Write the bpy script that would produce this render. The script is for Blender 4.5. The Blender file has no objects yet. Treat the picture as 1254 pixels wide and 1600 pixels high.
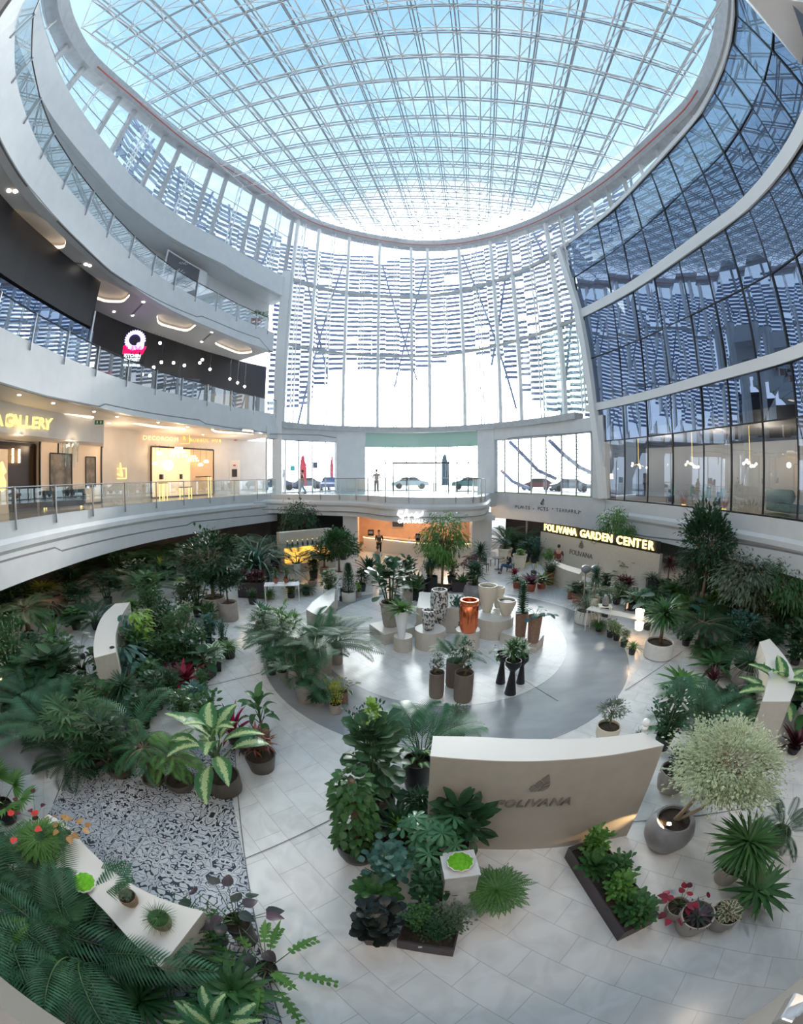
import bpy, bmesh, math, random
import numpy as np
from mathutils import Vector, Matrix, noise
SC = bpy.context.scene
COL = SC.collection
PI = math.pi
random.seed(7)
# ------------------------------------------------------------------ camera
CZ = 5.4                      # eye height above the ground floor
F = 620.0                     # equidistant lens, pixels per radian on a 1254 px wide frame
CXP, CYP, HYP = 627.0, 800.0, 750.0
PITCH = (CYP - HYP) / F
cam = bpy.data.cameras.new('camera')
camo = bpy.data.objects.new('camera', cam)
COL.objects.link(camo)
camo.location = (0, 0, CZ)
camo.rotation_euler = (PI / 2 - PITCH, 0, 0)
cam.type = 'PANO'
cam.panorama_type = 'FISHEYE_LENS_POLYNOMIAL'
cam.sensor_fit = 'HORIZONTAL'
cam.sensor_width = 36.0
cam.sensor_height = 36.0 * 1600 / 1254
cam.fisheye_fov = 3.8
cam.fisheye_polynomial_k0 = 0
cam.fisheye_polynomial_k1 = -(1254 / 36.0) / F
cam.fisheye_polynomial_k2 = 0
cam.fisheye_polynomial_k3 = 0
cam.fisheye_polynomial_k4 = 0
cam.clip_start = 0.05
cam.clip_end = 500
SC.camera = camo
SC.view_settings.view_transform = 'Standard'
SC.view_settings.look = 'None'
SC.view_settings.gamma = 1
SC.view_settings.use_curve_mapping = False
SC.view_settings.exposure = 0.74
# ------------------------------------------------------------------ sky
W = bpy.data.worlds.new('sky')
SC.world = W
W.use_nodes = True
nt = W.node_tree
nt.nodes.clear()
tc = nt.nodes.new('ShaderNodeTexCoord')
sep = nt.nodes.new('ShaderNodeSeparateXYZ')
nt.links.new(tc.outputs['Generated'], sep.inputs[0])
rmp = nt.nodes.new('ShaderNodeValToRGB')
nt.links.new(sep.outputs['Z'], rmp.inputs[0])
el = rmp.color_ramp.elements
el[0].position = 0.0; el[0].color = (1.2, 1.3, 1.42, 1)
el[1].position = 1.0; el[1].color = (0.25, 0.46, 0.66, 1)
for p, c in ((0.30, (1.1, 1.22, 1.4)), (0.50, (.90, 1.06, 1.2)), (0.64, (0.58, .82, .98)), (0.80, (0.36, 0.60, 0.80))):
    e = el.new(p); e.color = (*c, 1)
nz = nt.nodes.new('ShaderNodeTexNoise'); nz.inputs['Scale'].default_value = 2.2; nz.inputs['Detail'].default_value = 5
mp = nt.nodes.new('ShaderNodeMapping'); mp.inputs['Scale'].default_value = (1, 1, 2.5)
nt.links.new(tc.outputs['Generated'], mp.inputs[0]); nt.links.new(mp.outputs[0], nz.inputs[0])
cl = nt.nodes.new('ShaderNodeMapRange'); cl.inputs[1].default_value = .48; cl.inputs[2].default_value = .78; cl.inputs[3].default_value = 0; cl.inputs[4].default_value = .45
nt.links.new(nz.outputs[0], cl.inputs[0])
mx = nt.nodes.new('ShaderNodeMixRGB'); mx.inputs[2].default_value = (.85, .92, .98, 1)
nt.links.new(cl.outputs[0], mx.inputs[0]); nt.links.new(rmp.outputs[0], mx.inputs[1])
# glow of the sky around the sun
vm = nt.nodes.new('ShaderNodeVectorMath'); vm.operation = 'DOT_PRODUCT'
SUNDIR = Vector((math.sin(math.radians(6)) * math.cos(math.radians(13)), math.cos(math.radians(6)) * math.cos(math.radians(13)), math.sin(math.radians(13))))
vm.inputs[1].default_value = SUNDIR
nt.links.new(tc.outputs['Generated'], vm.inputs[0])
gr = nt.nodes.new('ShaderNodeMapRange'); gr.inputs[1].default_value = .86; gr.inputs[2].default_value = 1.0; gr.inputs[3].default_value = 0; gr.inputs[4].default_value = 1
nt.links.new(vm.outputs['Value'], gr.inputs[0])
pw = nt.nodes.new('ShaderNodeMath'); pw.operation = 'POWER'; pw.inputs[1].default_value = 1.4
nt.links.new(gr.outputs[0], pw.inputs[0])
ml = nt.nodes.new('ShaderNodeMath'); ml.operation = 'MULTIPLY'; ml.inputs[1].default_value = 17
nt.links.new(pw.outputs[0], ml.inputs[0])
ad = nt.nodes.new('ShaderNodeMixRGB'); ad.blend_type = 'ADD'; ad.inputs[0].default_value = 1
cmb = nt.nodes.new('ShaderNodeCombineXYZ')
for i in range(3): nt.links.new(ml.outputs[0], cmb.inputs[i])
nt.links.new(mx.outputs[0], ad.inputs[1]); nt.links.new(cmb.outputs[0], ad.inputs[2])
bg = nt.nodes.new('ShaderNodeBackground'); bg.inputs[1].default_value = 0.95
nt.links.new(ad.outputs[0], bg.inputs[0])
wo = nt.nodes.new('ShaderNodeOutputWorld'); nt.links.new(bg.outputs[0], wo.inputs[0])
def light(name, kind, loc, energy, color=(1, 1, 1), size=.1, rot=None, **k):
    l = bpy.data.lights.new(name, kind); l.energy = energy; l.color = color
    if kind == 'AREA': l.size = size
    elif kind == 'SUN': l.angle = size
    else: l.shadow_soft_size = size
    for a, b in k.items(): setattr(l, a, b)
    o = bpy.data.objects.new(name, l); COL.objects.link(o); o.location = loc
    if rot: o.rotation_euler = rot
    return o
sun = light('sun', 'SUN', (0, 60, 30), 2.2, (1.0, .95, .88), math.radians(3))
sun.rotation_euler = (-SUNDIR).to_track_quat('-Z', 'Y').to_euler()
# ------------------------------------------------------------------ materials
def mat(name, col, rough=.5, metal=0.0, emit=None, estr=0.0, spec=.5, coat=0.0):
    m = bpy.data.materials.new(name); m.use_nodes = True
    b = m.node_tree.nodes['Principled BSDF']
    b.inputs['Base Color'].default_value = (*col, 1)
    b.inputs['Roughness'].default_value = rough
    b.inputs['Metallic'].default_value = metal
    b.inputs['Specular IOR Level'].default_value = spec
    b.inputs['Coat Weight'].default_value = coat
    if emit:
        b.inputs['Emission Color'].default_value = (*emit, 1); b.inputs['Emission Strength'].default_value = estr
    return m
def noisy(name, c1, c2, scale=6, rough=.5, metal=0, bump=0, detail=6, spec=.5, stretch=(1, 1, 1)):
    m = mat(name, c1, rough, metal, spec=spec); t = m.node_tree; b = t.nodes['Principled BSDF']
    tc = t.nodes.new('ShaderNodeTexCoord'); mp = t.nodes.new('ShaderNodeMapping'); mp.inputs['Scale'].default_value = stretch
    n = t.nodes.new('ShaderNodeTexNoise'); n.inputs['Scale'].default_value = scale; n.inputs['Detail'].default_value = detail
    r = t.nodes.new('ShaderNodeValToRGB'); r.color_ramp.elements[0].position = .35; r.color_ramp.elements[1].position = .65
    r.color_ramp.elements[0].color = (*c1, 1); r.color_ramp.elements[1].color = (*c2, 1)
    t.links.new(tc.outputs['Object'], mp.inputs[0]); t.links.new(mp.outputs[0], n.inputs[0]); t.links.new(n.outputs[0], r.inputs[0]); t.links.new(r.outputs[0], b.inputs['Base Color'])
    if bump:
        bp = t.nodes.new('ShaderNodeBump'); bp.inputs['Strength'].default_value = bump; t.links.new(n.outputs[0], bp.inputs['Height']); t.links.new(bp.outputs[0], b.inputs['Normal'])
    return m
def glass(name, tint=(1, 1, 1), refl=.12, rough=0.0, gcol=(.9, .92, .95), up=.6):
    m = bpy.data.materials.new(name); m.use_nodes = True; t = m.node_tree; t.nodes.clear()
    tr = t.nodes.new('ShaderNodeBsdfTransparent'); tr.inputs[0].default_value = (*tint, 1)
    gl = t.nodes.new('ShaderNodeBsdfGlossy'); gl.inputs['Roughness'].default_value = rough; gl.inputs['Color'].default_value = (*gcol, 1)
    mx = t.nodes.new('ShaderNodeMixShader'); o = t.nodes.new('ShaderNodeOutputMaterial')
    lw = t.nodes.new('ShaderNodeLayerWeight'); lw.inputs[0].default_value = .35
    mr = t.nodes.new('ShaderNodeMapRange'); mr.inputs[3].default_value = refl; mr.inputs[4].default_value = min(1, refl + up)
    t.links.new(lw.outputs['Facing'], mr.inputs[0]); t.links.new(mr.outputs[0], mx.inputs[0])
    t.links.new(tr.outputs[0], mx.inputs[1]); t.links.new(gl.outputs[0], mx.inputs[2]); t.links.new(mx.outputs[0], o.inputs[0])
    return m
M = {}
M['white'] = noisy('white_paint', (.70, .715, .73), (.66, .675, .695), 1.5, .45)
M['white_gloss'] = mat('white_gloss', (.82, .83, .84), .18)
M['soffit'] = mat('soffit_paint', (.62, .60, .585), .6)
M['groove'] = mat('groove', (.22, .22, .23), .6)
M['steel'] = mat('brushed_steel', (.55, .56, .57), .28, .9)
M['rail_dark'] = mat('dark_rail', (.03, .03, .035), .3)
M['frame_grey'] = noisy('frame_grey', (.52, .53, .55), (.44, .45, .47), 3, .5)
M['frame_white'] = mat('frame_white', (.78, .79, .8), .4)
M['black'] = mat('black', (.012, .012, .014), .4)
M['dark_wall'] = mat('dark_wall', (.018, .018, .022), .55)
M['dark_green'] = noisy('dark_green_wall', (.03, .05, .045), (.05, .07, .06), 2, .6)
M['cream'] = noisy('cream_stone', (.60, .56, .49), (.56, .52, .455), 9, .45)
M['taupe_panel'] = noisy('taupe_panel', (.42, .375, .32), (.39, .35, .30), 5, .5)
M['cream_top'] = mat('cream_top', (.70, .68, .64), .35)
M['gold'] = mat('gold_lettering', (.75, .52, .12), .3, .6, (1, .72, .2), 1.1)
M['glow_warm'] = mat('glow_warm', (1, .8, .5), .5, 0, (1, .70, .36), 3)
M['glow_cove'] = mat('glow_cove', (1, .85, .7), .5, 0, (1, .78, .55), 1.7)
M['glow_yellow'] = mat('glow_yellow', (1, .8, .3), .5, 0, (1, .74, .24), 1.9)
M['glow_orange'] = mat('glow_orange', (1, .55, .1), .5, 0, (1, .50, .07), .95)
M['glow_white'] = mat('glow_white', (1, 1, 1), .5, 0, (1, .98, .95), .85)
M['spot'] = mat('spot_light', (1, 1, 1), .5, 0, (1, .92, .8), 8)
M['glass'] = glass('clear_glass', (.93, .97, .96), .06)
M['glass_rail'] = glass('railing_glass', (.80, .90, .90), .13)
M['glass_roof'] = glass('roof_glass', (.90, .96, .985), .03)
M['glass_dark'] = glass('tinted_mirror_glass', (.30, .34, .36), .50, gcol=(.33, .41, .56), up=.45)
M['glass_dark2'] = glass('tinted_glass', (.70, .74, .73), .20, gcol=(.55, .62, .75), up=.4)
M['glass_green'] = glass('green_glass', (.55, .80, .74), .12)
def floor_mat():
    m = mat('marble_tiles', (.72, .72, .73), .2, spec=.28); t = m.node_tree; b = t.nodes['Principled BSDF']
    tc = t.nodes.new('ShaderNodeTexCoord'); mp = t.nodes.new('ShaderNodeMapping'); mp.inputs['Rotation'].default_value = (0, 0, math.radians(47))
    br = t.nodes.new('ShaderNodeTexBrick'); br.inputs['Scale'].default_value = 1; br.inputs['Brick Width'].default_value = .80; br.inputs['Row Height'].default_value = .50
    br.inputs['Mortar Size'].default_value = .006; br.inputs['Color1'].default_value = (.84, .83, .815, 1); br.inputs['Color2'].default_value = (.78, .77, .755, 1); br.inputs['Mortar'].default_value = (.60, .585, .56, 1)
    n = t.nodes.new('ShaderNodeTexNoise'); n.inputs['Scale'].default_value = 1.8; n.inputs['Detail'].default_value = 8; n.inputs['Distortion'].default_value = 1.5
    r = t.nodes.new('ShaderNodeValToRGB'); r.color_ramp.elements[0].position = .3; r.color_ramp.elements[0].color = (.86, .85, .84, 1); r.color_ramp.elements[1].position = .6; r.color_ramp.elements[1].color = (1, 1, 1, 1)
    x = t.nodes.new('ShaderNodeMixRGB'); x.blend_type = 'MULTIPLY'; x.inputs[0].default_value = 1
    t.links.new(tc.outputs['Object'], mp.inputs[0]); t.links.new(mp.outputs[0], br.inputs[0]); t.links.new(mp.outputs[0], n.inputs[0]); t.links.new(n.outputs[0], r.inputs[0])
    t.links.new(br.outputs[0], x.inputs[1]); t.links.new(r.outputs[0], x.inputs[2]); t.links.new(x.outputs[0], b.inputs['Base Color'])
    return m
M['marble'] = floor_mat()
M['grey_stone'] = noisy('grey_stone', (.30, .315, .33), (.375, .39, .40), .7, .2, stretch=(1, 2.2, 1), detail=9)
M['joint'] = mat('joint', (.16, .16, .165), .5)
def pattern_mat():
    m = mat('encaustic_tiles', (.6, .6, .6), .3); t = m.node_tree; b = t.nodes['Principled BSDF']; L = t.links.new
    tc = t.nodes.new('ShaderNodeTexCoord'); mp = t.nodes.new('ShaderNodeMapping'); mp.inputs['Scale'].default_value = (1.75, 1.75, 1.75)
    L(tc.outputs['Object'], mp.inputs[0])
    def V(op, a, bb=None):
        n = t.nodes.new('ShaderNodeVectorMath'); n.operation = op; L(a, n.inputs[0])
        if bb is not None:
            if isinstance(bb, tuple): n.inputs[1].default_value = bb
            else: L(bb, n.inputs[1])
        return n.outputs[0]
    fl = V('FLOOR', mp.outputs[0]); fr = V('FRACTION', mp.outputs[0]); c = V('SUBTRACT', fr, (.5, .5, 0)); q = V('ABSOLUTE', c)
    wn = t.nodes.new('ShaderNodeTexWhiteNoise'); wn.noise_dimensions = '3D'; L(fl, wn.inputs[0])
    off = V('MULTIPLY', wn.outputs['Color'], (60, 60, 60)); p = V('ADD', q, off)
    n = t.nodes.new('ShaderNodeTexNoise'); n.inputs['Scale'].default_value = 4.2; n.inputs['Detail'].default_value = .6; n.inputs['Distortion'].default_value = .6; L(p, n.inputs[0])
    r = t.nodes.new('ShaderNodeValToRGB'); r.color_ramp.interpolation = 'CONSTANT'; e = r.color_ramp.elements
    e[0].position = 0; e[0].color = (.60, .61, .63, 1); e[1].position = .385; e[1].color = (.035, .042, .06, 1)
    for pp, cc in ((.445, (.64, .65, .67)), (.52, (.30, .33, .38)), (.545, (.66, .67, .69)), (.595, (.035, .042, .06)), (.65, (.50, .53, .57))):
        x = e.new(pp); x.color = (*cc, 1)
    L(n.outputs[0], r.inputs[0])
    br = t.nodes.new('ShaderNodeTexBrick'); br.offset = 0; br.inputs['Scale'].default_value = 1; br.inputs['Brick Width'].default_value = 1; br.inputs['Row Height'].default_value = 1; br.inputs['Mortar Size'].default_value = .012
    br.inputs['Color1'].default_value = (1, 1, 1, 1); br.inputs['Color2'].default_value = (.86, .87, .9, 1); br.inputs['Mortar'].default_value = (.6, .6, .62, 1)
    L(mp.outputs[0], br.inputs[0])
    x = t.nodes.new('ShaderNodeMixRGB'); x.blend_type = 'MULTIPLY'; x.inputs[0].default_value = 1; L(r.outputs[0], x.inputs[1]); L(br.outputs[0], x.inputs[2]); L(x.outputs[0], b.inputs['Base Color'])
    return m
M['pattern'] = pattern_mat()
# ------------------------------------------------------------------ lens helpers: a pixel of the photograph to a place in the hall
def ray(px, py):
    dx, dy = px - CXP, CYP - py
    r = math.hypot(dx, dy) + 1e-9
    th = r / F
    v = Vector((dx / r * math.sin(th), math.cos(th), dy / r * math.sin(th)))
    c, s = math.cos(-PITCH), math.sin(-PITCH)
    return Vector((v.x, v.y * c - v.z * s, v.y * s + v.z * c))
def G(px, py, z=0.0):
    v = ray(px, py); t = (z - CZ) / v.z
    return Vector((v.x * t, v.y * t, z))
def elev(px, py):
    v = ray(px, py); return math.atan2(v.z, math.hypot(v.x, v.y))
def azim(px, py):
    v = ray(px, py); return math.degrees(math.atan2(v.x, v.y))
def zat(p, px, py):
    return CZ + math.hypot(p[0], p[1]) * math.tan(elev(px, py))
def slant(p):
    return math.sqrt(p[0] ** 2 + p[1] ** 2 + ((p[2] if len(p) > 2 else 0) - CZ) ** 2)
# ------------------------------------------------------------------ mesh helpers
class MB:
    def __init__(s): s.v = []; s.f = []; s.uv = None
    def add(s, vs, fs):
        o = len(s.v); s.v += [tuple(v) for v in vs]; s.f += [tuple(i + o for i in f) for f in fs]; return s
    def box(s, c, d, rz=0, M4=None):
        x, y, z = d[0] / 2, d[1] / 2, d[2] / 2
        vs = [Vector((sx * x, sy * y, sz * z)) for sz in (-1, 1) for sy in (-1, 1) for sx in (-1, 1)]
        R = Matrix.Rotation(rz, 3, 'Z')
        vs = [(R @ v) + Vector(c) for v in vs]
        if M4: vs = [M4 @ v for v in vs]
        return s.add(vs, [(0, 2, 3, 1), (4, 5, 7, 6), (0, 1, 5, 4), (2, 6, 7, 3), (0, 4, 6, 2), (1, 3, 7, 5)])
    def bar(s, a, b, w, h=None, n=4, up=Vector((0, 0, 1))):
        a, b = Vector(a), Vector(b); d = b - a
        if d.length < 1e-6: return s
        d.normalize(); u = d.cross(up)
        if u.length < 1e-3: u = d.cross(Vector((1, 0, 0)))
        u.normalize(); v = u.cross(d); h = h or w
        vs = []
        for p in (a, b):
            for k in range(n):
                t = 2 * PI * (k + .5) / n; m = 1 / math.cos(PI / n) if n == 4 else 1
                vs.append(p + u * math.cos(t) * w / 2 * m + v * math.sin(t) * h / 2 * m)
        fs = [(k, (k + 1) % n, n + (k + 1) % n, n + k) for k in range(n)] + [tuple(range(n))[::-1], tuple(range(n, 2 * n))]
        return s.add(vs, fs)
    def tube(s, pts, rad, n=6):
        pts = [Vector(p) for p in pts]; m = len(pts); vs = []
        if not hasattr(rad, '__len__'): rad = [rad] * m
        u = None
        for i, p in enumerate(pts):
            d = (pts[min(i + 1, m - 1)] - pts[max(i - 1, 0)]).normalized()
            if u is None:
                u = d.cross(Vector((0, 0, 1)));
                if u.length < 1e-3: u = d.cross(Vector((1, 0, 0)))
            else: u = u - d * u.dot(d)
            u = u.normalized() if u.length > 1e-6 else Vector((1, 0, 0)); v = d.cross(u)
            for k in range(n):
                t = 2 * PI * k / n; vs.append(p + (u * math.cos(t) + v * math.sin(t)) * rad[i])
        fs = [(i * n + k, i * n + (k + 1) % n, (i + 1) * n + (k + 1) % n, (i + 1) * n + k) for i in range(m - 1) for k in range(n)]
        fs += [tuple(range(n))[::-1], tuple(range((m - 1) * n, m * n))]
        return s.add(vs, fs)
    def lathe(s, prof, n=28, c=(0, 0, 0), cap=True):
        vs = []; m = len(prof)
        for r, z in prof:
            for k in range(n):
                t = 2 * PI * k / n; vs.append((c[0] + r * math.cos(t), c[1] + r * math.sin(t), c[2] + z))
        fs = [(i * n + k, i * n + (k + 1) % n, (i + 1) * n + (k + 1) % n, (i + 1) * n + k) for i in range(m - 1) for k in range(n)]
        if cap: fs += [tuple(range(n))[::-1], tuple(range((m - 1) * n, m * n))]
        return s.add(vs, fs)
    def ball(s, c, r, n=10, m=6, sq=(1, 1, 1)):
        vs = []; fs = []
        for i in range(m + 1):
            p = PI * i / m
            for k in range(n):
                t = 2 * PI * k / n; vs.append((c[0] + r * sq[0] * math.sin(p) * math.cos(t), c[1] + r * sq[1] * math.sin(p) * math.sin(t), c[2] + r * sq[2] * math.cos(p)))
        for i in range(m):
            for k in range(n): fs.append((i * n + k, (i + 1) * n + k, (i + 1) * n + (k + 1) % n, i * n + (k + 1) % n))
        return s.add(vs, fs)
    def prism(s, poly, z0, z1):
        n = len(poly)
        vs = [(p[0], p[1], z0) for p in poly] + [(p[0], p[1], z1) for p in poly]
        a = sum(poly[i][0] * poly[(i + 1) % n][1] - poly[(i + 1) % n][0] * poly[i][1] for i in range(n))
        fs = [tuple(range(n))[::-1], tuple(range(n, 2 * n))] + [(i, (i + 1) % n, n + (i + 1) % n, n + i) for i in range(n)]
        if a < 0: fs = [f[::-1] for f in fs]
        return s.add(vs, fs)
    def mesh(s, name, m, smooth=False):
        me = bpy.data.meshes.new(name); me.from_pydata(s.v, [], s.f)
        if m: me.materials.append(m)
        if smooth: me.shade_smooth()
        me.update(); return me
    def build(s, name, m, parent=None, smooth=False, loc=None, bevel=0):
        return link(name, s.mesh(name, m, smooth), parent, loc, bevel)
def link(name, me, parent=None, loc=None, bevel=0):
    o = bpy.data.objects.new(name, me); COL.objects.link(o)
    if parent: o.parent = parent
    if loc is not None: o.location = loc
    if bevel:
        b = o.modifiers.new('bevel', 'BEVEL'); b.width = bevel; b.segments = 2; b.limit_method = 'ANGLE'
    return o
def tag(o, label=None, cat=None, group=None, kind=None):
    if label: o['label'] = label
    if cat: o['category'] = cat
    if group: o['group'] = group
    if kind: o['kind'] = kind
    return o
def empty(name, loc=(0, 0, 0), rz=0, label=None, cat=None, group=None):
    o = bpy.data.objects.new(name, None); COL.objects.link(o); o.location = loc; o.rotation_euler = (0, 0, rz); o.empty_display_size = .1
    return tag(o, label, cat, group)
def struct(o): o['kind'] = 'structure'; return o
def copy_tree(o, parent=None, loc=None, rz=None, label=None, group=None):
    c = o.copy(); COL.objects.link(c)
    if parent: c.parent = parent
    if loc is not None: c.location = loc
    if rz is not None: c.rotation_euler = (0, 0, rz)
    if label: c['label'] = label
    if group: c['group'] = group
    for ch in list(o.children): copy_tree(ch, c)
    return c
def text_mesh(s, size, extrude=.01, offset=0.0, align='CENTER', shear=0, space=1.0):
    cu = bpy.data.curves.new('txt', 'FONT'); cu.body = s; cu.size = size; cu.extrude = extrude; cu.offset = offset
    cu.align_x = align; cu.align_y = 'CENTER'; cu.shear = shear; cu.space_character = space; cu.resolution_u = 3
    ob = bpy.data.objects.new('txt', cu); COL.objects.link(ob)
    bpy.context.view_layer.update()
    me = bpy.data.meshes.new_from_object(ob.evaluated_get(bpy.context.evaluated_depsgraph_get()))
    bpy.data.objects.remove(ob); bpy.data.curves.remove(cu)
    return me
def place_text(name, s, size, m, p, facing, parent=None, tilt=0, **k):
    """text standing upright at p, its front towards the horizontal direction `facing`"""
    me = text_mesh(s, size, **k); me.materials.clear(); me.materials.append(m)
    f = Vector((facing[0], facing[1], 0)).normalized()
    x = Vector((0, 0, 1)).cross(f); R = Matrix((x, Vector((0, 0, 1)), f)).transposed().to_4x4()
    me.transform(Matrix.Translation(Vector(p)) @ R @ Matrix.Rotation(tilt, 4, 'Z'))
    return link(name, me, parent)
# ------------------------------------------------------------------ the oval plan of the hall
CP = [(-7.2, -0.1), (-9.0, .6), (-9.9, 1.5), (-10.9, 2.9), (-11.8, 4.7), (-12.5, 6.5), (-13.0, 8.6), (-13.4, 11.1), (-13.7, 13.6), (-13.8, 16.4), (-13.6, 19), (-13.1, 21.4), (-12.5, 23.5), (-11.8, 25.8), (-10.9, 27.9), (-9.8, 30.2), (-8, 32.4), (-5, 34.3), (-1.5, 35.3), (2, 35.3), (5.5, 33.8), (8.5, 31.), (10.8, 27.5), (12.2, 24), (13, 21), (13.5, 18), (13.7, 15), (13.8, 12), (13.8, 9.), (13.2, 6), (12.3, 3.5), (11, 1.2), (9.5, .2), (7.5, -.1)]
def catmull(P, k=8):
    out = []
    for i in range(len(P) - 1):
        p0 = P[max(i - 1, 0)]; p1 = P[i]; p2 = P[i + 1]; p3 = P[min(i + 2, len(P) - 1)]
        for j in range(k):
            t = j / k
            out.append(tuple(.5 * (2 * p1[a] + (p2[a] - p0[a]) * t + (2 * p0[a] - 5 * p1[a] + 4 * p2[a] - p3[a]) * t * t + (-p0[a] + 3 * p1[a] - 3 * p2[a] + p3[a]) * t ** 3) for a in range(len(p1))))
    out.append(tuple(P[-1])); return out
DC = np.array(catmull(CP)); DAZ = np.degrees(np.arctan2(DC[:, 0], DC[:, 1]))
_t = np.gradient(DC, axis=0); DN = np.stack([-_t[:, 1], _t[:, 0]], 1); DN /= np.linalg.norm(DN, axis=1, keepdims=True)
DS = np.concatenate([[0], np.cumsum(np.hypot(*np.diff(DC, axis=0).T))])
def rp(az, off=0.0):
    x = np.interp(az, DAZ, DC[:, 0]); y = np.interp(az, DAZ, DC[:, 1]); nx = np.interp(az, DAZ, DN[:, 0]); ny = np.interp(az, DAZ, DN[:, 1])
    l = math.hypot(nx, ny); return Vector((x + nx / l * off, y + ny / l * off))
def rpc(az, off=0.0):
    """as rp, but the offset point itself is seen from the eye at azimuth az"""
    a = az
    for _ in range(12):
        p = rp(a, off); a += .7 * (az - math.degrees(math.atan2(p.x, p.y))); a = max(-88, min(86, a))
    return rp(a, off)
def arcaz(az0, az1, step):
    s0, s1 = np.interp([az0, az1], DAZ, DS); n = max(1, int(round(abs(s1 - s0) / step)))
    return [float(np.interp(s, DS, DAZ)) for s in np.linspace(s0, s1, n + 1)]
def sweep(prof, az0, az1, step=.6, azs=None, zoff=None, pf=rp):
    """closed profile [(offset outwards, z)] swept round the oval"""
    mb = MB(); azs = azs or arcaz(az0, az1, step); n = len(prof)
    for a in azs:
        for o, z in prof:
            p = pf(a, o); mb.v.append((p.x, p.y, z + (zoff(a) if zoff else 0)))
    m = len(azs)
    for i in range(m - 1):
        for k in range(n):
            mb.f.append((i * n + k, (i + 1) * n + k, (i + 1) * n + (k + 1) % n, i * n + (k + 1) % n))
    mb.f += [tuple(range(n)), tuple(range((m - 1) * n, m * n))[::-1]]
    return mb
# ================================================================== THE SETTING
Z1, Z2, Z3, Z4 = 4.4, 10.7, 17.4, 22.6
# ground floor: marble, the round white stage inside its grey ring, straight joints, tiled carpet
mb = MB(); mb.add([(-45, -12, 0), (45, -12, 0), (45, 60, 0), (-45, 60, 0)], [(0, 1, 2, 3)]); struct(mb.build('floor', M['marble']))
def ellipse(cx, cy, ax, ay, n=96): return [(cx + ax * math.cos(2 * PI * k / n), cy + ay * math.sin(2 * PI * k / n)) for k in range(n)]
def flat(poly, z, m, name='floor'):
    mb = MB(); mb.prism(poly, z - .02, z); return struct(mb.build(name, m))
flat(ellipse(1.55, 12.75, 6.13, 6.3), .006, M['grey_stone'])
flat(ellipse(1.44, 13.63, 4.43, 5.26), .012, M['marble'])
# outer grey band that shows at the left edge
flat([(-14, 3.6), (-8.5, 4.35), (-6.85, 4.62), (-6.72, 4.3), (-7.6, 3.0), (-9, 2.2), (-14, 1.2)], .004, M['grey_stone'])
carpet = [tuple(G(*p)[:2]) for p in ((110, 1172), (95, 1240))] + [(-5.6, 1.2), (-1.15, .6), (-1.3, 1.1)] + [tuple(G(*p)[:2]) for p in ((431, 1583), (385, 1359), (363, 1248))] + [(-3.4, 6.2), (-7.6, 6.2)]
flat(carpet, .006, M['pattern'], 'floor')
mb = MB()
def joint(a, b, w=.014): mb.bar((a[0], a[1], .012), (b[0], b[1], .012), w, .006)
for a, b in (((-2.3, 3.5), (-.7, 5.05)), ((5.9, 8.2), (9.2, 9.8)), ((2.4, 11.7), (3.9, 8.2)), ((-6.6, 7.4), (-4.0, 9.8)), ((-2.2, 11.0), (.6, 13.4)), ((-7.4, 6.2), (-6.1, 3.2)), ((-3.45, 6.3), (-1.1, .6)), ((6.1, 3.1), (3.7, 3.9))): joint(a, b)
struct(mb.build('trim_1', M['joint']))
# light pebble bed by the seating
flat([tuple(G(*p)[:2]) for p in ((838, 935), (905, 948), (935, 925), (915, 905), (860, 905), (846, 918))], .008, noisy('pebbles', (.34, .35, .36), (.74, .74, .74), 26, .5, bump=.4))
# ---- slabs, fascias and ceilings of the balconies, left side
def grooves(pts, level_z, off=-.07, zb=None, h=None, a0=None, a1=None):
    """the lower apron stands a little proud; its upper edge steps up and down"""
    az = [azim(*p) for p in pts]; zz = [zat(rp(a), *p) for a, p in zip(az, pts)]
    azs = sorted(set(arcaz(a0, a1, .5) + [a for a in az if a0 < a < a1]))
    mb = MB(); mg = MB()
    for a in azs:
        zt = float(np.interp(a, az, zz)); p0 = rp(a, off); p1 = rp(a, .02)
        mb.v += [(p0.x, p0.y, zb), (p0.x, p0.y, zt), (p1.x, p1.y, zt), (p1.x, p1.y, zb)]
        q0 = rp(a, off - .004)
        mg.v += [(q0.x, q0.y, zt - .05), (q0.x, q0.y, zt + .012), (p1.x, p1.y, zt + .012), (p1.x, p1.y, zt - .05)]
    for b in (mb, mg):
        m = len(azs)
        for i in range(m - 1):
            for k in range(4): b.f.append((i * 4 + k, (i + 1) * 4 + k, (i + 1) * 4 + (k + 1) % 4, i * 4 + (k + 1) % 4))
    return mb, mg
fz = dict(l1=[(0, 877), (84, 855), (95, 860), (291, 820), (301, 815), (428, 803)],
          l2=[(0, 598), (72, 619), (154, 635), (163, 631), (310, 656), (320, 662), (436, 678)],
          l3=[(0, 222), (60, 311), (64, 316), (130, 385), (172, 424), (184, 432), (306, 495), (314, 494), (404, 529), (420, 548)])
JAMB = -17.4
# level 1: fascia all the way round the left, and under the camera
struct(sweep([(0, Z1), (0, Z1 - .55), (-.10, Z1 - .72), (-.10, Z1 - .92), (0, Z1 - 1.05), (0, 2.3), (.5, 2.3), (.5, 3.7), (9, 3.7), (9, Z1)], -88, JAMB - .6).build('wall_left', M['white']))
for b, m_ in zip(grooves(fz['l1'], Z1, zb=2.28, a0=-86, a1=JAMB - .7), ('white', 'groove')): struct(b.build('trim_2', M[m_]))
mb = MB(); mb.prism([(-7.6, -.1), (-3, -.14), (0, -.12), (3, -.14), (7.6, -.1), (11, -8), (-11, -8)], 2.6, Z1); struct(mb.build('wall_near', mat('ledge_stone', (.15, .142, .135), .5)))
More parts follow.
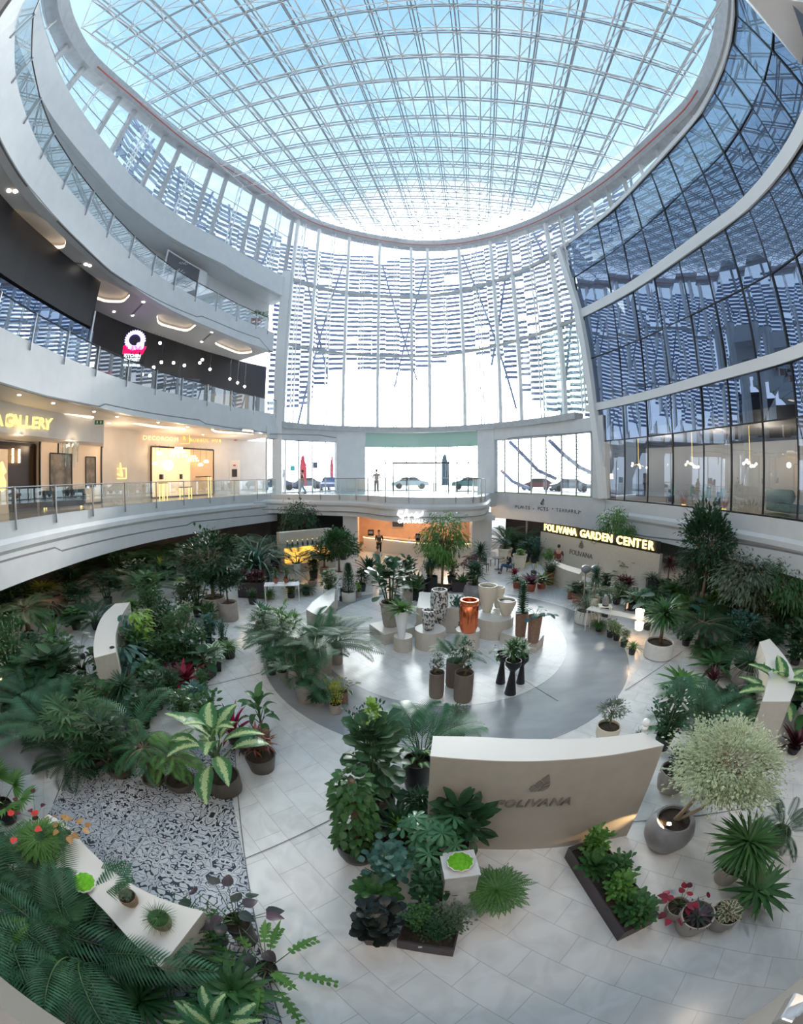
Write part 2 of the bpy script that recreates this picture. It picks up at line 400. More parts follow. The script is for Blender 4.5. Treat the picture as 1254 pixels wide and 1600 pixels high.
# level 2
struct(sweep([(0, Z2), (0, 9.0), (.45, 9.0), (.45, 9.6), (9, 9.6), (9, Z2)], -88, JAMB + .2).build('wall_left', M['white']))
for b, m_ in zip(grooves(fz['l2'], Z2, zb=8.98, a0=-86, a1=JAMB + .1), ('white', 'groove')): struct(b.build('trim_3', M[m_]))
# level 3
struct(sweep([(0, Z3), (0, 15.75), (.45, 15.75), (.45, 16.3), (9, 16.3), (9, Z3)], -100, JAMB - 1.6).build('wall_left', M['white']))
for b, m_ in zip(grooves(fz['l3'], Z3, zb=15.72, a0=-95, a1=JAMB - 1.7), ('white', 'groove')): struct(b.build('trim_4', M[m_]))
# roof band with its ceiling, set back towards the near end
L4AZ = [-95, -85, -70, -56, -44, -34, -28, -18, -10]; L4O = [3.4, 2.6, 1.9, 1.5, 1.2, .6, .1, 0, 0]
o4 = lambda a: float(np.interp(a, L4AZ, L4O))
pf4 = lambda a, o: rp(a, o + o4(a))
struct(sweep([(0, Z4 + .35), (0, 21.05), (.35, 21.05), (.35, 21.3), (6, 21.3), (6, Z4 + .35)], -100, JAMB - .2, pf=pf4).build('wall_left', M['white']))
# soffits with recessed, lit coves
def soffit(z, a0, a1, inner, outer, coves, up=.32, name='ceiling'):
    bm = bmesh.new(); azs = arcaz(a0, a1, .8)
    loop = [rp(a, inner) for a in azs] + [rp(a, outer) for a in azs[::-1]]
    def addloop(pts):
        vs = [bm.verts.new((p[0], p[1], z)) for p in pts]
        return [bm.edges.new((vs[i], vs[(i + 1) % len(vs)])) for i in range(len(vs))]
    es = addloop(loop)
    for c in coves: es += addloop(c)
    bmesh.ops.triangle_fill(bm, edges=es, use_beauty=True)
    me = bpy.data.meshes.new(name); bm.to_mesh(me); bm.free(); me.materials.append(M['soffit']); struct(link(name, me))
    for c in coves:
        e = empty('cove_light', (0, 0, 0)); n = len(c)
        cx = sum(p[0] for p in c) / n; cy = sum(p[1] for p in c) / n
        mb = MB()
        for i in range(n):
            a, b = c[i], c[(i + 1) % n]; mb.add([(a[0], a[1], z), (b[0], b[1], z), (b[0], b[1], z + up), (a[0], a[1], z + up)], [(0, 1, 2, 3)])
        mb.add([(p[0], p[1], z + up) for p in c], [tuple(range(n))]); mb.build('recess', M['soffit'], e)
        mb = MB(); g = [(cx + (p[0] - cx) * 1.0, cy + (p[1] - cy) * 1.0) for p in c]
        for i in range(n): mb.bar((g[i][0], g[i][1], z + .10), (g[(i + 1) % n][0], g[(i + 1) % n][1], z + .10), .05, .12)
        mb.build('light_strip', M['glow_cove'], e)
        yield e
def roundpoly(pts, k=3):
    n = len(pts); out = []
    for i in range(n):
        a, b, c = Vector(pts[i - 1]), Vector(pts[i]), Vector(pts[(i + 1) % n])
        p, q = b.lerp(a, .28), b.lerp(c, .28)
        for j in range(k + 1):
            t = j / k; out.append(tuple(p.lerp(b, t).lerp(b.lerp(q, t), t)))
    return out
def pxpoly(pts, z): return roundpoly([tuple(G(x, y, z)[:2]) for x, y in pts])
c3 = [pxpoly(p, 15.9) for p in ([(2, 322), (62, 336), (104, 374), (100, 390), (50, 388), (2, 372)], [(84, 426), (150, 432), (206, 460), (192, 474), (160, 473), (96, 442)],
      [(244, 489), (304, 500), (308, 508), (292, 520), (246, 508)], [(331, 537), (356, 527), (390, 541), (395, 552), (372, 554)])]
c2 = [pxpoly(p, 9.0) for p in ([(2, 630), (28, 633), (80, 645), (148, 650), (145, 656), (60, 645)], [(197, 661), (240, 663), (288, 668), (291, 673), (240, 669)], [(328, 671), (352, 672), (398, 676), (396, 680), (336, 677)])]
cl3 = ['curved cove light in the top-left ceiling, nearest the left edge', 'curved cove light over the black restaurant bulkhead', 'cove light with rosy glow above the lit gear sign', 'small cove light above the right end of the dark restaurant']
cl2 = ['long cove light in the ceiling in front of the gold gallery sign', 'narrow cove light over the lamp shop lettering', 'short cove light at the right end of the gallery ceiling']
for (zz, a0, a1, cov, lab, grp) in ((15.9, -88, -19, c3, cl3, 'cove lights under the third floor'), (9.0, -88, -17.6, c2, cl2, 'cove lights under the second floor')):
    for e, lb in zip(soffit(zz, a0, a1, .4, 5.5, cov), lab): tag(e, lb, 'ceiling light', grp)
struct(sweep([(.3, 21.02), (2.2, 21.02), (2.2, 21.1), (.3, 21.1)], -95, JAMB, pf=pf4).build('ceiling', M['white']))
# recessed spots
SPOTS = [(14, 298), (24, 299), (36, 400), (46, 404), (134, 413), (140, 415), (178, 487), (224, 472), (207, 493), (331, 519), (315, 534), (404, 540)]
for i, (x, y) in enumerate(SPOTS):
    p = G(x, y, 15.89); s = MB().lathe([(.0, 0), (.09, 0), (.09, .02), (0, .02)], 12, cap=False).build('ceiling_spotlight', M['spot'], loc=(p.x, p.y, 15.87))
    tag(s, 'small round spotlight set in the ceiling above the dark restaurant', 'spotlight', 'spotlights in the ceiling over the second floor')
for i, (x, y) in enumerate([(30, 617), (83, 630), (147, 643), (183, 651), (170, 661), (247, 660), (293, 667), (317, 679), (332, 671), (408, 677)]):
    p = G(x, y, 9.0); s = MB().lathe([(.0, 0), (.08, 0), (.08, .02), (0, .02)], 12, cap=False).build('ceiling_spotlight', M['spot'], loc=(p.x, p.y, 8.98))
    tag(s, 'small round spotlight set in the ceiling in front of the first-floor shops', 'spotlight', 'spotlights in the ceiling over the first floor')
# dark slots between the spots
for i, (a, b) in enumerate((((50, 405), (128, 412)), ((206, 492), (224, 473)), ((316, 533), (331, 520)))):
    p, q = G(*a, 15.89), G(*b, 15.89); mb = MB(); mb.bar(p, q, .12, .03)
    tag(mb.build('ceiling_slot', M['groove']), ['dark ceiling slot left of the widest cove light', 'dark ceiling slot between the second and third cove lights', 'dark ceiling slot between the two small cove lights'][i], 'ceiling slot', 'light slots in the ceiling')
# ---- shop walls behind the balconies
struct(sweep([(4.6, Z1), (4.6, 9.0), (4.9, 9.0), (4.9, Z1)], -88, azim(417, 730), pf=rpc).build('wall_left', noisy('warm_wall', (.60, .56, .53), (.64, .61, .58), 1, .35)))
struct(sweep([(4.2, Z2), (4.2, 15.9), (4.5, 15.9), (4.5, Z2)], -88, azim(416, 580), pf=rpc).build('wall_left', M['dark_wall']))
struct(sweep([(2.0, Z3), (2.0, 21.1), (2.3, 21.1), (2.3, Z3)], -98, JAMB - .5, pf=pf4).build('wall_left', M['white']))
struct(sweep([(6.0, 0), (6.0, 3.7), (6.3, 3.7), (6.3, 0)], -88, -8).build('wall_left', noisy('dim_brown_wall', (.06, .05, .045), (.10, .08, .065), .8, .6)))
# polished floors of the galleries
struct(sweep([(0.02, Z1 + .005), (4.7, Z1 + .005), (4.7, Z1 + .02), (.02, Z1 + .02)], -88, JAMB - .6).build('floor', mat('gallery_floor', (.55, .50, .46), .12)))
# left jamb column of the glass front and the roof end of the balconies
p = rp(JAMB - .2, .25); mb = MB(); mb.box((p.x, p.y, 14), (.75, .9, 19.2), math.radians(12)); struct(mb.build('wall_left', M['frame_white']))
# ---- back wall between the shops and the glass front: header, pillars, glazing
AZL, AZR = -17.6, 25.6
struct(sweep([(-.35, 9.65), (-.35, 10.12), (.5, 10.12), (.5, 9.65)], AZL, AZR).build('trim_5', M['frame_grey']))
azp = {k: azim(k, 730) for k in (415, 443, 525, 570, 747, 773, 928, 945)}
struct(sweep([(-.1, 8.75), (-.1, 9.66), (.4, 9.66), (.4, 8.75)], azp[415], azp[570] + .05).build('wall_back', M['white']))
struct(sweep([(-.1, 8.75), (-.1, 9.66), (.4, 9.66), (.4, 8.75)], azp[747], azp[945]).build('wall_back', M['white']))
for a, b in ((525, 570), (747, 773), (928, 945)):
    struct(sweep([(-.15, Z1), (-.15, 9.66), (.45, 9.66), (.45, Z1)], azp[a], azp[b], step=.5).build('wall_back', M['white']))
# stepped moulding lines on the headers
mb = MB()
for pts in ([(420, 678), (500, 680), (524, 684)], [(785, 689), (800, 684), (880, 678), (928, 676)]):
    mb.tube([Vector((*rp(azim(*p), -.14), zat(rp(azim(*p), -.14), *p))) for p in pts], .03, 4)
struct(mb.build('trim_6', M['groove']))
# first-floor deck at the back, the bay and the slab round it
BAY = [(-11.0, 27.9), (-10.2, 29.2), (-8.6, 28.7), (-6.4, 27.7), (-4.2, 26.9), (-3.1, 26.4), (-2.1, 25.3), (-1.0, 23.6), (.45, 22.8), (1.85, 22.6), (3.2, 22.8), (4.3, 23.3), (5.1, 24.4), (5.7, 26.2), (6.9, 30.6)]
BC = catmull(BAY, 5)
deck = [tuple(p) for p in BC] + [tuple(rp(a, .5)) for a in arcaz(13.5, AZL, 1.2)]
mb = MB(); mb.prism(deck, 3.3, Z1); struct(mb.build('floor', mat('upper_deck', (.62, .64, .66), .12)))
def path_sweep(path, prof):
    mb = MB(); n = len(prof); m = len(path)
    for i, p in enumerate(path):
        a = Vector(path[max(i - 1, 0)]); b = Vector(path[min(i + 1, m - 1)]); d = (b - a).normalized(); nrm = Vector((-d.y, d.x))
        for o, z in prof: mb.v.append((p[0] + nrm.x * o, p[1] + nrm.y * o, z))
    for i in range(m - 1):
        for k in range(n): mb.f.append((i * n + k, (i + 1) * n + k, (i + 1) * n + (k + 1) % n, i * n + (k + 1) % n))
    mb.f += [tuple(range(n)), tuple(range((m - 1) * n, m * n))[::-1]]
    return mb
struct(path_sweep(BC, [(-.02, Z1 + .01), (-.02, 4.0), (-.14, 3.86), (-.14, 3.72), (-.03, 3.58), (-.03, 3.28), (.02, 3.26), (.02, 2.95), (.5, 2.95), (.5, Z1 + .01)]).build('wall_back', M['white']))
struct(path_sweep(BC, [(-.07, 3.24), (-.07, 3.28), (0, 3.28), (0, 3.24)]).build('trim_7', M['groove']))
# ground floor below the deck: pillars, dim wall, opening of the cafe
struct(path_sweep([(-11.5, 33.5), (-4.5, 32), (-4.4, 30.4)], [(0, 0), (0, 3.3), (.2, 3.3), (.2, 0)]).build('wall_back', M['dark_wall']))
for x, y, w, d in ((-3.6, 27.6, 1.0, .7), (5.6, 27.5, 1.3, 1.1), (4.9, 26.0, .5, .5)):
    mb = MB(); mb.box((x, y, 1.6), (w, d, 3.2), math.radians(5)); struct(mb.build('wall_back', M['white']))
mb = MB(); mb.box((5.5, 27.2, 2.85), (1.7, 1.5, .35), math.radians(5)); struct(mb.build('trim_8', M['white']))
# straight wall with the lettering PLANTS POTS TERRARIUM and the right side fascia
struct(sweep([(-.02, Z1 + .05), (-.02, 2.35), (.4, 2.35), (.4, Z1 + .05)], 12.9, 29.4).build('wall_right', M['white']))
struct(sweep([(-.04, Z1 + .03), (-.04, Z1 + .09), (.3, Z1 + .09), (.3, Z1 + .03)], 12.9, 28.4).build('trim_9', mat('moss_strip', (.16, .30, .12), .8)))
struct(sweep([(.05, 4.35), (.05, 3.7), (-.07, 3.55), (-.07, 3.35), (.05, 3.2), (.05, 2.45), (.5, 2.45), (.5, 3.7), (9, 3.7), (9, 4.35)], 29.3, 87).build('wall_right', M['white']))
for b, m_ in zip(grooves([(1010, 838), (1140, 852), (1147, 847), (1254, 866), (1300, 880)], Z1, off=-.03, zb=2.42, a0=30, a1=86), ('white', 'groove')): struct(b.build('trim_10', M[m_]))
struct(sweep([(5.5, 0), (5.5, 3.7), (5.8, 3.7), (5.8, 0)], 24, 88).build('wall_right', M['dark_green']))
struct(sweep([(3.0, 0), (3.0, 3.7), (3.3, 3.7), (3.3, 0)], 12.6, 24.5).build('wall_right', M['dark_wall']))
mb = MB()
for px in (812, 853, 893): p = rp(azim(px, 830), .9); mb.box((p.x, p.y, 1.2), (.12, .12, 2.4))
struct(mb.build('trim_11', M['frame_grey']))
# ---- corner column and the tall reflecting glass wall, right
def col(px0, px1, o0, o1, w):
    pts = []
    for (x, y), z in zip(((875, 385), (905, 480), (930, 650), (945, 778)), (23.0, 17.2, 10.2, 4.4)):
        p = rp(azim(x, y), -.1); pts.append((p.x, p.y, z))
    mb = MB()
    for a, b in zip(pts, pts[1:]): mb.bar(a, b, w, .5)
    return mb
struct(col(0, 0, 0, 0, .55).build('wall_right', M['frame_white']))
RA0, RA1 = 28.2, 88
RWT = 23.0
pane_az = [azim(x, y) for x, y in ((948, 780), (975, 783), (1011, 785), (1050, 790), (1098, 796), (1141, 800), (1191, 805), (1245, 811))]
pane_az += arcaz(pane_az[-1], 88, 1.55)[1:]
mj = MB(); wn_ = 1
tiers = [(Z1 + .03, 8.0, 'glass_dark2', 30), (8.0, 10.05, 'glass_dark', 30), (10.5, 13.6, 'glass_dark', 28), (13.6, 16.7, 'glass_dark', 28), (17.3, 20.1, 'glass_dark', 26), (20.1, RWT, 'glass_dark', 26)]
top_az = [26.1] + pane_az[1:]
for ti, (z0, z1, gm, _) in enumerate(tiers):
    mb = MB(); rnd = random.Random(ti)
    azs = list(pane_az)
    azs[0] = (28.9, 28.4, 27.9, 27.5, 26.9, 26.3)[ti]
    for i in range(len(azs) - 1):
        p, q = rp(azs[i]), rp(azs[i + 1]); j = [rnd.uniform(-.035, .035) for _ in range(4)]
        n = Vector((-(q - p).y, (q - p).x)).normalized() * -1
        v = []
        for k, (pp, z) in enumerate(((p, z0), (q, z0), (q, z1), (p, z1))): v.append((pp.x + n.x * j[k], pp.y + n.y * j[k], z))
        mb.add(v, [(0, 1, 2, 3)])
        mj.bar((p.x, p.y, z0), (p.x, p.y, z1), .07, .07)
    for a in (z1,):
        for i in range(len(azs) - 1): mj.bar((*rp(azs[i]), a), (*rp(azs[i + 1]), a), .06, .06)
    struct(mb.build('window_%d' % (ti + 1), M[gm]))
struct(mj.build('trim_12', M['black']))
for z0, z1 in ((10.02, 10.5), (16.68, 17.32)): struct(sweep([(-.14, z0), (-.14, z1), (.2, z1), (.2, z0)], 27.0, 88, step=.8).build('trim_13', M['frame_white']))
struct(sweep([(-.12, RWT), (-.12, RWT + .3), (.3, RWT + .3), (.3, RWT)], 25.6, 88, step=.6).build('trim_14', M['frame_white']))
# rooms behind the glass
struct(sweep([(.25, Z1), (9, Z1), (9, Z1 + .02), (.25, Z1 + .02)], 28, 88).build('floor', mat('showroom_floor', (.30, .27, .24), .3)))
for z in (8.6, 13.4, 20.2): struct(sweep([(.35, z), (9, z), (9, z + .5), (.35, z + .5)], 27.2, 88).build('ceiling', M['groove']))
struct(sweep([(8.5, Z1), (8.5, 23), (8.8, 23), (8.8, Z1)], 24, 89, step=1.5).build('wall_right', M['dark_wall']))
struct(sweep([(7.5, Z1), (7.5, 8.2), (7.7, 8.2), (7.7, Z1)], 26, 60, step=1.5).build('wall_right', noisy('showroom_wall', (.36, .37, .38), (.42, .43, .43), .5, .5)))
pe_ = [tuple(rp(27.2, .3)), tuple(rp(27.2, .3) + Vector((12, 12)))]
struct(path_sweep(pe_, [(0, Z1), (0, 23), (.2, 23), (.2, Z1)]).build('wall_right', M['dark_wall']))
# ---- roof ring, tilted
RPX = [(115, 0), (175, 110), (230, 180), (300, 245), (400, 310), (500, 350), (600, 378), (690, 386), (790, 375), (870, 345), (950, 295), (1030, 235), (1090, 160), (1130, 80), (1150, 0)]
RAZ = [azim(*p) for p in RPX]
ro = lambda a: float(np.interp(a, [-95, -79, -60, -49, -38, -25, 85], [2.8, 2.4, 1.8, 1.4, .8, 0, 0]))
prf = lambda a, o=0: rp(a, o + ro(a))
RZ = [zat(prf(a), *p) for a, p in zip(RAZ, RPX)]
_k = np.polyfit(RAZ, RZ, 5)
rz_ = lambda a: float(np.polyval(_k, max(-84, min(84, a))))
struct(sweep([(-.25, 0), (-.3, .95), (.5, .95), (.5, 0)], -98, 88, pf=prf, zoff=rz_).build('trim_15', M['frame_grey']))
mb = MB()
azs = arcaz(-60, 60, .8)
mb.tube([(*prf(a, -.42), rz_(a) + .25) for a in azs], .045, 5)
struct(mb.build('trim_16', mat('red_pipe', (.62, .16, .13), .5)))
# clerestory posts between the roof band / glass wall and the ring
mb = MB(); mt = MB(); cl_az = arcaz(-84, JAMB - .5, 1.75)
for i, a in enumerate(cl_az):
    p, q = pf4(a, .35), prf(a, .1); z0, z1 = Z4 + .3, rz_(a) + .05
    if i % 3 == 2:
        for s in (-.16, .16): t = Vector((-(q - p).y, (q - p).x)); mt.bar((p.x + s, p.y, z0), (q.x + s, q.y, z1), .06, .06, 4)
        for k in range(5):
            t0, t1 = k / 5, (k + 1) / 5; s = .16 if k % 2 else -.16
            mt.bar((p.x + (q.x - p.x) * t0 - s, p.y + (q.y - p.y) * t0, z0 + (z1 - z0) * t0), (p.x + (q.x - p.x) * t1 + s, p.y + (q.y - p.y) * t1, z0 + (z1 - z0) * t1), .04)
    else: mb.bar((p.x, p.y, z0), (q.x, q.y, z1), .30, .22)
for i, a in enumerate(arcaz(26, 86, 1.9)):
    p, q = rp(a, .1), prf(a, .1); z0, z1 = RWT + .2, rz_(a) + .05
    if z1 > z0 + .3: (mt if i % 3 == 2 else mb).bar((p.x, p.y, z0), (q.x, q.y, z1), .28 if i % 3 != 2 else .1, .2)
struct(mb.build('trim_17', M['frame_grey'])); struct(mt.build('trim_18', M['frame_white']))
mb = MB()
for zz in (.33, .66):
    for s0, s1, f0 in ((-84, JAMB, lambda a: Z4 + .3), (26, 86, lambda a: RWT + .2)):
        az = arcaz(s0, s1, 1.0); pts = []
        for a in az:
            z0, z1 = f0(a), rz_(a)
            if z1 > z0 + .4: pts.append((*rp(a, .2 + (o4(a) * (1 - zz) + ro(a) * zz if a < 0 else 0)), z0 + (z1 - z0) * zz))
        if len(pts) > 2: mb.tube(pts, .035, 4)
struct(mb.build('trim_19', M['frame_grey']))
mb = MB()
for s0, s1, f0, g0 in ((-84, JAMB, lambda a: Z4 + .3, pf4), (26, 86, lambda a: RWT + .2, rp)):
    az = arcaz(s0, s1, 1.75)
    for a, b in zip(az, az[1:]):
        if rz_(a) > f0(a): mb.add([(*g0(a, .35), f0(a)), (*g0(b, .35), f0(b)), (*prf(b, .2), rz_(b)), (*prf(a, .2), rz_(a))], [(0, 1, 2, 3)])
struct(mb.build('window_7', M['glass']))
# ---- the tall glass front
mpx = [443, 455, 482, 508, 536, 563, 589.5, 617, 643.5, 671.5, 699, 726, 754, 781.5, 814, 848, 883, 913]
maz = [azim(x, 662) for x in mpx]
mb = MB(); ms = MB(); mg = MB()
for i, a in enumerate(maz):
    p = rp(a); zt = rz_(a) + .1
    thick = i in (2, 4, 6, 8, 9, 11, 13, 14, 16, 0)
    if thick: mb.bar((p.x, p.y, 10.1), (p.x, p.y, zt), .42, .28)
    else:
        for s in (-.13, .13): ms.bar((p.x + s, p.y, 10.1), (p.x + s, p.y, zt), .09, .09)
        k = 0; z = 16.8
        while z < zt - .7:
            s = .13 if k % 2 else -.13; ms.bar((p.x + s, p.y, z), (p.x - s, p.y, z + .8), .05); z += .8; k += 1
# foot webs that widen the slender posts
for i, a in enumerate(maz[:-1]):
    p, q = rp(a, .05), rp(maz[i + 1], .05)
    mg.add([(p.x, p.y, 10.1), (q.x, q.y, 10.1), (q.x, q.y, rz_(maz[i + 1])), (p.x, p.y, rz_(a))], [(0, 1, 2, 3)])
struct(mb.build('trim_20', M['frame_white'])); struct(ms.build('trim_21', M['frame_white'])); struct(mg.build('window_8', M['glass']))
for z, w in ((16.8, .22), (23.0, .28), (25.4, .09)):
    struct(sweep([(-w / 2, z - w / 2), (-w / 2, z + w / 2), (w / 2, z + w / 2), (w / 2, z - w / 2)], maz[0], maz[-1] + .6, step=.9).build('trim_22', M['frame_grey']))
# two-storey green-glass box in the right part of the front
mb = MB()
for i in (15, 16):
    p, q = rp(maz[i], .3), rp(maz[i] + (maz[min(i + 1, 17)] - maz[i]) if i < 17 else maz[i], .3); mb.add([(p.x, p.y, 10.2), (q.x, q.y, 10.2), (q.x, q.y, 16.7), (p.x, p.y, 16.7)], [(0, 1, 2, 3)])
struct(mb.build('window_9', M['glass_green']))
# first-floor glazing below the header
def glaze(n, x0, x1, ztop, posts, gm, mid=None, top=None):
    mb = MB(); mm = MB(); xs = [x0] + posts + [x1]
    for a, b in zip(xs, xs[1:]):
        p, q = rp(azim(a, 730), .15), rp(azim(b, 730), .15)
        mb.add([(p.x, p.y, Z1), (q.x, q.y, Z1), (q.x, q.y, ztop), (p.x, p.y, ztop)], [(0, 1, 2, 3)])
        mm.bar((p.x, p.y, Z1), (p.x, p.y, ztop), .09, .1)
        for z in ([mid] if mid else []) + [ztop - .03, Z1 + .05]: mm.bar((p.x, p.y, z), (q.x, q.y, z), .07, .08)
    struct(mb.build('window_%d' % n, M[gm])); struct(mm.build('trim_23', M['rail_dark'] if n == 11 else M['frame_grey']))
glaze(10, 418, 526, 8.75, [447, 468, 489, 509], 'glass')
glaze(11, 570, 747, 9.6, [602, 614, 635, 680, 700, 713, 730], 'glass', mid=6.9)
glaze(12, 773, 929, 8.75, [787, 808, 828, 851, 875, 898, 922], 'glass')
# revolving-door canopy panels and the green upper glass of the entrance
mb = MB(); a0, a1 = azim(570, 680), azim(747, 680)
struct(sweep([(.0, 8.3), (.0, 9.62), (.05, 9.62), (.05, 8.3)], a0, a1, step=.7).build('window_13', mat('frosted_green_glass', (.42, .62, .55), .3)))
mb = MB(); p, q = rp(azim(614, 730), -.5), rp(azim(700, 730), -.5)
mb.bar((p.x, p.y, 6.9), (q.x, q.y, 6.9), .16, .14)
for x in (614, 635, 680, 700): w = rp(azim(x, 730), -.5); mb.bar((w.x, w.y, Z1), (w.x, w.y, 6.9), .06); 
struct(mb.build('door_1', M['rail_dark']))
# ---- space frame and glazing of the roof
pts = np.array([(*prf(a), rz_(a)) for a in np.linspace(-84, 84, 60)])
K = np.linalg.lstsq(np.c_[np.ones(len(pts)), pts[:, :2]], pts[:, 2], rcond=None)[0]
def dome(x, y): return K[0] + K[1] * x + K[2] * y + .35
ringpoly = [tuple(prf(a, .55)) for a in np.linspace(-97, 88, 110)] + [(15, -3), (11, -8), (4, -11), (-2, -12), (-9, -9), (-14, -4)]
rp_np = np.array(ringpoly)
def inside(x, y, poly=rp_np):
    n = len(poly); c = False; j = n - 1
    for i in range(n):
        xi, yi = poly[i]; xj, yj = poly[j]
        if (yi > y) != (yj > y) and x < (xj - xi) * (y - yi) / (yj - yi) + xi: c = not c
        j = i
    return c
GA = math.radians(9.5); ga = Vector((math.sin(GA), math.cos(GA))); gb = Vector((math.cos(GA), -math.sin(GA))); ST = 1.8; C0 = Vector((.3, 13))
def node(i, j, top):
    o = .5 if top else 0
    p = C0 + ga * (i + o) * ST + gb * (j + o) * ST
    return Vector((p.x, p.y, dome(p.x, p.y) + (1.45 if top else .35)))
N = 14
bot = {}; topn = {}
for i in range(-N, N + 1):
    for j in range(-N, N + 1):
        p = node(i, j, False)
        if inside(p.x, p.y): bot[i, j] = p
        p = node(i, j, True)
        if inside(p.x, p.y): topn[i, j] = p
mb = MB(); mt = MB()
for (i, j), p in bot.items():
    for d in ((1, 0), (0, 1)):
        q = bot.get((i + d[0], j + d[1]))
        if q: mb.bar(p, q, .075, .075, 5)
    for d in ((0, 0), (-1, 0), (0, -1), (-1, -1)):
        q = topn.get((i + d[0], j + d[1]))
        if q: mb.bar(p, q, .045, .045, 4)
    mb.ball(p, .07, 6, 4)
struct(mb.build('ceiling', M['frame_white']))
for (i, j), p in topn.items():
    for d in ((1, 0), (0, 1)):
        q = topn.get((i + d[0], j + d[1]))
        if q:
            mt.bar(p, q, .07, .07)
            if d == (1, 0):
                for s in (-.17, .17): mt.bar(p + Vector((gb.x * s, gb.y * s, .3)), q + Vector((gb.x * s, gb.y * s, .3)), .05, .10)
            else:
                mt.bar(p + Vector((0, 0, .3)), q + Vector((0, 0, .3)), .06, .08)
struct(mt.build('ceiling', mat('glazing_bars', (.40, .43, .46), .5)))
mb = MB(); big = [tuple(prf(a, .3)) for a in np.linspace(-97, 88, 80)] + [(15, -3), (11, -8), (4, -11), (-2, -12), (-9, -9), (-14, -4)]
mb.add([(x, y, dome(x, y) + 1.9) for x, y in big], [tuple(range(len(big)))]); struct(mb.build('window_14', M['glass_roof']))
# drum wall behind the camera and closing walls of the hall
mb = MB()
struct(path_sweep([(12.5, -1), (16, -8), (0, -14), (-16, -8), (-12.5, -1)], [(0, 0), (0, 27), (.4, 27), (.4, 0)]).build('wall_near', M['white']))
# near balcony edge of the third floor that cuts across the upper right corner
q = [G(x, y, 18.2) for x, y in ((1163, -6), (1200, 38), (1232, 78), (1262, 116))]
n = len(q); edge = [(p.x, p.y) for p in q]; out = [(p.x + 5, p.y - 4) for p in q][::-1]
mb = MB(); mb.prism(edge + out, 18.2, 18.9); struct(mb.build('wall_right', M['white']))
# ---- louvre screen outside the front
screen = empty('louvre_screen', (0, 0, 0), 0, 'blue-grey screen of slanting metal louvres outside the tall glass front', 'sun screen')
sp = lambda a, o=0: rp(a, 3.2 + o)
def zmin(a):  # lower edge of the slats; the gap in the middle stands in for sun glare
    x = CXP + a / 57.3 * F
    return float(np.interp(x, [440, 470, 500, 545, 580, 640, 700, 750, 780, 820, 900], [10.6, 11.0, 12.8, 17.0, 15.6, 16.2, 17.6, 18.0, 13.4, 11.2, 10.2]))
rnd = random.Random(3)
ml_ = MB(); ribs = []
for side, (a0, a1) in enumerate(((-45, 33),)):
    az = arcaz(a0, a1, 1.15)
    for i in range(len(az) - 1):
        a, b = az[i], az[i + 1]; z = 10.3 + .22 * math.sin(i * .12 * 5)
        tilt = .22 * math.sin(i * .12) 
        while z < 29.5:
            if a < -17.5 and z < 23.2: z += .5; continue
            if b > 26 and z < 24: z += .5; continue
            if z > zmin((a + b) / 2) + rnd.uniform(-.5, .6) and rnd.random() > .04:
                p, q = sp(a, rnd.uniform(-.1, .1)), sp(b, rnd.uniform(-.1, .1)); dz = tilt + rnd.uniform(-.05, .05)
                ml_.bar((p.x, p.y, z), (q.x, q.y, z + dz), .05, .29)
            z += .5
    for i in range(0, len(az), 3):
        a = az[i]; lean = -6 if i % 2 else 5
        mr_ = MB()
        for zz in np.arange(max(10.3, zmin(a) - 1.5), 28, 2.2):
            if (a < -16 or a > 24) and zz < 24: continue
            f0 = (zz - 10.3) / 18; p, q = sp(a + lean * f0, .25), sp(a + lean * (f0 + .122), .25)
            mr_.bar((p.x, p.y, zz), (q.x, q.y, zz + 2.2), .16, .16)
        if mr_.v: ribs.append(mr_)
lv = mat('louvre_blue', (.13, .17, .30), .5)
ml_.build('louvre_slats', lv, screen); [r_.build('rib', lv, screen) for r_ in ribs]
# lower screen outside the right glazing: curved ribs with thin slats
scr2 = empty('louvre_screen', (0, 0, 0), 0, 'low louvre screen with two sweeping ribs outside the right first-floor glazing', 'sun screen')
mb = MB(); mr_ = MB()
s2 = lambda x: rpc(azim(x, 730), 2.6)
for k in range(11):
    z = 5.9 + k * .30
    x0 = 778 + max(0, (3 - k)) * 14
    mb.bar((*s2(x0), z), (*s2(926 - k * 2), z - .45), .05, .06)
for pts in ([(783, 735), (800, 752), (826, 763)], [(796, 690), (812, 706), (840, 735), (868, 748)], [(858, 688), (880, 710), (905, 730), (926, 740)]):
    MB().tube([(*s2(x), CZ + s2(x).length * math.tan(elev(x, y))) for x, y in pts], .16, 6).build('rib', lv, scr2)
mb.build('louvre_slats', lv, scr2)
# ---- outside ground and kerb
mb = MB(); outg = [tuple(rp(a, .6)) for a in arcaz(-40, 35, 1.5)]; mb.prism(outg + [(70, 40), (70, 140), (-70, 140), (-70, 40)], Z1 - .3, Z1 - .05)
struct(mb.build('floor', noisy('street', (.50, .51, .53), (.58, .59, .6), .8, .6)))
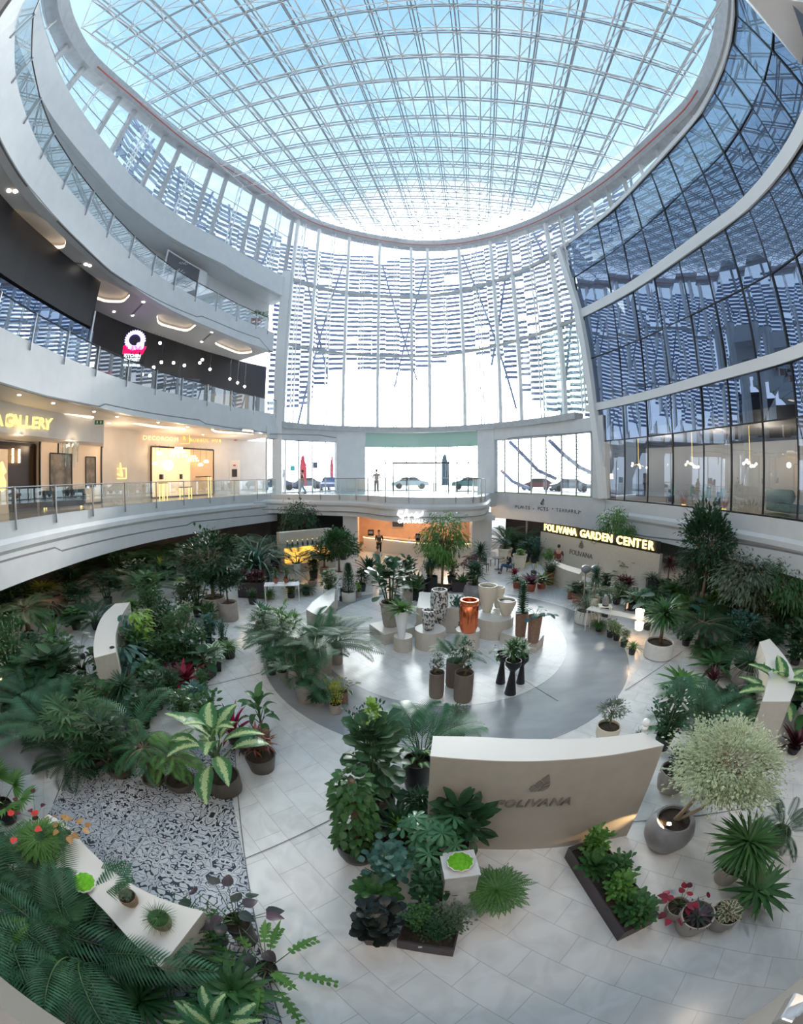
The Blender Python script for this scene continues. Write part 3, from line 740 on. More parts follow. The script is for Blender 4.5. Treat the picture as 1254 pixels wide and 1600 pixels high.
# ================================================================== RAILINGS
def railing(path, zs, label, group=None, hgt=1.1, dark_top=False, first=True):
    """path: plan points of the posts; glass panes clamped between slim steel posts that hang over the fascia"""
    r = empty('glass_railing', (0, 0, 0), 0, label, 'railing', group)
    n = len(path); posts = []
    ms = MB()
    for i, p in enumerate(path):
        a = Vector(path[max(i - 1, 0)]); b = Vector(path[min(i + 1, n - 1)]); d = (b - a).normalized(); nn = Vector((-d.y, d.x))
        mb = MB(); x, y = p[0] - nn.x * .07, p[1] - nn.y * .07
        mb.bar((x, y, zs - .32), (x, y, zs + hgt), .035, .075, up=Vector((nn.x, nn.y, 0)))
        mb.bar((x, y, zs - .29), (p[0] + nn.x * .02, p[1] + nn.y * .02, zs - .29), .05, .06)
        mb.bar((x, y, zs + hgt), (p[0] + nn.x * .06, p[1] + nn.y * .06, zs + hgt + .03), .04, .05)
        mb.build('post', M['steel'], r)
    for p, q in zip(path, path[1:]):
        p, q = Vector(p), Vector(q); e = (q - p).normalized() * .03
        mb = MB(); mb.add([(*(p + e), zs - .06), (*(q - e), zs - .06), (*(q - e), zs + hgt - .04), (*(p + e), zs + hgt - .04)], [(0, 1, 2, 3)])
        mb.build('glass_pane', M['glass_rail'], r)
    MB().tube([(p[0], p[1], zs + hgt + .02) for p in path], .028, 6).build('handrail', M['rail_dark'] if dark_top else M['steel'], r)
    return r
def azpts(px, off=.0): return [tuple(rpc(azim(x, y), off)) for x, y in px]
l1p = [(-60, 838), (-20, 822), (23, 810), (86, 798), (143.5, 789), (194, 783.5), (243, 780), (286, 777.5), (327, 775.6), (365, 773.5), (401, 772), (436, 770)]
railing(azpts(l1p, .04), Z1, 'glass railing along the curved first-floor gallery in front of the gold lettered shops')
l2p = [(-70, 470), (-12, 509), (47, 537), (100, 561), (149, 580), (197, 594.6), (242, 607), (283, 617), (323, 625), (360, 632), (396, 637.6), (430, 642)]
railing(azpts(l2p, .04), Z2, 'glass railing of the second floor in front of the black restaurant', dark_top=True)
l3p = [(8, -30), (10, 15), (15, 57), (20, 125), (40, 186), (65, 241), (99, 289), (134, 330), (167, 365), (202, 397), (238, 421), (272, 443), (305, 462), (337, 477.6), (369.6, 490), (400, 501), (418, 507)]
railing(azpts(l3p, .04), Z3, 'glass railing of the third floor below the roof, passing the grey lettered panel', dark_top=True)
bx = [469, 501, 531, 557, 576, 603, 639, 677, 711, 738, 750, 756]
bp = []
_b = [tuple(p) for p in BC]; _ba = [math.degrees(math.atan2(p[0], p[1])) for p in _b]
for x in bx:
    a = azim(x, 775); bp.append((float(np.interp(a, _ba, [p[0] for p in _b])), float(np.interp(a, _ba, [p[1] for p in _b]))))
railing(bp, Z1, 'glass railing round the curved bay above the cafe counter')
# ================================================================== SHOPS, LEFT, FIRST FLOOR
def shopwin(px0, px1, ztop, name, label, zb=Z1 + .05, off=4.5, glow=None, depth=1.9, back='warm', frame='black', group=None):
    e = empty(name, (0, 0, 0), 0, label, 'shop window', group)
    a0, a1 = azim(px0, 730), azim(px1, 730); p, q = rpc(a0, off), rpc(a1, off)
    mb = MB(); w = .07
    mb.bar((*p, zb), (*p, ztop), w, .12); mb.bar((*q, zb), (*q, ztop), w, .12); mb.bar((*p, ztop), (*q, ztop), w, .12); mb.bar((*p, zb), (*q, zb), w, .12)
    mb.build('frame', M[frame], e)
    return e, p, q
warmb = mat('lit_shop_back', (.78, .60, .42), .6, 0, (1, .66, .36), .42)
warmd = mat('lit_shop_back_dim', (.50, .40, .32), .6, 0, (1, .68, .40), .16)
def recess(e, p, q, z0, z1, m, inset=.03):
    """lit back panel behind a shop window, mounted on the gallery wall"""
    n = Vector((-(q - p).y, (q - p).x)).normalized() * inset
    mb = MB(); mb.add([(p.x + n.x, p.y + n.y, z0), (q.x + n.x, q.y + n.y, z0), (q.x + n.x, q.y + n.y, z1), (p.x + n.x, p.y + n.y, z1)], [(0, 1, 2, 3)])
    mb.build('back_panel', m, e)
# lamp shop window (chandeliers)
e, p, q = shopwin(236, 333, 8.0, 'shop_window', 'wide lit lamp-shop window full of glowing chandeliers', off=4.45)
recess(e, p, q, Z1, 8.0, warmb)
d_ = (q - p); fr = (p + d_ * .6)
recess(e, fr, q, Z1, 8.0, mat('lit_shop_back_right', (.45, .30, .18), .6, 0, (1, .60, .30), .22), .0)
def chandelier(px, py, s, kind, label):
    a = azim(px, py); b = rpc(a, 3.9); z = zat(b, px, py)
    e = empty('chandelier', (b.x, b.y, z), 0, label, 'chandelier', 'chandeliers in the lamp-shop window'); r = s * slant((b.x, b.y, z)) / F
    MB().bar((0, 0, r * .6), (0, 0, max(.3, 8.1 - z)), .02).build('rod', M['rail_dark'], e)
    if kind == 'tier':
        mb = MB(); g = MB()
        for k, (rr, zz) in enumerate(((1, 0), (.7, .45), (.4, .85))):
            for j in range(12): t = 2 * PI * j / 12; g.ball((rr * r * math.cos(t), rr * r * math.sin(t), zz * r), r * .13, 6, 4)
            mb.tube([(rr * r * math.cos(2 * PI * j / 12), rr * r * math.sin(2 * PI * j / 12), zz * r) for j in range(13)], .02, 4)
        mb.build('ring', M['gold'], e); g.build('bulb', M['glow_warm'], e)['kind'] = 'stuff'
    elif kind == 'globe':
        MB().ball((0, 0, 0), r, 12, 8).build('shade', M['glow_white'], e); MB().lathe([(r * .3, r * .9), (r * .1, r * 1.15)], 10).build('cap', M['gold'], e)
    else:
        MB().lathe([(r * .9, -r * .5), (r, 0), (r * .6, r * .5), (r * .2, r * .7)], 12).build('shade', M['glow_warm'], e); MB().lathe([(r * .25, r * .7), (r * .08, r)], 8).build('cap', M['rail_dark'], e)
for px, py, s, k, lb in ((279, 712, 13, 'tier', 'largest tiered chandelier, in the middle of the lamp-shop window'), (263, 727, 8, 'globe', 'round white glass globe lamp low in the lamp-shop window'), (302, 720, 8, 'tier', 'tiered chandelier right of the largest one'), (249, 708, 5, 'cone', 'small warm lamp at the left side of the lamp-shop window'), (313, 726, 4, 'cone', 'small pendant lamp at the right of the lamp-shop window'), (322, 721, 4, 'cone', 'rightmost small pendant lamp in the lamp-shop window'), (242, 724, 4, 'cone', 'leftmost low pendant in the lamp-shop window')):
    chandelier(px, py, s, k, lb)
for px, lb in ((252, 'black wall lamp left in the lamp-shop window'), (282, 'black wall lamp right in the lamp-shop window')):
    b = rpc(azim(px, 733), 4.35); tag(MB().box((0, 0, 0), (.25, .2, .35)).build('wall_lamp', M['black'], loc=(b.x, b.y, 5.9)), lb, 'wall lamp', 'wall lamps in the lamp shop')
# furniture silhouettes inside the lamp-shop window
for px, w, h, lb in ((255, .5, 1.1, 'slim console table under the chandeliers'), (290, .9, .75, 'low round display table in the lamp shop'), (317, 1.3, 1.5, 'dark cabinet at the right of the lamp-shop window')):
    b = rpc(azim(px, 765), 3.9); e = empty('display_table', (b.x, b.y, Z1), 0, lb, 'display table', 'display furniture in the lamp shop')
    MB().box((0, 0, h - .04), (w, .5, .06)).build('table_top', M['dark_wall'], e)
    for sx in (-1, 1):
        for sy in (-1, 1): MB().box((sx * (w / 2 - .05), sy * .2, (h - .04) / 2), (.05, .05, h - .04)).build('leg', M['gold'], e)
# gallery shop: portal on the left, slanting glass box, dark sofa
e, p, q = shopwin(-8, 55, 7.6, 'shop_portal', 'dark reflective shop doorway at the left edge under the gold letters', off=4.4)
recess(e, p, q, Z1, 7.6, mat('dark_brown_panel', (.05, .028, .015), .25))
MB().add([(*rpc(azim(-8, 730), 4.3), 4.4), (*rpc(azim(12, 730), 4.3), 4.4), (*rpc(azim(12, 730), 4.3), 7.3), (*rpc(azim(-8, 730), 4.3), 7.3)], [(0, 1, 2, 3)]).build('lit_doorway', warmd, e)
for k, (x, y) in enumerate(((20, 706), (30, 707), (20, 718), (30, 718))):
    b = rpc(azim(x, y), 4.25); MB().box((b.x, b.y, zat(b, x, y)), (.28, .1, .3), -.5).build('lit_pane', M['glow_warm'], e)
lan = rpc(azim(3, 725), 3.9); le = empty('hanging_lantern', (lan.x, lan.y, 5.9), 0, 'gold lantern hanging in the doorway at the left edge', 'lantern')
MB().lathe([(.05, -.5), (.18, -.4), (.22, -.1), (.1, .2), (.24, .35), (.05, .8)], 12).build('lantern_body', M['gold'], le)
MB().ball((0, 0, 0), .13).build('bulb', M['glow_warm'], le)
e, p, q = shopwin(62, 158, 8.1, 'shop_window', 'slanting black-framed window of the gallery showing a picture and a dark sofa', off=4.0)
recess(e, p, q, Z1, 8.1, warmd)
w_ = rpc(azim(90, 730), 3.95); MB().bar((*w_, Z1), (*w_, 8.1), .08, .1).build('mullion', M['black'], e)
for px0, px1, z0, z1, lb in ((78, 112, 5.2, 7.2, 'large dark framed picture in the gallery window'), (134, 149, 5.4, 7.1, 'narrow framed picture at the right of the gallery window')):
    a, b = rpc(azim(px0, 730), 3.9), rpc(azim(px1, 730), 3.9); pe = empty('framed_picture', (0, 0, 0), 0, lb, 'picture', 'pictures in the gallery window')
    mb = MB(); mb.add([(*a, z0), (*b, z0), (*b, z1), (*a, z1)], [(0, 1, 2, 3)]); mb.build('canvas', noisy('painted_canvas', (.12, .10, .08), (.30, .25, .2), 2, .6), pe)
    mb = MB(); mb.bar((*a, z0), (*b, z0), .06); mb.bar((*a, z1), (*b, z1), .06); mb.bar((*a, z0), (*a, z1), .06); mb.bar((*b, z0), (*b, z1), .06); mb.build('picture_frame', M['black'], pe)
ge = rpc(azim(108, 712), 3.2); ce = empty('glass_chandelier', (ge.x, ge.y, 6.6), 0, 'glass rod chandelier hanging in the gallery window', 'chandelier')
MB().box((0, 0, 1.2), (1.3, .4, .05)).build('ceiling_plate', M['gold'], ce); mb = MB()
rr = random.Random(5)
for k in range(26): x, y = rr.uniform(-.6, .6), rr.uniform(-.18, .18); mb.bar((x, y, 1.2), (x, y, rr.uniform(-.2, .7)), .025)
mb.build('glass_rod', M['glass_rail'], ce)['kind'] = 'stuff'
se = rpc(azim(98, 772), 2.7); s = empty('sofa', (se.x, se.y, Z1 + .02), math.radians(42), 'dark grey sofa behind the first-floor railing', 'sofa')
MB().box((0, 0, .25), (2.4, .9, .3)).build('seat', M['dark_wall'], s, bevel=.05); MB().box((0, .4, .6), (2.4, .2, .6)).build('backrest', M['dark_wall'], s, bevel=.05)
for x in (-1.15, 1.15): MB().box((x, 0, .45), (.2, .9, .5)).build('armrest', M['dark_wall'], s, bevel=.05)
for x in (-1, 1):
    for y in (-.35, .35): MB().box((x, y, .05), (.06, .06, .1)).build('leg', M['gold'], s)
def wall_text(name, txt, px, py, size, m, off, label, cat='sign', ref=None, **k):
    b = rpc(azim(px, py), off); z = zat(b, px, py); e = empty(name, (0, 0, 0), 0, label, cat)
    f = Vector((-b.x, -b.y)); nn = rpc(azim(px, py), 0) - b; f = nn if nn.length > .01 else f
    return e, b, z, f
def curved_text(name, txt, px0, px1, ya, yb, size, m, off, label, cat='sign', ext=.03, part='letter', fat=0.0, shear=0.0):
    """letters one by one along the curved wall between two pixels"""
    e = empty(name, (0, 0, 0), 0, label, cat); n = len(txt); cw = []
    for c in txt: cw.append(.45 if c in ' ' else .34 if c in 'I.' else .95 if c in 'MW' else .72)
    tot = sum(cw); s = 0
    a0, a1 = azim(px0, ya), azim(px1, yb); p0, p1 = rpc(a0, off), rpc(a1, off)
    z0, z1 = zat(p0, px0, ya), zat(p1, px1, yb)
    for c, w in zip(txt, cw):
        t = (s + w / 2) / tot; s += w
        if c == ' ': continue
        a = a0 + (a1 - a0) * t; b = rpc(a, off); nn = -b
        place_text(part, c, size, m, (b.x, b.y, z0 + (z1 - z0) * t), nn, e, extrude=ext, offset=fat, shear=shear)
    return e
struct(sweep([(2.5, 7.75), (2.5, 9.0), (4.6, 9.0), (4.6, 7.75)], -88, azim(163, 660), step=1, pf=rpc).build('wall_left', M['white']))
curved_text('gallery_sign', 'A GALLERY', -8, 80, 656, 664, .72, M['gold'], 2.42, 'gold letters A GALLERY above the shop at the left edge', fat=.02)
curved_text('lamp_shop_sign', 'DECOROOM', 223, 280, 684, 687, .40, mat('peach_lettering', (1, .6, .3), .5, 0, (1, .52, .22), 1.6), 4.35, 'orange-lit letters DECOROOM above the lamp shop')
curved_text('lamp_shop_sign', 'RUBBUL HUB', 296, 346, 688, 689, .34, M['glow_orange'], 4.35, 'small orange-lit letters right of the square badge above the lamp shop')
b = rpc(azim(288, 685), 4.4); e = place_text('badge_sign', 'R', .42, M['glow_orange'], (b.x, b.y, zat(b, 288, 685)), -b, extrude=.03); tag(e, 'square orange badge with the letter R between the two lit words', 'sign')
mb = MB(); z = zat(b, 288, 685); t = Vector((-(-b).y, (-b).x)).normalized() * .4
for u, v in (((-1, -1), (1, -1)), ((1, -1), (1, 1)), ((1, 1), (-1, 1)), ((-1, 1), (-1, -1))): mb.bar((b.x + t.x * u[0], b.y + t.y * u[0], z + u[1] * .4), (b.x + t.x * v[0], b.y + t.y * v[0], z + v[1] * .4), .04)
mb.build('badge_border', M['glow_orange'], e)
# small square flame emblem on the wall
b = rpc(azim(188, 738), 4.45); z = zat(b, 188, 738); t = t * 1; e = empty('emblem_sign', (0, 0, 0), 0, 'small gold square emblem with a flame on the wall between the two shops', 'sign')
mb = MB()
for u, v in (((-1, -1), (1, -1)), ((1, -1), (1, .6)), ((-1, .6), (-1, -1)), ((-1, .6), (-.4, .6)), ((1, .6), (.4, .6))): mb.bar((b.x + t.x * u[0], b.y + t.y * u[0], z + u[1] * .4), (b.x + t.x * v[0], b.y + t.y * v[0], z + v[1] * .4), .06)
mb.build('border', M['gold'], e); MB().tube([(b.x - t.x * .5, b.y - t.y * .5, z - .1), (b.x + t.x * .3, b.y + t.y * .3, z - .25), (b.x + t.x * .1, b.y + t.y * .1, z + .2), (b.x, b.y, z + .62)], [.06, .09, .08, .02], 5).build('flame', M['gold'], e)
# hose cabinet and little signs on the gallery wall
b = rpc(azim(366, 732), 4.4); e = empty('hose_cabinet', (b.x, b.y, 0), math.radians(28), 'white wall cabinet with dark square pane and red label, right of the lamp shop', 'cabinet')
MB().box((0, 0, 5.85), (1.0, .12, 2.8)).build('door', M['white'], e); MB().box((0, -.08, 6.15), (.45, .05, .65)).build('pane', M['rail_dark'], e); MB().box((0, -.08, 6.8), (.22, .04, .12)).build('label_plate', mat('red_plate', (.6, .05, .05), .5), e)
for px, py, lb in ((368, 687, 'small red alarm box high on the gallery wall'), ): b = rpc(azim(px, py), 4.5); tag(MB().box((0, 0, 0), (.25, .1, .14)).build('alarm_box', mat('alarm_red', (.5, .05, .06), .5), loc=(b.x, b.y, zat(b, px, py))), lb, 'alarm')
p = G(155, 654, 8.95); e = empty('exit_sign', (p.x, p.y, 8.75), math.radians(40), 'small green exit sign hanging from the gallery ceiling', 'sign'); MB().box((0, 0, 0), (.5, .06, .22)).build('panel', mat('exit_green', (.02, .16, .08), .5), e)
for x in (-.1, .1): MB().box((x, -.04, 0), (.07, .02, .13)).build('pictogram', M['white'], e)
lights_l1 = [light('shop_lamp', 'POINT', (*rpc(azim(x, 730), 2.6), 7.8), 70, (1, .72, .45), .3) for x in (30, 110, 190, 280, 360)]
# ================================================================== SECOND FLOOR: BLACK RESTAURANT
p0, p1 = rpc(azim(-60, 480), 1.6), rpc(azim(118, 500), 1.6)
struct(sweep([(1.4, 13.3), (1.4, 15.88), (4.2, 15.88), (4.2, 13.3)], -88, azim(149, 480), step=1, pf=rpc).build('wall_left', M['dark_wall']))
struct(sweep([(1.5, Z2), (1.5, 13.2), (1.54, 13.2), (1.54, Z2)], -88, azim(146, 520), step=1.6, pf=rpc).build('window_15', M['glass_dark']))
b = rpc(azim(142, 520), 1.4); mb = MB(); mb.bar((*b, Z2), (*b, 14.2), .12, .12); struct(mb.build('trim_24', M['steel']))
# gear sign
gx, gy = 209, 548
b = rpc(azim(210, 540), 2.6); z_ = zat(b, 210, 540); f2 = -b; f2.normalize(); t2 = Vector((f2.y * -1, f2.x)); t2 = Vector((-f2.y, f2.x))
def bb(u, v, o=.0): return (b.x + t2.x * u + f2.x * o, b.y + t2.y * u + f2.y * o, v)
ge = empty('gear_sign', (0, 0, 0), 0, 'lit sign with a lilac saw-tooth gear over a red block and white lettering', 'sign')
zc = zat(b, 210, 532); R_ = .62; mb = MB(); N_ = 26; outer = []; inner = []
for k in range(N_ * 2):
    a_ = 2 * PI * k / (N_ * 2); rr_ = R_ * (1.0 if k % 2 else 1.14)
    if -PI * .5 < a_ - 2 * PI < 0.0 : rr_ = min(R_ * 1.3, R_ / max(abs(math.cos(a_)), abs(math.sin(a_)), .6))
    outer.append((rr_ * math.cos(a_), rr_ * math.sin(a_))); inner.append((R_ * .62 * math.cos(a_) - .03, R_ * .62 * math.sin(a_) + .03))
n_ = len(outer)
for o_ in (0, .08): mb.v += [bb(u, zc + v, o_) for u, v in outer] + [bb(u, zc + v, o_) for u, v in inner]
for k in range(n_):
    k2 = (k + 1) % n_
    mb.f += [(k, k2, n_ + k2, n_ + k), (2 * n_ + k, 3 * n_ + k, 3 * n_ + k2, 2 * n_ + k2), (k, 2 * n_ + k, 2 * n_ + k2, k2)]
mb.build('gear', mat('lilac_glow', (.6, .5, 1), .5, 0, (.52, .44, 1), 1.25), ge)
q_ = bb(R_ * .4, zc - R_ * .42, .05); MB().ball(q_, .13, 10, 6).build('dot', mat('lilac_glow_dot', (.6, .5, 1), .5, 0, (.52, .44, 1), 1.2), ge)
place_text('red_lettering', 'RAW', .62, mat('red_glow', (1, 0, .1), .5, 0, (1, .0, .06), 1.5), bb(0, zat(b, 209, 548), .04), f2, ge, offset=.05, extrude=.04)
wl = mat('white_blue_glow', (.8, .9, 1), .5, 0, (.75, .9, 1), 1.3)
for tx, yy, s_ in (('KITCHEN', 556, .26), ('GADGET', 562, .26), ('WAREHOUSE', 571, .18)): place_text('white_lettering', tx, s_, wl, bb(-.05, zat(b, 205, yy), .04), f2, ge, offset=.008, extrude=.02)
MB().box(bb(0, zat(b, 208, 552) - .15, -.1), (1.5, .1, 2.7), math.atan2(t2.y, t2.x)).build('back_board', M['black'], ge)
# hanging bulbs, counters, red chair, posters
for i, (x, y) in enumerate(((240, 574), (252, 566), (271, 567), (288, 571), (312, 567), (316, 562), (328, 577), (359, 592), (371, 598), (250, 536), (222, 585), (279, 603), (382, 604), (234, 587))):
    b = rpc(azim(x, y), 2.9); z = zat(b, x, y); e = empty('pendant_lamp', (b.x, b.y, z), 0, 'small warm pendant bulb hanging in the dark restaurant', 'lamp', 'pendant bulbs of the second-floor restaurant')
    MB().ball((0, 0, 0), .11, 8, 6).build('bulb', M['spot'], e); MB().bar((0, 0, .1), (0, 0, min(3.0, 15.4 - z)), .015).build('cord', M['black'], e)
for i, (x, w, h, c, lb) in enumerate(((345, 1.7, 1.2, (.45, .28, .15), 'light wooden counter behind the right half of the second-floor railing'), (378, .9, 1.5, (.50, .30, .15), 'orange-brown display panel near the right end of the second floor'), (292, 1.6, 1.7, (.18, .20, .24), 'grey glass display fridge behind the second-floor railing'), (310, 1.4, .9, (.12, .13, .14), 'dark service counter in the restaurant'))):
    b = rpc(azim(x, 620), 2.0); e = empty('restaurant_counter', (b.x, b.y, Z2 + .02), math.radians(35), lb, 'counter', None)
    MB().box((0, 0, h / 2), (w, .6, h)).build('body', mat('counter_body', c, .5), e); MB().box((0, 0, h + .02), (w + .1, .7, .05)).build('counter_top', M['groove'], e)
b = rpc(azim(165, 567), 1.4); e = empty('lounge_chair', (b.x, b.y, Z2 + .02), 1.0, 'red rounded lounge chair behind the second-floor railing', 'chair')
rm = mat('red_fabric', (.45, .05, .04), .7); MB().lathe([(.38, .12), (.45, .2), (.45, .42), (.4, .45)], 16).build('seat', rm, e)
mb = MB(); mb.tube([(.42 * math.cos(t), .42 * math.sin(t), .62) for t in np.linspace(.2, PI - .2, 9)], .14, 8); mb.build('backrest', rm, e)
# ================================================================== THIRD FLOOR: grey lettered panel and planters
a0, a1 = azim(258, 420), azim(310, 420)
struct(sweep([(1.3, Z3), (1.3, 20.6), (2.6, 20.6), (2.6, Z3)], a0 - .3, azim(322, 440), step=1, pf=rpc).build('wall_left', M['white']))
e = empty('wall_panel', (0, 0, 0), 0, 'dark grey panel with a faint emblem and lettering on the third floor', 'panel')
sweep([(1.26, Z3 + .02), (1.26, 20.45), (1.3, 20.45), (1.3, Z3 + .02)], a0, azim(309, 440), step=1, pf=rpc).build('board', mat('slate_panel', (.10, .10, .115), .5), e)
b = rpc(azim(283, 405), 1.2); nn = -b
place_text('lettering', 'GRAND', .30, M['frame_grey'], (b.x, b.y, zat(b, 280, 411)), nn, e, extrude=.01)
mb = MB()
for k in range(5): mb.tube([(b.x, b.y, 19.2), (b.x + .5 * math.cos(.4 + k * .58) * (-nn.y) / nn.length, b.y + .5 * math.cos(.4 + k * .58) * nn.x / nn.length, 19.2 + .42 * math.sin(.4 + k * .58))], [.05, .03], 5)
mb.build('emblem', M['frame_grey'], e)
for px, lb in ((327, 'white planter box on the third floor, nearest the grey panel'), (352, 'white block planter in the middle of the third floor'), (381, 'white planter box on the third floor beside the potted palm'), (395, 'reddish brown planter under the palm on the third floor')):
    b = rpc(azim(px, 490), .8); c_ = (.40, .14, .08) if px == 395 else (.75, .75, .76)
    e = empty('planter_box', (b.x, b.y, Z3 + .02), math.radians(35), lb, 'planter'); MB().box((0, 0, .42), (1.1, .5, .84)).build('box', mat('planter', c_, .5), e); MB().box((0, 0, .83), (1.0, .4, .03)).build('soil', M['black'], e)
# ================================================================== GROUND FLOOR: cafe
cafe = empty('cafe_counter', (0, 0, 0), 0, 'long curved white cafe counter with a lit top edge under the bay', 'counter')
cpath = catmull([(-2.9, 30.2), (-1.2, 29.0), (1.0, 27.5), (3.0, 26.9), (4.8, 26.9)], 6)
path_sweep(cpath, [(0, 0), (-.06, 1.02), (.6, 1.02), (.6, 0)]).build('front', M['white_gloss'], cafe)
path_sweep(cpath, [(-.14, 1.06), (-.14, 1.14), (.66, 1.14), (.66, 1.06)]).build('counter_top', mat('light_wood', (.55, .40, .27), .4), cafe)
path_sweep(cpath, [(-.1, 1.02), (-.1, 1.05), (-.04, 1.05), (-.04, 1.02)]).build('light_strip', M['glow_warm'], cafe)
struct(path_sweep([(-3.6, 32.6), (1.0, 32.2), (5.6, 32.0)], [(0, 0), (0, 3.3), (.1, 3.3), (.1, 0)]).build('wall_back', noisy('terracotta_plaster', (.50, .28, .17), (.56, .33, .21), 2, .6)))
struct(path_sweep([(-3.1, 27.9), (-3.5, 32.6)], [(0, 0), (0, 3.2), (.1, 3.2), (.1, 0)]).build('wall_back', mat('peach_plaster', (.75, .55, .38), .6)))
for x in (-1.5, 1, 3.5): light('cafe_lamp', 'POINT', (x, 29.8, 2.7), 75, (1, .72, .48), .3)
def on_counter(x, y, h, w, m, name, label, cat, z=1.14, shape='box'):
    e = empty(name, (x, y, z), 0, label, cat)
    if shape == 'box': MB().box((0, 0, h / 2), (w, w * .8, h)).build('body', m, e, bevel=.02); MB().box((0, -w * .42, h * .6), (w * .7, .02, h * .4)).build('front_panel', M['steel'], e)
    else: MB().lathe([(w * .4, 0), (w * .5, h * .1), (w * .5, h * .6), (w * .18, h * .78), (w * .18, h)], 12).build('body', m, e); MB().lathe([(w * .2, h), (w * .2, h * 1.06)], 8).build('cap', M['gold'], e)
    return e
on_counter(-2.35, 30.2, .45, .45, M['black'], 'till_screen', 'black till at the left end of the cafe counter', 'till')
on_counter(1.15, 27.75, .5, .32, M['dark_wall'], 'coffee_grinder', 'dark coffee grinder on the cafe counter, left of the two', 'coffee grinder')
on_counter(1.6, 27.55, .5, .28, M['white_gloss'], 'milk_jug', 'white jug standing between the grinder and the machine on the cafe counter', 'jug', shape='b')
on_counter(2.4, 27.3, .6, .45, M['black'], 'coffee_machine', 'black coffee machine on the cafe counter near the weeping tree', 'coffee machine')
e = empty('wall_picture', (-.3, 32.15, 1.9), 0, 'dark square picture on the terracotta cafe wall', 'picture'); MB().box((0, 0, 0), (.9, .05, .6)).build('canvas', M['dark_wall'], e); MB().box((0, .02, 0), (1.0, .04, .7)).build('picture_frame', M['frame_grey'], e)
# cafe sign: flowing white script over a row of small letters
sg = empty('cafe_sign', (0, 0, 0), 0, 'glowing white flowing script sign on the bay above the cafe', 'sign')
def bay_pt(px, o=-.2):
    a = azim(px, 800); x = float(np.interp(a, _ba, [p[0] for p in _b])); y = float(np.interp(a, _ba, [p[1] for p in _b])); l = math.hypot(x, y); return Vector((x + x / l * o, y + y / l * o))
def bpx(px, py, o=-.22): b = bay_pt(px, o); return (b.x, b.y, zat(b, px, py))
mb = MB()
for pts, r_ in (([(628, 800), (623, 799), (621, 804), (626, 808), (633, 806), (635, 796)], .06), ([(630, 809), (628, 812)], .045), ([(636, 803), (640, 806), (643, 803), (646, 806), (650, 801), (652, 806), (657, 805), (661, 799), (660, 804), (653, 808), (647, 809)], .055), ([(638, 806), (638, 812)], .05)):
    mb.tube([bpx(*p) for p in pts], r_, 6)
mb.build('script', M['glow_white'], sg)
for k, (c, x) in enumerate(zip('OAAAMALLI', (624, 629, 634, 639, 646, 652, 656, 660, 664))):
    b = bay_pt(x); place_text('letter', c, .26, M['glow_white'], (b.x, b.y, zat(b, x, 815)), (-b.x, -b.y), sg, offset=.012, extrude=.02)
# wall letters, right: PLANTS . POTS . TERRARIUM
darkt = mat('dark_lettering', (.09, .085, .09), .5)
curved_text('terrarium_sign', 'PLANTS', 804, 828, 792, 794, .36, darkt, -.06, 'dark thin letters PLANTS on the white wall over the jungle', ext=.01)
curved_text('terrarium_sign', 'POTS', 839, 857, 794.5, 796, .36, darkt, -.06, 'dark thin letters POTS between PLANTS and TERRARIUM', ext=.01)
curved_text('terrarium_sign', 'TERRARIUM', 868, 909, 797, 801, .36, darkt, -.06, 'dark thin letters TERRARIUM on the white wall', ext=.01)
for x, lb in ((833, 'small dark dot between PLANTS and POTS'), (863, 'small dark dot between POTS and TERRARIUM')):
    b = rpc(azim(x, 795), -.06); tag(MB().ball((0, 0, 0), .04).build('dot_sign', darkt, loc=(b.x, b.y, zat(b, x, 795))), lb, 'sign')
def leaf_logo(s, lean=0.25):
    """two halves of a pointed leaf cut by veins, lying in the xz plane"""
    parts = []
    def sh(p): return (p[0] + lean * (p[1]), p[1])
    L_ = [[(-.05, -.42), (-.30, -.42), (-.46, -.28), (-.48, -.08), (-.36, .06), (-.02, -.22)], [(-.02, -.16), (-.34, .12), (-.22, .34), (.04, .12), (.02, .0)], [(.05, .18), (-.18, .40), (0, .72), (.06, .52), (.10, .34)],
          [(.04, -.42), (.30, -.40), (.46, -.22), (.44, -.02), (.08, -.26)], [(.09, -.18), (.42, .06), (.34, .22), (.10, .02)], [(.11, .1), (.30, .28), (.16, .52), (.0, .74), (.08, .4)]]
    return [[(sh(p)[0] * s, sh(p)[1] * s) for p in poly] for poly in L_]
def place_logo(name, p, facing, s, m, parent, lean=.25, o=.02):
    f = Vector((facing[0], facing[1], 0)).normalized(); x = Vector((0, 0, 1)).cross(f); mb = MB()
    for poly in leaf_logo(s, lean):
        n = len(poly); vs = []
        for oo in (0, o): vs += [Vector(p) + x * u + Vector((0, 0, 1)) * v + f * oo for u, v in poly]
        mb.add(vs, [tuple(range(n)), tuple(range(n, 2 * n))] + [(i, (i + 1) % n, n + (i + 1) % n, n + i) for i in range(n)])
    return mb.build(name, m, parent)
b = rpc(azim(848, 785), -.06); lg = empty('leaf_logo_sign', (0, 0, 0), 0, 'small dark leaf logo above the letters POTS', 'sign'); place_logo('leaf', (b.x, b.y, zat(b, 848, 785)), -b, .42, darkt, lg, 0)
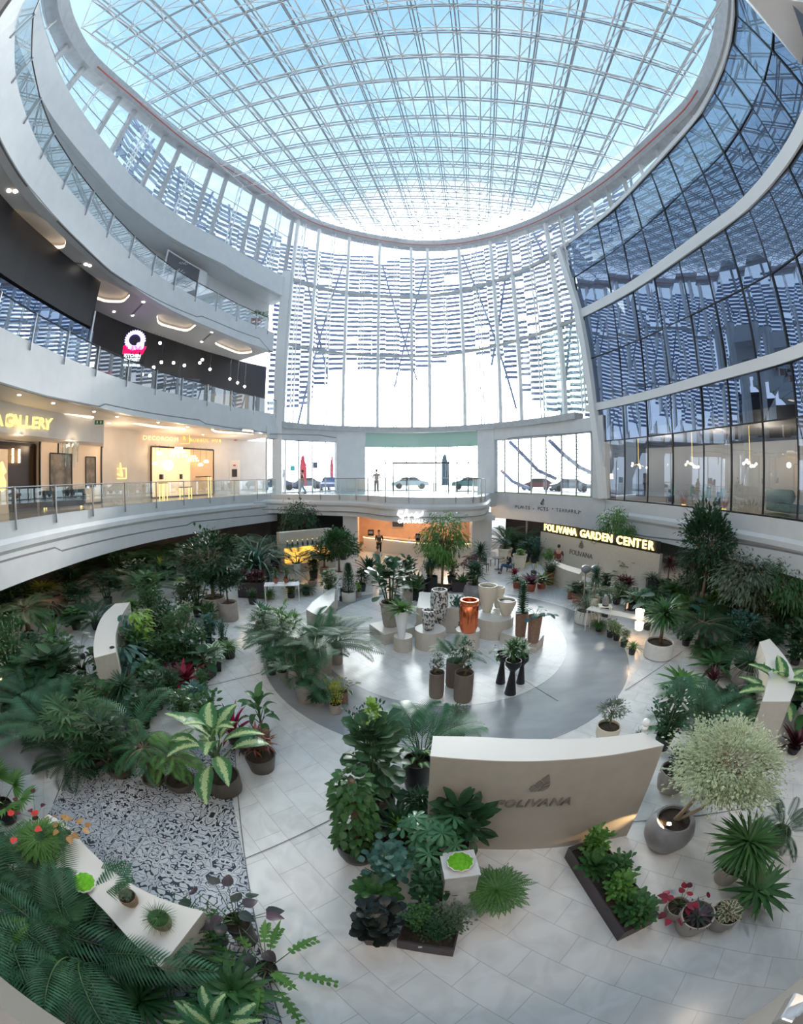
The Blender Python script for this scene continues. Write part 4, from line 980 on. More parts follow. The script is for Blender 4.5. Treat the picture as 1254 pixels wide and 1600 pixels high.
# ================================================================== DISPLAY WALLS, COUNTERS, BENCH
def slab_from_top(name, front, rear, h, label, cat, matf='cream', z0=0.0, k=6):
    f = catmull([tuple(G(*p, h)[:2]) for p in front], k); r = catmull([tuple(G(*p, h)[:2]) for p in rear], k)
    e = empty(name, (0, 0, 0), 0, label, cat); poly = f + r[::-1]
    MB().prism(poly, z0, h - .012).build('body', M[matf], e); MB().prism(poly, h - .012, h).build('top', M['cream_top'], e)
    return e, f, r
H_C = 1.95
dw, dwf, dwr = slab_from_top('display_wall', [(672, 1181), (730, 1186), (800, 1189), (860, 1188), (950, 1180), (1037, 1164)], [(676, 1150), (740, 1151), (800, 1154), (860, 1155), (930, 1153), (1005, 1144)], H_C, 'tall curved beige display wall with a leaf logo and the name FOLIVANA', 'display wall', 'taupe_panel')
# lettering on the concave front
def on_front(px, py, f):
    """point of the wall face under the pixel"""
    best = None; r = ray(px, py)
    for a, b in zip(f, f[1:]):
        a, b = Vector(a), Vector(b); d = b - a; m_ = Matrix(((r.x, -d.x), (r.y, -d.y)))
        if abs(m_.determinant()) < 1e-9: continue
        s = m_.inverted() @ a
        if 0 <= s[1] <= 1 and s[0] > 0: best = (Vector((r.x * s[0], r.y * s[0], CZ + r.z * s[0])), Vector((d.y, -d.x)).normalized())
    return best
ltm = mat('taupe_lettering', (.20, .175, .155), .5)
nm = []
c_, n_ = on_front(833, 1254, dwf)
if n_.dot(Vector((-c_.x, -c_.y))) < 0: n_ = -n_
place_text('lettering', 'FOLIVANA', .205, ltm, (c_.x + n_.x * .02, c_.y + n_.y * .02, c_.z), n_, dw, extrude=.012, offset=.003, shear=.25, space=1.12)
c2_, n2_ = on_front(845, 1226, dwf)
if n2_.dot(Vector((-c2_.x, -c2_.y))) < 0: n2_ = -n2_
place_logo('leaf_logo', (c2_.x + n2_.x * .005, c2_.y + n2_.y * .005, c2_.z), n2_, .27, ltm, dw, .35)
e = empty('ball_ornament', G(1006, 1140, H_C), 0, 'small white round knob standing on the right end of the tall display wall', 'ornament')
MB().lathe([(.05, 0), (.055, .06), (.03, .08)], 16).build('foot', M['white_gloss'], e, smooth=True); MB().ball((0, 0, .13), .065, 16, 10).build('ball', M['white_gloss'], e, smooth=True)
slab_from_top('curved_counter', [(147, 1028), (146, 1008), (151, 982), (162, 960), (180, 943)], [(181, 1019), (180, 1000), (182, 985), (190, 962), (203, 941)], 1.5, 'crescent-shaped beige counter among the plants at the left', 'counter')
p = G(175, 1012, 1.5); tag(MB().lathe([(.07, 0), (.07, .02), (.045, .022), (.04, .008)], 16).build('cable_outlet', M['black'], loc=p), 'round black outlet on the near end of the crescent counter', 'outlet')
slab_from_top('curved_counter', [(1186, 1003), (1196, 1030), (1200, 1060), (1190, 1096)], [(1202, 998), (1230, 1032), (1243, 1066), (1234, 1096)], 1.35, 'curved beige counter at the right edge behind the spotted plant', 'counter')
slab_from_top('curved_bench', [(20, 1318), (58, 1345), (110, 1372), (160, 1420), (205, 1470), (250, 1512)], [(76, 1272), (104, 1290), (143, 1331), (191, 1372), (250, 1403), (318, 1424)], .85, 'low curved cream bench at the bottom left beside the patterned tiles', 'bench')
slab_from_top('curved_counter', [(478, 952), (500, 960), (522, 938)], [(488, 940), (502, 930), (524, 915)], .95, 'small beige counter behind the palm cluster, left of the round stage', 'counter')
# big sign wall with the yellow letters, reception desk
a_, b_ = G(885, 888, 0), G(1049, 935, 0)
sw = empty('sign_wall', (0, 0, 0), 0, 'long beige wall carrying the yellow lit letters and a small leaf logo', 'sign wall')
pa = Vector((11.0, 24.3)); pb = Vector((14.6, 17.2)); pa = Vector(G(885, 886)[:2]) ; dirn = None
azA, azB = azim(887, 832), azim(1062, 868); 
pa = Vector(rp(azA, -2.6)); pb = Vector(rp(azB, -1.4)); za = zat(pa, 887, 832)
path_sweep([tuple(pa), tuple(pb)], [(0, 0), (0, za), (.25, za), (.25, 0)]).build('panel', M['cream'], sw)
dv = (pb - pa); L_ = dv.length; dv.normalize(); nv = Vector((dv.y, -dv.x))
if nv.dot(-pa) < 0: nv = -nv
def onwall(px, py, o=.05):
    r = ray(px, py); d = dv; m_ = Matrix(((r.x, -d.x), (r.y, -d.y))); s = m_.inverted() @ pa; P_ = Vector((r.x, r.y, r.z)) * s[0] + Vector((0, 0, CZ)); return P_ + Vector((nv.x, nv.y, 0)) * o
A_, B_ = onwall(898, 827), onwall(1053, 848)
txt = 'FOLIVANA GARDEN CENTER'; cw = [.5 if c == ' ' else .36 if c == 'I' else .72 for c in txt]; tot = sum(cw); s_ = 0
ls = empty('lit_letters', (0, 0, 0), 0, 'bright yellow lit letters FOLIVANA GARDEN CENTER standing on the beige wall', 'sign')
zt_ = za + .10
hh_ = (zat(Vector(onwall(900, 822)[:2]), 900, 822) - za) * .9
MB().add([(*(pa + dv * .15 + nv * .02), za + .02), (*(pb + nv * .02), za + .02), (*(pb + nv * .02), za + .62), (*(pa + dv * .15 + nv * .02), za + .62)], [(0, 1, 2, 3)]).build('backing', M['black'], ls)
for c, w in zip(txt, cw):
    t = (s_ + w / 2) / tot; s_ += w
    if c != ' ':
        q = pa + dv * (.35 + (L_ - .7) * t) + nv * .08
        place_text('letter', c, .60, M['glow_yellow'], (q.x, q.y, za + .33), nv, ls, extrude=.03, offset=.012)
q = onwall(907, 866, .02); place_text('lettering', 'FOLIVANA', .42, ltm, q, nv, sw, extrude=.01)
q = onwall(908, 852, .02); place_logo('leaf_logo', q, nv, .42, ltm, sw, 0)
slab_from_top('reception_desk', [(862, 880), (880, 889), (905, 897)], [(866, 876), (885, 883), (910, 890)], 1.1, 'beige reception desk in front of the sign wall, a person behind it', 'desk')
# back-lit bottle shelf
A1, B1 = G(441, 897, 0), G(521, 885, 0); sh = empty('display_shelf', (0, 0, 0), 0, 'long beige shelf unit with an orange back-lit front and bottles on top', 'shelf')
d1 = (Vector(B1[:2]) - Vector(A1[:2])).normalized(); n1 = Vector((-d1.y, d1.x)); zt1 = zat(A1, 441, 833)
path_sweep([tuple(A1[:2]), tuple(B1[:2])], [(.1, .55), (.1, zt1), (.6, zt1), (.6, .55)]).build('back', M['cream'], sh)
path_sweep([tuple(A1[:2]), tuple(B1[:2])], [(-.25, 0), (-.25, .55), (.6, .55), (.6, 0)]).build('base', M['cream'], sh)
path_sweep([tuple(A1[:2]), tuple(B1[:2])], [(.0, zt1 * .62), (.0, zt1 * .62 + .05), (.1, zt1 * .62 + .05), (.1, zt1 * .62)]).build('ledge', M['cream_top'], sh)
path_sweep([tuple(Vector(A1[:2]) + d1 * .25), tuple(Vector(B1[:2]) - d1 * .25)], [(.06, .6), (.06, zt1 * .62), (.09, zt1 * .62), (.09, .6)]).build('lit_panel', M['glow_orange'], sh)
LW = (Vector(B1[:2]) - Vector(A1[:2])).length
for i in range(9):
    q = Vector(A1[:2]) + d1 * (LW * (.12 + i * .095)) + n1 * .03
    if i in (0, 2, 4, 5): pass
    e = empty('glass_bottle', (q.x, q.y, zt1 * .62 + .05), 0, 'small dark bottle standing on the shelf ledge above the orange light', 'bottle', 'bottles on the back-lit shelf')
    MB().lathe([(.05, 0), (.06, .03), (.06, .18), (.02, .26), (.02, .34)], 10).build('body', M['dark_green'], e); MB().lathe([(.024, .33), (.024, .37)], 8).build('cap', M['gold'], e)
for i, (t_, m_, lb) in enumerate(((.70, 'cream', 'round clay pot on top shelf ledge above the orange light'), (.90, 'white_gloss', 'white onion-shaped vase at the right end of the shelf'))):
    q = Vector(A1[:2]) + d1 * LW * t_ + n1 * .02; e = MB().lathe([(.08, 0), (.15, .06), (.17, .18), (.1, .28), (.05, .32), (.05, .36)], 14).build('round_vase', M[m_] if i else noisy('mottled_clay', (.35, .22, .15), (.6, .5, .42), 18, .6), None, smooth=True, loc=(q.x, q.y, zt1 * .62 + .05)); tag(e, lb, 'vase')
# ================================================================== PODIUMS OF THE ROUND STAGE
def cyl_podium(px, by, w, top, label, group='cylindrical podiums'):
    p = G(px, by - .0, 0); r = w / 2 * slant(p) / F; p = p + Vector((0, r * .95, 0)); h = top
    e = empty('round_podium', (p.x, p.y, .012), 0, label, 'podium', group)
    MB().lathe([(r, 0), (r, h)], 40, cap=True).build('drum', M['cream'], e, smooth=False); MB().lathe([(r - .004, h), (r - .004, h + .006)], 40).build('top', M['cream_top'], e)
    return p, h + .018, r
def box_podium(corners, h, label, name='square_podium'):
    poly = [tuple(G(x, y, 0)[:2]) for x, y in corners]; cx = sum(p[0] for p in poly) / len(poly); cy = sum(p[1] for p in poly) / len(poly)
    e = empty(name, (cx, cy, .012), 0, label, 'podium'); poly = [(p[0] - cx, p[1] - cy) for p in poly]
    MB().prism(poly, 0, h).build('block', M['cream'], e); MB().prism([(x * .995, y * .995) for x, y in poly], h, h + .006).build('top', M['cream_top'], e)
    return Vector((cx, cy, 0)), h + .018
PD = {}
PD['boxL'] = box_podium([(577, 991), (601, 1009), (648, 996), (622, 978)], .38, 'low square podium under the ribbed planter, leftmost on the stage')
PD['cylS'] = cyl_podium(629.5, 1021, 29, .48, 'smallest round podium, under the slim white vase')
PD['cylM'] = cyl_podium(673, 1019, 48, .62, 'round podium under the small mosaic vase')
PD['blockB'] = box_podium([(650, 990), (715, 990), (720, 965), (655, 960)], .95, 'tall beige block behind the mosaic vases')
PD['cylC'] = cyl_podium(732, 1018, 38, .62, 'round podium under the copper pot')
PD['drumR'] = cyl_podium(776, 1001, 63, .70, 'widest round podium, under the cream vases')
PD['boxR'] = box_podium([(780, 1004), (836, 1022), (848, 1008), (800, 990)], .36, 'low wedge podium under the brown tall planters')
# ================================================================== POTS
PM = dict(brown=noisy('brown_ribbed', (.16, .125, .10), (.20, .16, .13), 14, .6, stretch=(6, 6, .3)), taupe=noisy('taupe_concrete', (.34, .305, .27), (.40, .36, .32), 6, .6), dark=mat('anthracite', (.035, .035, .04), .5), black=M['black'],
          grey=noisy('grey_glaze', (.20, .20, .21), (.26, .26, .275), 5, .35), white=noisy('white_stone', (.70, .68, .64), (.76, .74, .70), 8, .5), cream=mat('cream_ceramic', (.72, .66, .54), .35), terra=noisy('terracotta', (.30, .075, .045), (.36, .10, .06), 6, .55),
          copper=mat('copper', (.92, .24, .10), .22, .92), rust=noisy('rusty_clay', (.20, .12, .08), (.34, .20, .14), 30, .7), silver=mat('satin_white', (.82, .84, .86), .2), bronze=mat('dark_bronze', (.10, .085, .07), .4), wicker=noisy('wicker', (.30, .22, .14), (.16, .11, .07), 30, .8, bump=.5, stretch=(1, 1, 3)), box=mat('aubergine_box', (.055, .04, .045), .45), glow=mat('lit_pot', (.9, .75, .6), .5, 0, (1, .55, .25), .5))
def mosaic():
    m = mat('mosaic_chips', (.5, .5, .5), .3); t = m.node_tree; v = t.nodes.new('ShaderNodeTexVoronoi'); v.inputs['Scale'].default_value = 26
    tc = t.nodes.new('ShaderNodeTexCoord'); mp = t.nodes.new('ShaderNodeMapping'); mp.inputs['Scale'].default_value = (1, 1, .55); t.links.new(tc.outputs['Object'], mp.inputs[0]); t.links.new(mp.outputs[0], v.inputs[0])
    r = t.nodes.new('ShaderNodeValToRGB'); r.color_ramp.interpolation = 'CONSTANT'; e = r.color_ramp.elements; e[0].color = (.06, .06, .06, 1); e[1].position = .36; e[1].color = (.62, .62, .6, 1)
    s = t.nodes.new('ShaderNodeSeparateColor'); t.links.new(v.outputs['Color'], s.inputs[0]); t.links.new(s.outputs[0], r.inputs[0]); t.links.new(r.outputs[0], t.nodes['Principled BSDF'].inputs['Base Color']); return m
PM['mosaic'] = mosaic()
soilm = noisy('potting_soil', (.02, .014, .01), (.05, .035, .025), 30, .95, bump=.4)
POTS = {
    'taper': [(.74, 0), (.78, .02), (1, .93), (1.0, 1), (.93, 1), (.9, .9)],
    'cyl': [(.86, 0), (.96, .06), (1, .2), (1, 1), (.92, 1), (.9, .9)],
    'bowl': [(.55, 0), (.8, .12), (.97, .5), (1, .85), (.98, 1), (.9, 1), (.88, .86)],
    'drum': [(.88, 0), (1, .08), (1.0, .9), (.97, 1), (.9, 1), (.88, .88)],
    'urn': [(.55, 0), (.72, .08), (1.0, .42), (1.04, .62), (.93, .86), (.74, .97), (.78, 1.0), (.70, 1.0), (.66, .93)],
    'ribbed': [(.66, 0), (.70, .05), (.78, .12), (.76, .16), (.84, .3), (.82, .34), (.9, .5), (.88, .54), (.95, .7), (.93, .74), (.98, .86), (1.06, .9), (1.06, 1), (.92, 1), (.9, .9)],
    'vase': [(.42, 0), (.46, .02), (.70, .35), (.96, .75), (1, .92), (1, 1), (.88, 1), (.84, .9)],
    'tallvase': [(.50, 0), (.52, .02), (.62, .3), (.90, .72), (1.0, .86), (.95, 1), (.80, 1), (.78, .92)],
    'mosaicv': [(.60, 0), (.66, .03), (.98, .55), (1.0, .75), (.90, .97), (.88, 1), (.72, 1), (.72, .9)],
    'barrel': [(.62, 0), (.85, .06), (.98, .2), (1, .5), (1, .84), (.93, .86), (1.0, .90), (1.02, .97), (1.0, 1), (.80, 1), (.78, .9)],
    'square': None,
    'hour': [(.72, 0), (.76, .02), (.36, .60), (.34, .68), (.60, .76), (1.0, .86), (1.02, 1.0), (.92, 1.0), (.85, .93)],
    'tile': None,
}
potcache = {}
def make_pot(style, r, h, m, parent, soil=True, name='pot'):
    if style in ('square', 'tile'):
        mb = MB(); w = r; k = .82 if style == 'square' else 1
        b = [(-w * k, -w * k), (w * k, -w * k), (w * k, w * k), (-w * k, w * k)]; t = [(-w, -w), (w, -w), (w, w), (-w, w)]; i_ = [(x * .88, y * .88) for x, y in t]
        mb.add([(x, y, 0) for x, y in b] + [(x, y, h) for x, y in t] + [(x, y, h) for x, y in i_] + [(x, y, h * .9) for x, y in i_], [(3, 2, 1, 0)] + [(i, (i + 1) % 4, 4 + (i + 1) % 4, 4 + i) for i in range(4)] + [(4 + i, 4 + (i + 1) % 4, 8 + (i + 1) % 4, 8 + i) for i in range(4)] + [(8 + i, 8 + (i + 1) % 4, 12 + (i + 1) % 4, 12 + i) for i in range(4)])
        o = mb.build(name, PM[m], parent)
        if soil: MB().box((0, 0, h * .9), (w * 1.75, w * 1.75, .02)).build('soil', soilm, parent)
        return o
    pr = POTS[style]; o = MB().lathe([(a * r, b * h) for a, b in pr], 28, cap=False)
    n = 28; o.f.append(tuple(range(n))[::-1]); o = o.build(name, PM[m], parent, smooth=True)
    mo = o.modifiers.new('edge', 'EDGE_SPLIT'); mo.split_angle = math.radians(50)
    if soil:
        zr = h * pr[-1][1] + .002; rr_ = pr[-1][0] * r * .995; MB().lathe([(rr_, zr - .01), (rr_ * .5, zr + .006), (.001, zr + .01)], 20, cap=False).build('soil' if soil is True else 'inside', soilm if soil is True else M['black'], parent)
    return o
def px_r(w, p): return w / 2 * slant(p) / F
def vase(name, style, px, by, z, w, ty, m, label, cat='vase', group=None):
    p = G(px, by, z); r = px_r(w, p); p = p + Vector((p.x, p.y, 0)).normalized() * r * .5; h = zat(p, px, ty) - z
    e = empty(name, (p.x, p.y, z), 0, label, cat, group); make_pot(style, r, h, m, e, soil='hollow', name='vase_body'); return e
vase('mosaic_vase', 'mosaicv', 669, 986, PD['cylM'][1], 23, 953, 'mosaic', 'smaller black-and-white mosaic vase on the round podium')
vase('mosaic_vase', 'mosaicv', 685, 974, PD['blockB'][1] * .55, 28, 921, 'mosaic', 'taller black-and-white mosaic vase behind the smaller one')
vase('copper_pot', 'barrel', 731, 990, PD['cylC'][1], 29, 937, 'copper', 'shiny copper-red barrel pot on a round podium', 'pot')
vase('cream_vase', 'vase', 760, 958, PD['drumR'][1], 30, 914, 'cream', 'tallest cream vase on the widest podium')
vase('cream_vase', 'vase', 777, 951, PD['drumR'][1], 19, 917, 'cream', 'slimmer cream vase half hidden behind the tallest one')
vase('cream_bowl', 'vase', 790, 963, PD['drumR'][1], 30, 937, 'cream', 'short cream bowl-shaped vase right of the tallest vase', 'bowl')
# moss bowl on the marble pedestal, bowls on the bench
pedt = G(718, 1350, .95); e = empty('marble_pedestal', (pedt.x, pedt.y, 0), math.radians(4), 'square white marble pedestal carrying the moss bowl', 'pedestal')
marb = noisy('veined_marble', (.72, .71, .70), (.55, .54, .53), 4, .2, detail=10)
MB().box((0, 0, .46), (.40, .40, .92)).build('column', marb, e); MB().box((0, 0, .935), (.43, .43, .03)).build('top', marb, e)
moss = noisy('bright_moss', (.10, .36, .01), (.18, .50, .02), 22, .9, bump=1.0)
def moss_bowl(p, r, label, tilt=0):
    e = empty('moss_bowl', p, 0, label, 'bowl')
    n = 40; mb = MB()
    for k, (rr_, zz) in enumerate(((.55, 0), (.85, .25), (1, .7), (1.02, 1.0), (.94, 1.0), (.9, .8))):
        for j in range(n): t = 2 * PI * j / n; w_ = 1 + (.045 * math.sin(11 * t) if k > 1 else 0); mb.v.append((r * rr_ * w_ * math.cos(t), r * rr_ * w_ * math.sin(t), zz * r * .42))
    for k in range(5):
        for j in range(n): mb.f.append((k * n + j, k * n + (j + 1) % n, (k + 1) * n + (j + 1) % n, (k + 1) * n + j))
    mb.f.append(tuple(range(n))[::-1]); mb.build('bowl', PM['white'], e, smooth=True)
    mb = MB(); rr = random.Random(4)
    for k in range(9):
        for j in range(n):
            t = 2 * PI * j / n; q = 1 - k / 8.0; x_, y_ = r * .97 * q * (1 + .05 * math.sin(11 * t)) * math.cos(t), r * .97 * q * (1 + .05 * math.sin(11 * t)) * math.sin(t)
            mb.v.append((x_, y_, r * .40 + (1 - q * q) * r * .12 + .02 * noise.noise(Vector((x_ * 14, y_ * 14, 0)))))
    for k in range(8):
        for j in range(n): mb.f.append((k * n + j, k * n + (j + 1) % n, (k + 1) * n + (j + 1) % n, (k + 1) * n + j))
    mb.build('moss', moss, e, smooth=True); return e
moss_bowl((pedt.x, pedt.y, .95), .16, 'scalloped white bowl of bright green moss on the marble pedestal')
moss_bowl(G(134, 1383, .85), .17, 'white bowl with a mound of green moss on the curved bench')
# ================================================================== TABLES, CHAIRS
def table(name, p, rz, w, d, h, label, m='frame_white', leg=.04):
    e = empty(name, (p[0], p[1], 0), rz, label, 'table')
    MB().box((0, 0, h - .015), (w, d, .03)).build('table_top', M[m], e)
    for sx in (-1, 1):
        for sy in (-1, 1): MB().box((sx * (w / 2 - .04), sy * (d / 2 - .04), (h - .03) / 2), (leg, leg, h - .03)).build('leg', M[m], e)
    return e
tp = G(440, 912, .8); table('plant_table', (tp.x, tp.y), math.radians(15), 1.6, .7, .8, 'white metal table holding small red pots, left of the bottle shelf')
tp2 = G(964, 960, .85); table('plant_stand', (tp2.x + .15, tp2.y), math.radians(-50), 2.6, .5, .85, 'long white shelf table with pots beside the lit lamp', 'cream_top')
tp3 = G(945, 948, .9); table('side_stand', (tp3.x, tp3.y), math.radians(-20), .5, .4, .95, 'small cream side stand holding a grey figure', 'cream_top')
e = empty('stone_figure', (tp3.x, tp3.y, .95), 0, 'small grey pointed stone figure on the cream stand', 'figure'); MB().lathe([(.10, 0), (.13, .06), (.14, .2), (.09, .32), (.02, .42)], 14).build('body', PM['grey'], e, smooth=True); MB().lathe([(.13, 0), (.13, .02)], 14).build('foot', M['black'], e)
def chair(p, rz, label, m, group=None):
    e = empty('chair', (p[0], p[1], 0.01), rz, label, 'chair', group)
    MB().box((0, 0, .45), (.46, .46, .05)).build('seat', m, e, bevel=.015); MB().box((0, .22, .68), (.44, .04, .42)).build('backrest', m, e, bevel=.015)
    for sx in (-1, 1):
        for sy in (-1, 1): MB().box((sx * .2, sy * .2, .215), (.03, .03, .43)).build('leg', M['black'], e)
    return e
seats = [((797, 893), 1.2, 'dark chair with the seated man in the black shirt', M['dark_wall']), ((756, 893), 2.6, 'dark green chair right of the grey urn plant', M['dark_green']), ((530, 872), 0, 'black board-backed chair left of the man at the bar', M['black']), ((766, 884), -1.0, 'white cafe chair left of the small table', M['white'])]
for (x, y), r_, lb, m_ in seats: chair(G(x, y), r_, lb, m_)
ct = G(778, 890); e = empty('cafe_table', (ct.x, ct.y, 0.01), 0, 'small round cafe table in front of the seated man', 'table'); MB().lathe([(.38, .72), (.38, .75)], 24).build('table_top', M['rail_dark'], e); MB().lathe([(.03, .02), (.03, .72)], 10).build('column', M['black'], e); MB().lathe([(.25, 0), (.25, .02)], 20).build('foot', M['black'], e)
# lit lamp on the shelf table
for (x, y, z, lb) in ((998, 966, .86, 'glowing cylindrical lamp on the shelf table, upper of the two'), (997, 985, .35, 'glowing lamp standing low under the shelf table')):
    p = G(x, y, z); e = empty('table_lamp', (p.x, p.y, z), 0, lb, 'lamp'); MB().lathe([(.14, .04), (.17, .30), (.16, .31), (.13, .05)], 18, cap=False).build('lamp_shade', M['glow_cove'], e); MB().lathe([(.1, 0), (.1, .04)], 14).build('base', M['cream'], e)
    light('lamp_light', 'POINT', (p.x, p.y, z + .35), 14, (1, .6, .3), .08)
e = empty('picture_frame', G(978, 953, .87), .6, 'small black picture frame standing on the shelf table', 'picture frame'); MB().box((0, 0, .16), (.26, .03, .32)).build('frame', M['black'], e); MB().box((0, -.018, .16), (.17, .01, .22)).build('picture', M['cream_top'], e)
# planter troughs at the front
def trough(c4, h, label, grp=None):
    poly = [Vector(p) for p in c4]; cx = sum(p.x for p in poly) / 4; cy = sum(p.y for p in poly) / 4; e = empty('planter_trough', (cx, cy, 0), 0, label, 'planter', grp)
    P_ = [(p.x - cx, p.y - cy) for p in poly]; I_ = [(x * .94, y * .9) for x, y in P_]; mb = MB()
    mb.add([(x, y, 0) for x, y in P_] + [(x, y, h) for x, y in P_] + [(x, y, h) for x, y in I_] + [(x, y, h * .8) for x, y in I_], [(3, 2, 1, 0)] + [(i, (i + 1) % 4, 4 + (i + 1) % 4, 4 + i) for i in range(4)] + [(4 + i, 4 + (i + 1) % 4, 8 + (i + 1) % 4, 8 + i) for i in range(4)] + [(8 + i, 8 + (i + 1) % 4, 12 + (i + 1) % 4, 12 + i) for i in range(4)])
    mb.build('box', PM['box'], e); MB().add([(x, y, h * .82) for x, y in I_], [(0, 1, 2, 3)]).build('soil', soilm, e); return e
q0, q1 = G(620, 1481), G(707, 1495); dd = (Vector(q1[:2]) - Vector(q0[:2])); nn = Vector((-dd.y, dd.x)).normalized() * .62
TR1 = [Vector(q0[:2]), Vector(q1[:2]), Vector(q1[:2]) + nn, Vector(q0[:2]) + nn]; trough(TR1, .26, 'dark box planter with price tag at the front, right of the black-leaved plant')
q0, q1 = G(881, 1340), G(964, 1471); dd = (Vector(q1[:2]) - Vector(q0[:2])); nn = Vector((-dd.y, dd.x)).normalized() * .55
TR2 = [Vector(q0[:2]), Vector(q1[:2]), Vector(q1[:2]) + nn, Vector(q0[:2]) + nn]; trough(TR2, .28, 'long dark trough planter of leafy plants, right front of the display wall')
q0, q1 = G(372, 934), G(412, 936); dd = (Vector(q1[:2]) - Vector(q0[:2])); nn = Vector((-dd.y, dd.x)).normalized() * .7
TR3 = [Vector(q0[:2]), Vector(q1[:2]), Vector(q1[:2]) + nn, Vector(q0[:2]) + nn]; trough(TR3, .75, 'high black trough planter of dark red plants at the back left')
q0, q1 = G(706, 926), G(748, 926); nn = Vector((0, .6)); TR4 = [Vector(q0[:2]), Vector(q1[:2]), Vector(q1[:2]) + nn, Vector(q0[:2]) + nn]; trough(TR4, .5, 'grey trough planter behind the round stage, beside the grey urn')
for x, y, z, lb in ((656, 1478, .2, 'white price tag hanging on the front of the dark box planter'), (1099, 1446, .3, 'white price label on the taupe bowl planter'), (623, 1294, .9, 'white price tag hanging from the trailing ivy')):
    p = G(x, y, z); e = MB().box((0, 0, 0), (.045, .006, .05)).build('price_tag', M['white'], loc=(p.x, p.y - .02, p.z)); tag(e, lb, 'price tag')
# ================================================================== OUTSIDE: cars, feather flags, bin
def car(p, rz, col, label):
    e = empty('car', (p[0], p[1], Z1 - .05), rz, label, 'car', 'cars parked outside the glass doors'); m = mat('car_paint', col, .25, .3)
    prof = [(-2.2, .35), (-2.25, .7), (-1.5, .92), (-.9, 1.38), (.6, 1.42), (1.35, .98), (2.15, .85), (2.25, .4)]; mb = MB(); n = len(prof)
    for y, k in ((-.88, 1), (.88, 1)): mb.v += [(x, y * (.86 if z > 1.1 else 1), z) for x, z in prof]
    mb.f = [tuple(range(n)), tuple(range(n, 2 * n))[::-1]] + [(i, n + i, n + (i + 1) % n, (i + 1) % n) for i in range(n)]
    mb.build('body', m, e); gl = M['rail_dark']; wn = [(-1.3, .95), (-.85, 1.32), (.55, 1.36), (1.15, 1.0)]
    for y in (-.90, .90): MB().add([(x, y * (.9 if z > 1.1 else 1), z) for x, z in wn], [(0, 1, 2, 3)]).build('side_window', gl, e)
    for x in (-1.35, 1.4):
        for y in (-.85, .85):
            t = MB(); t.tube([(x, y - .1, .33), (x, y + .1, .33)], .33, 16); t.build('wheel', M['black'], e)
def outp(px, dist): a = math.radians(azim(px, 750)); return (dist * math.sin(a), dist * math.cos(a))
for px, d_, col, rz, lb in ((640, 48, (.55, .60, .64), .1, 'silver car parked outside the entrance doors, left of centre'), (735, 46, (.12, .25, .28), 3.2, 'dark teal car outside the right part of the entrance'), (478, 52, (.16, .22, .32), .2, 'dark blue car outside the left glazing, beyond the red flag'), (432, 46, (.10, .14, .2), .1, 'dark car at the far left behind the left glazing'), (520, 43, (.08, .13, .30), 1.3, 'blue car behind the pillar left of the entrance'), (840, 46, (.30, .10, .10), .4, 'maroon car behind the low louvre screen'), (890, 44, (.2, .24, .3), .2, 'grey car at the right behind the low louvre screen')): car(outp(px, d_), rz - math.radians(azim(px, 750)), col, lb)
def flag(px, d_, top, w, col, label):
    x, y = outp(px, d_); e = empty('feather_flag', (x, y, Z1 - .05), 0, label, 'flag'); h = zat((x, y), px, top) - Z1
    MB().tube([(0, 0, 0), (0, 0, h * .7), (.12, 0, h * .93), (.35, 0, h)], .03, 6).build('pole', M['groove'], e)
    mb = MB(); n = 10
    for k in range(n + 1): t = k / n; z = .5 + (h - .5) * t; o = .0 if t < .8 else (t - .8) * 1.2; mb.v += [(o, .01, z), (o + w * (1 - .75 * max(0, t - .7) / .3), .03 * math.sin(t * 9), z - .1 * t)]
    for k in range(n): mb.f.append((2 * k, 2 * k + 1, 2 * k + 3, 2 * k + 2))
    mb.build('cloth', mat('flag_cloth', col, .7), e)
flag(469, 40, 710, .65, (.50, .04, .07), 'dark red feather flag outside the left glazing, the larger one'); flag(516, 46, 710, .35, (.60, .08, .12), 'slim red feather flag outside, left of the entrance pillar'); flag(690, 42, 708, .8, (.08, .13, .18), 'dark feather flag outside the entrance doors')
x, y = outp(440, 37.5); e = empty('ticket_machine', (x, y, Z1 - .05), 0, 'white kiosk with a dark blue head outside the left glazing', 'kiosk'); MB().box((0, 0, .7), (.6, .5, 1.4)).build('body', M['white'], e); MB().box((0, 0, 1.75), (.5, .4, .7)).build('head', mat('navy', (.04, .06, .14), .4), e)
for px, py, w, col, lb in ((457, 731, .5, (.0, .35, .35), 'teal road sign outside the left glazing'), (492, 726, .6, (.06, .07, .1), 'dark square notice outside between the two red flags')):
    x, y = outp(px, 44); z = zat((x, y), px, py); e = empty('road_sign', (x, y, Z1 - .05), 0, lb, 'sign'); MB().box((0, 0, z - Z1), (w, .05, w * 1.1)).build('plate', mat('plate', col, .5), e); MB().bar((0, .03, 0), (0, .03, z - Z1), .06).build('pole', M['groove'], e)
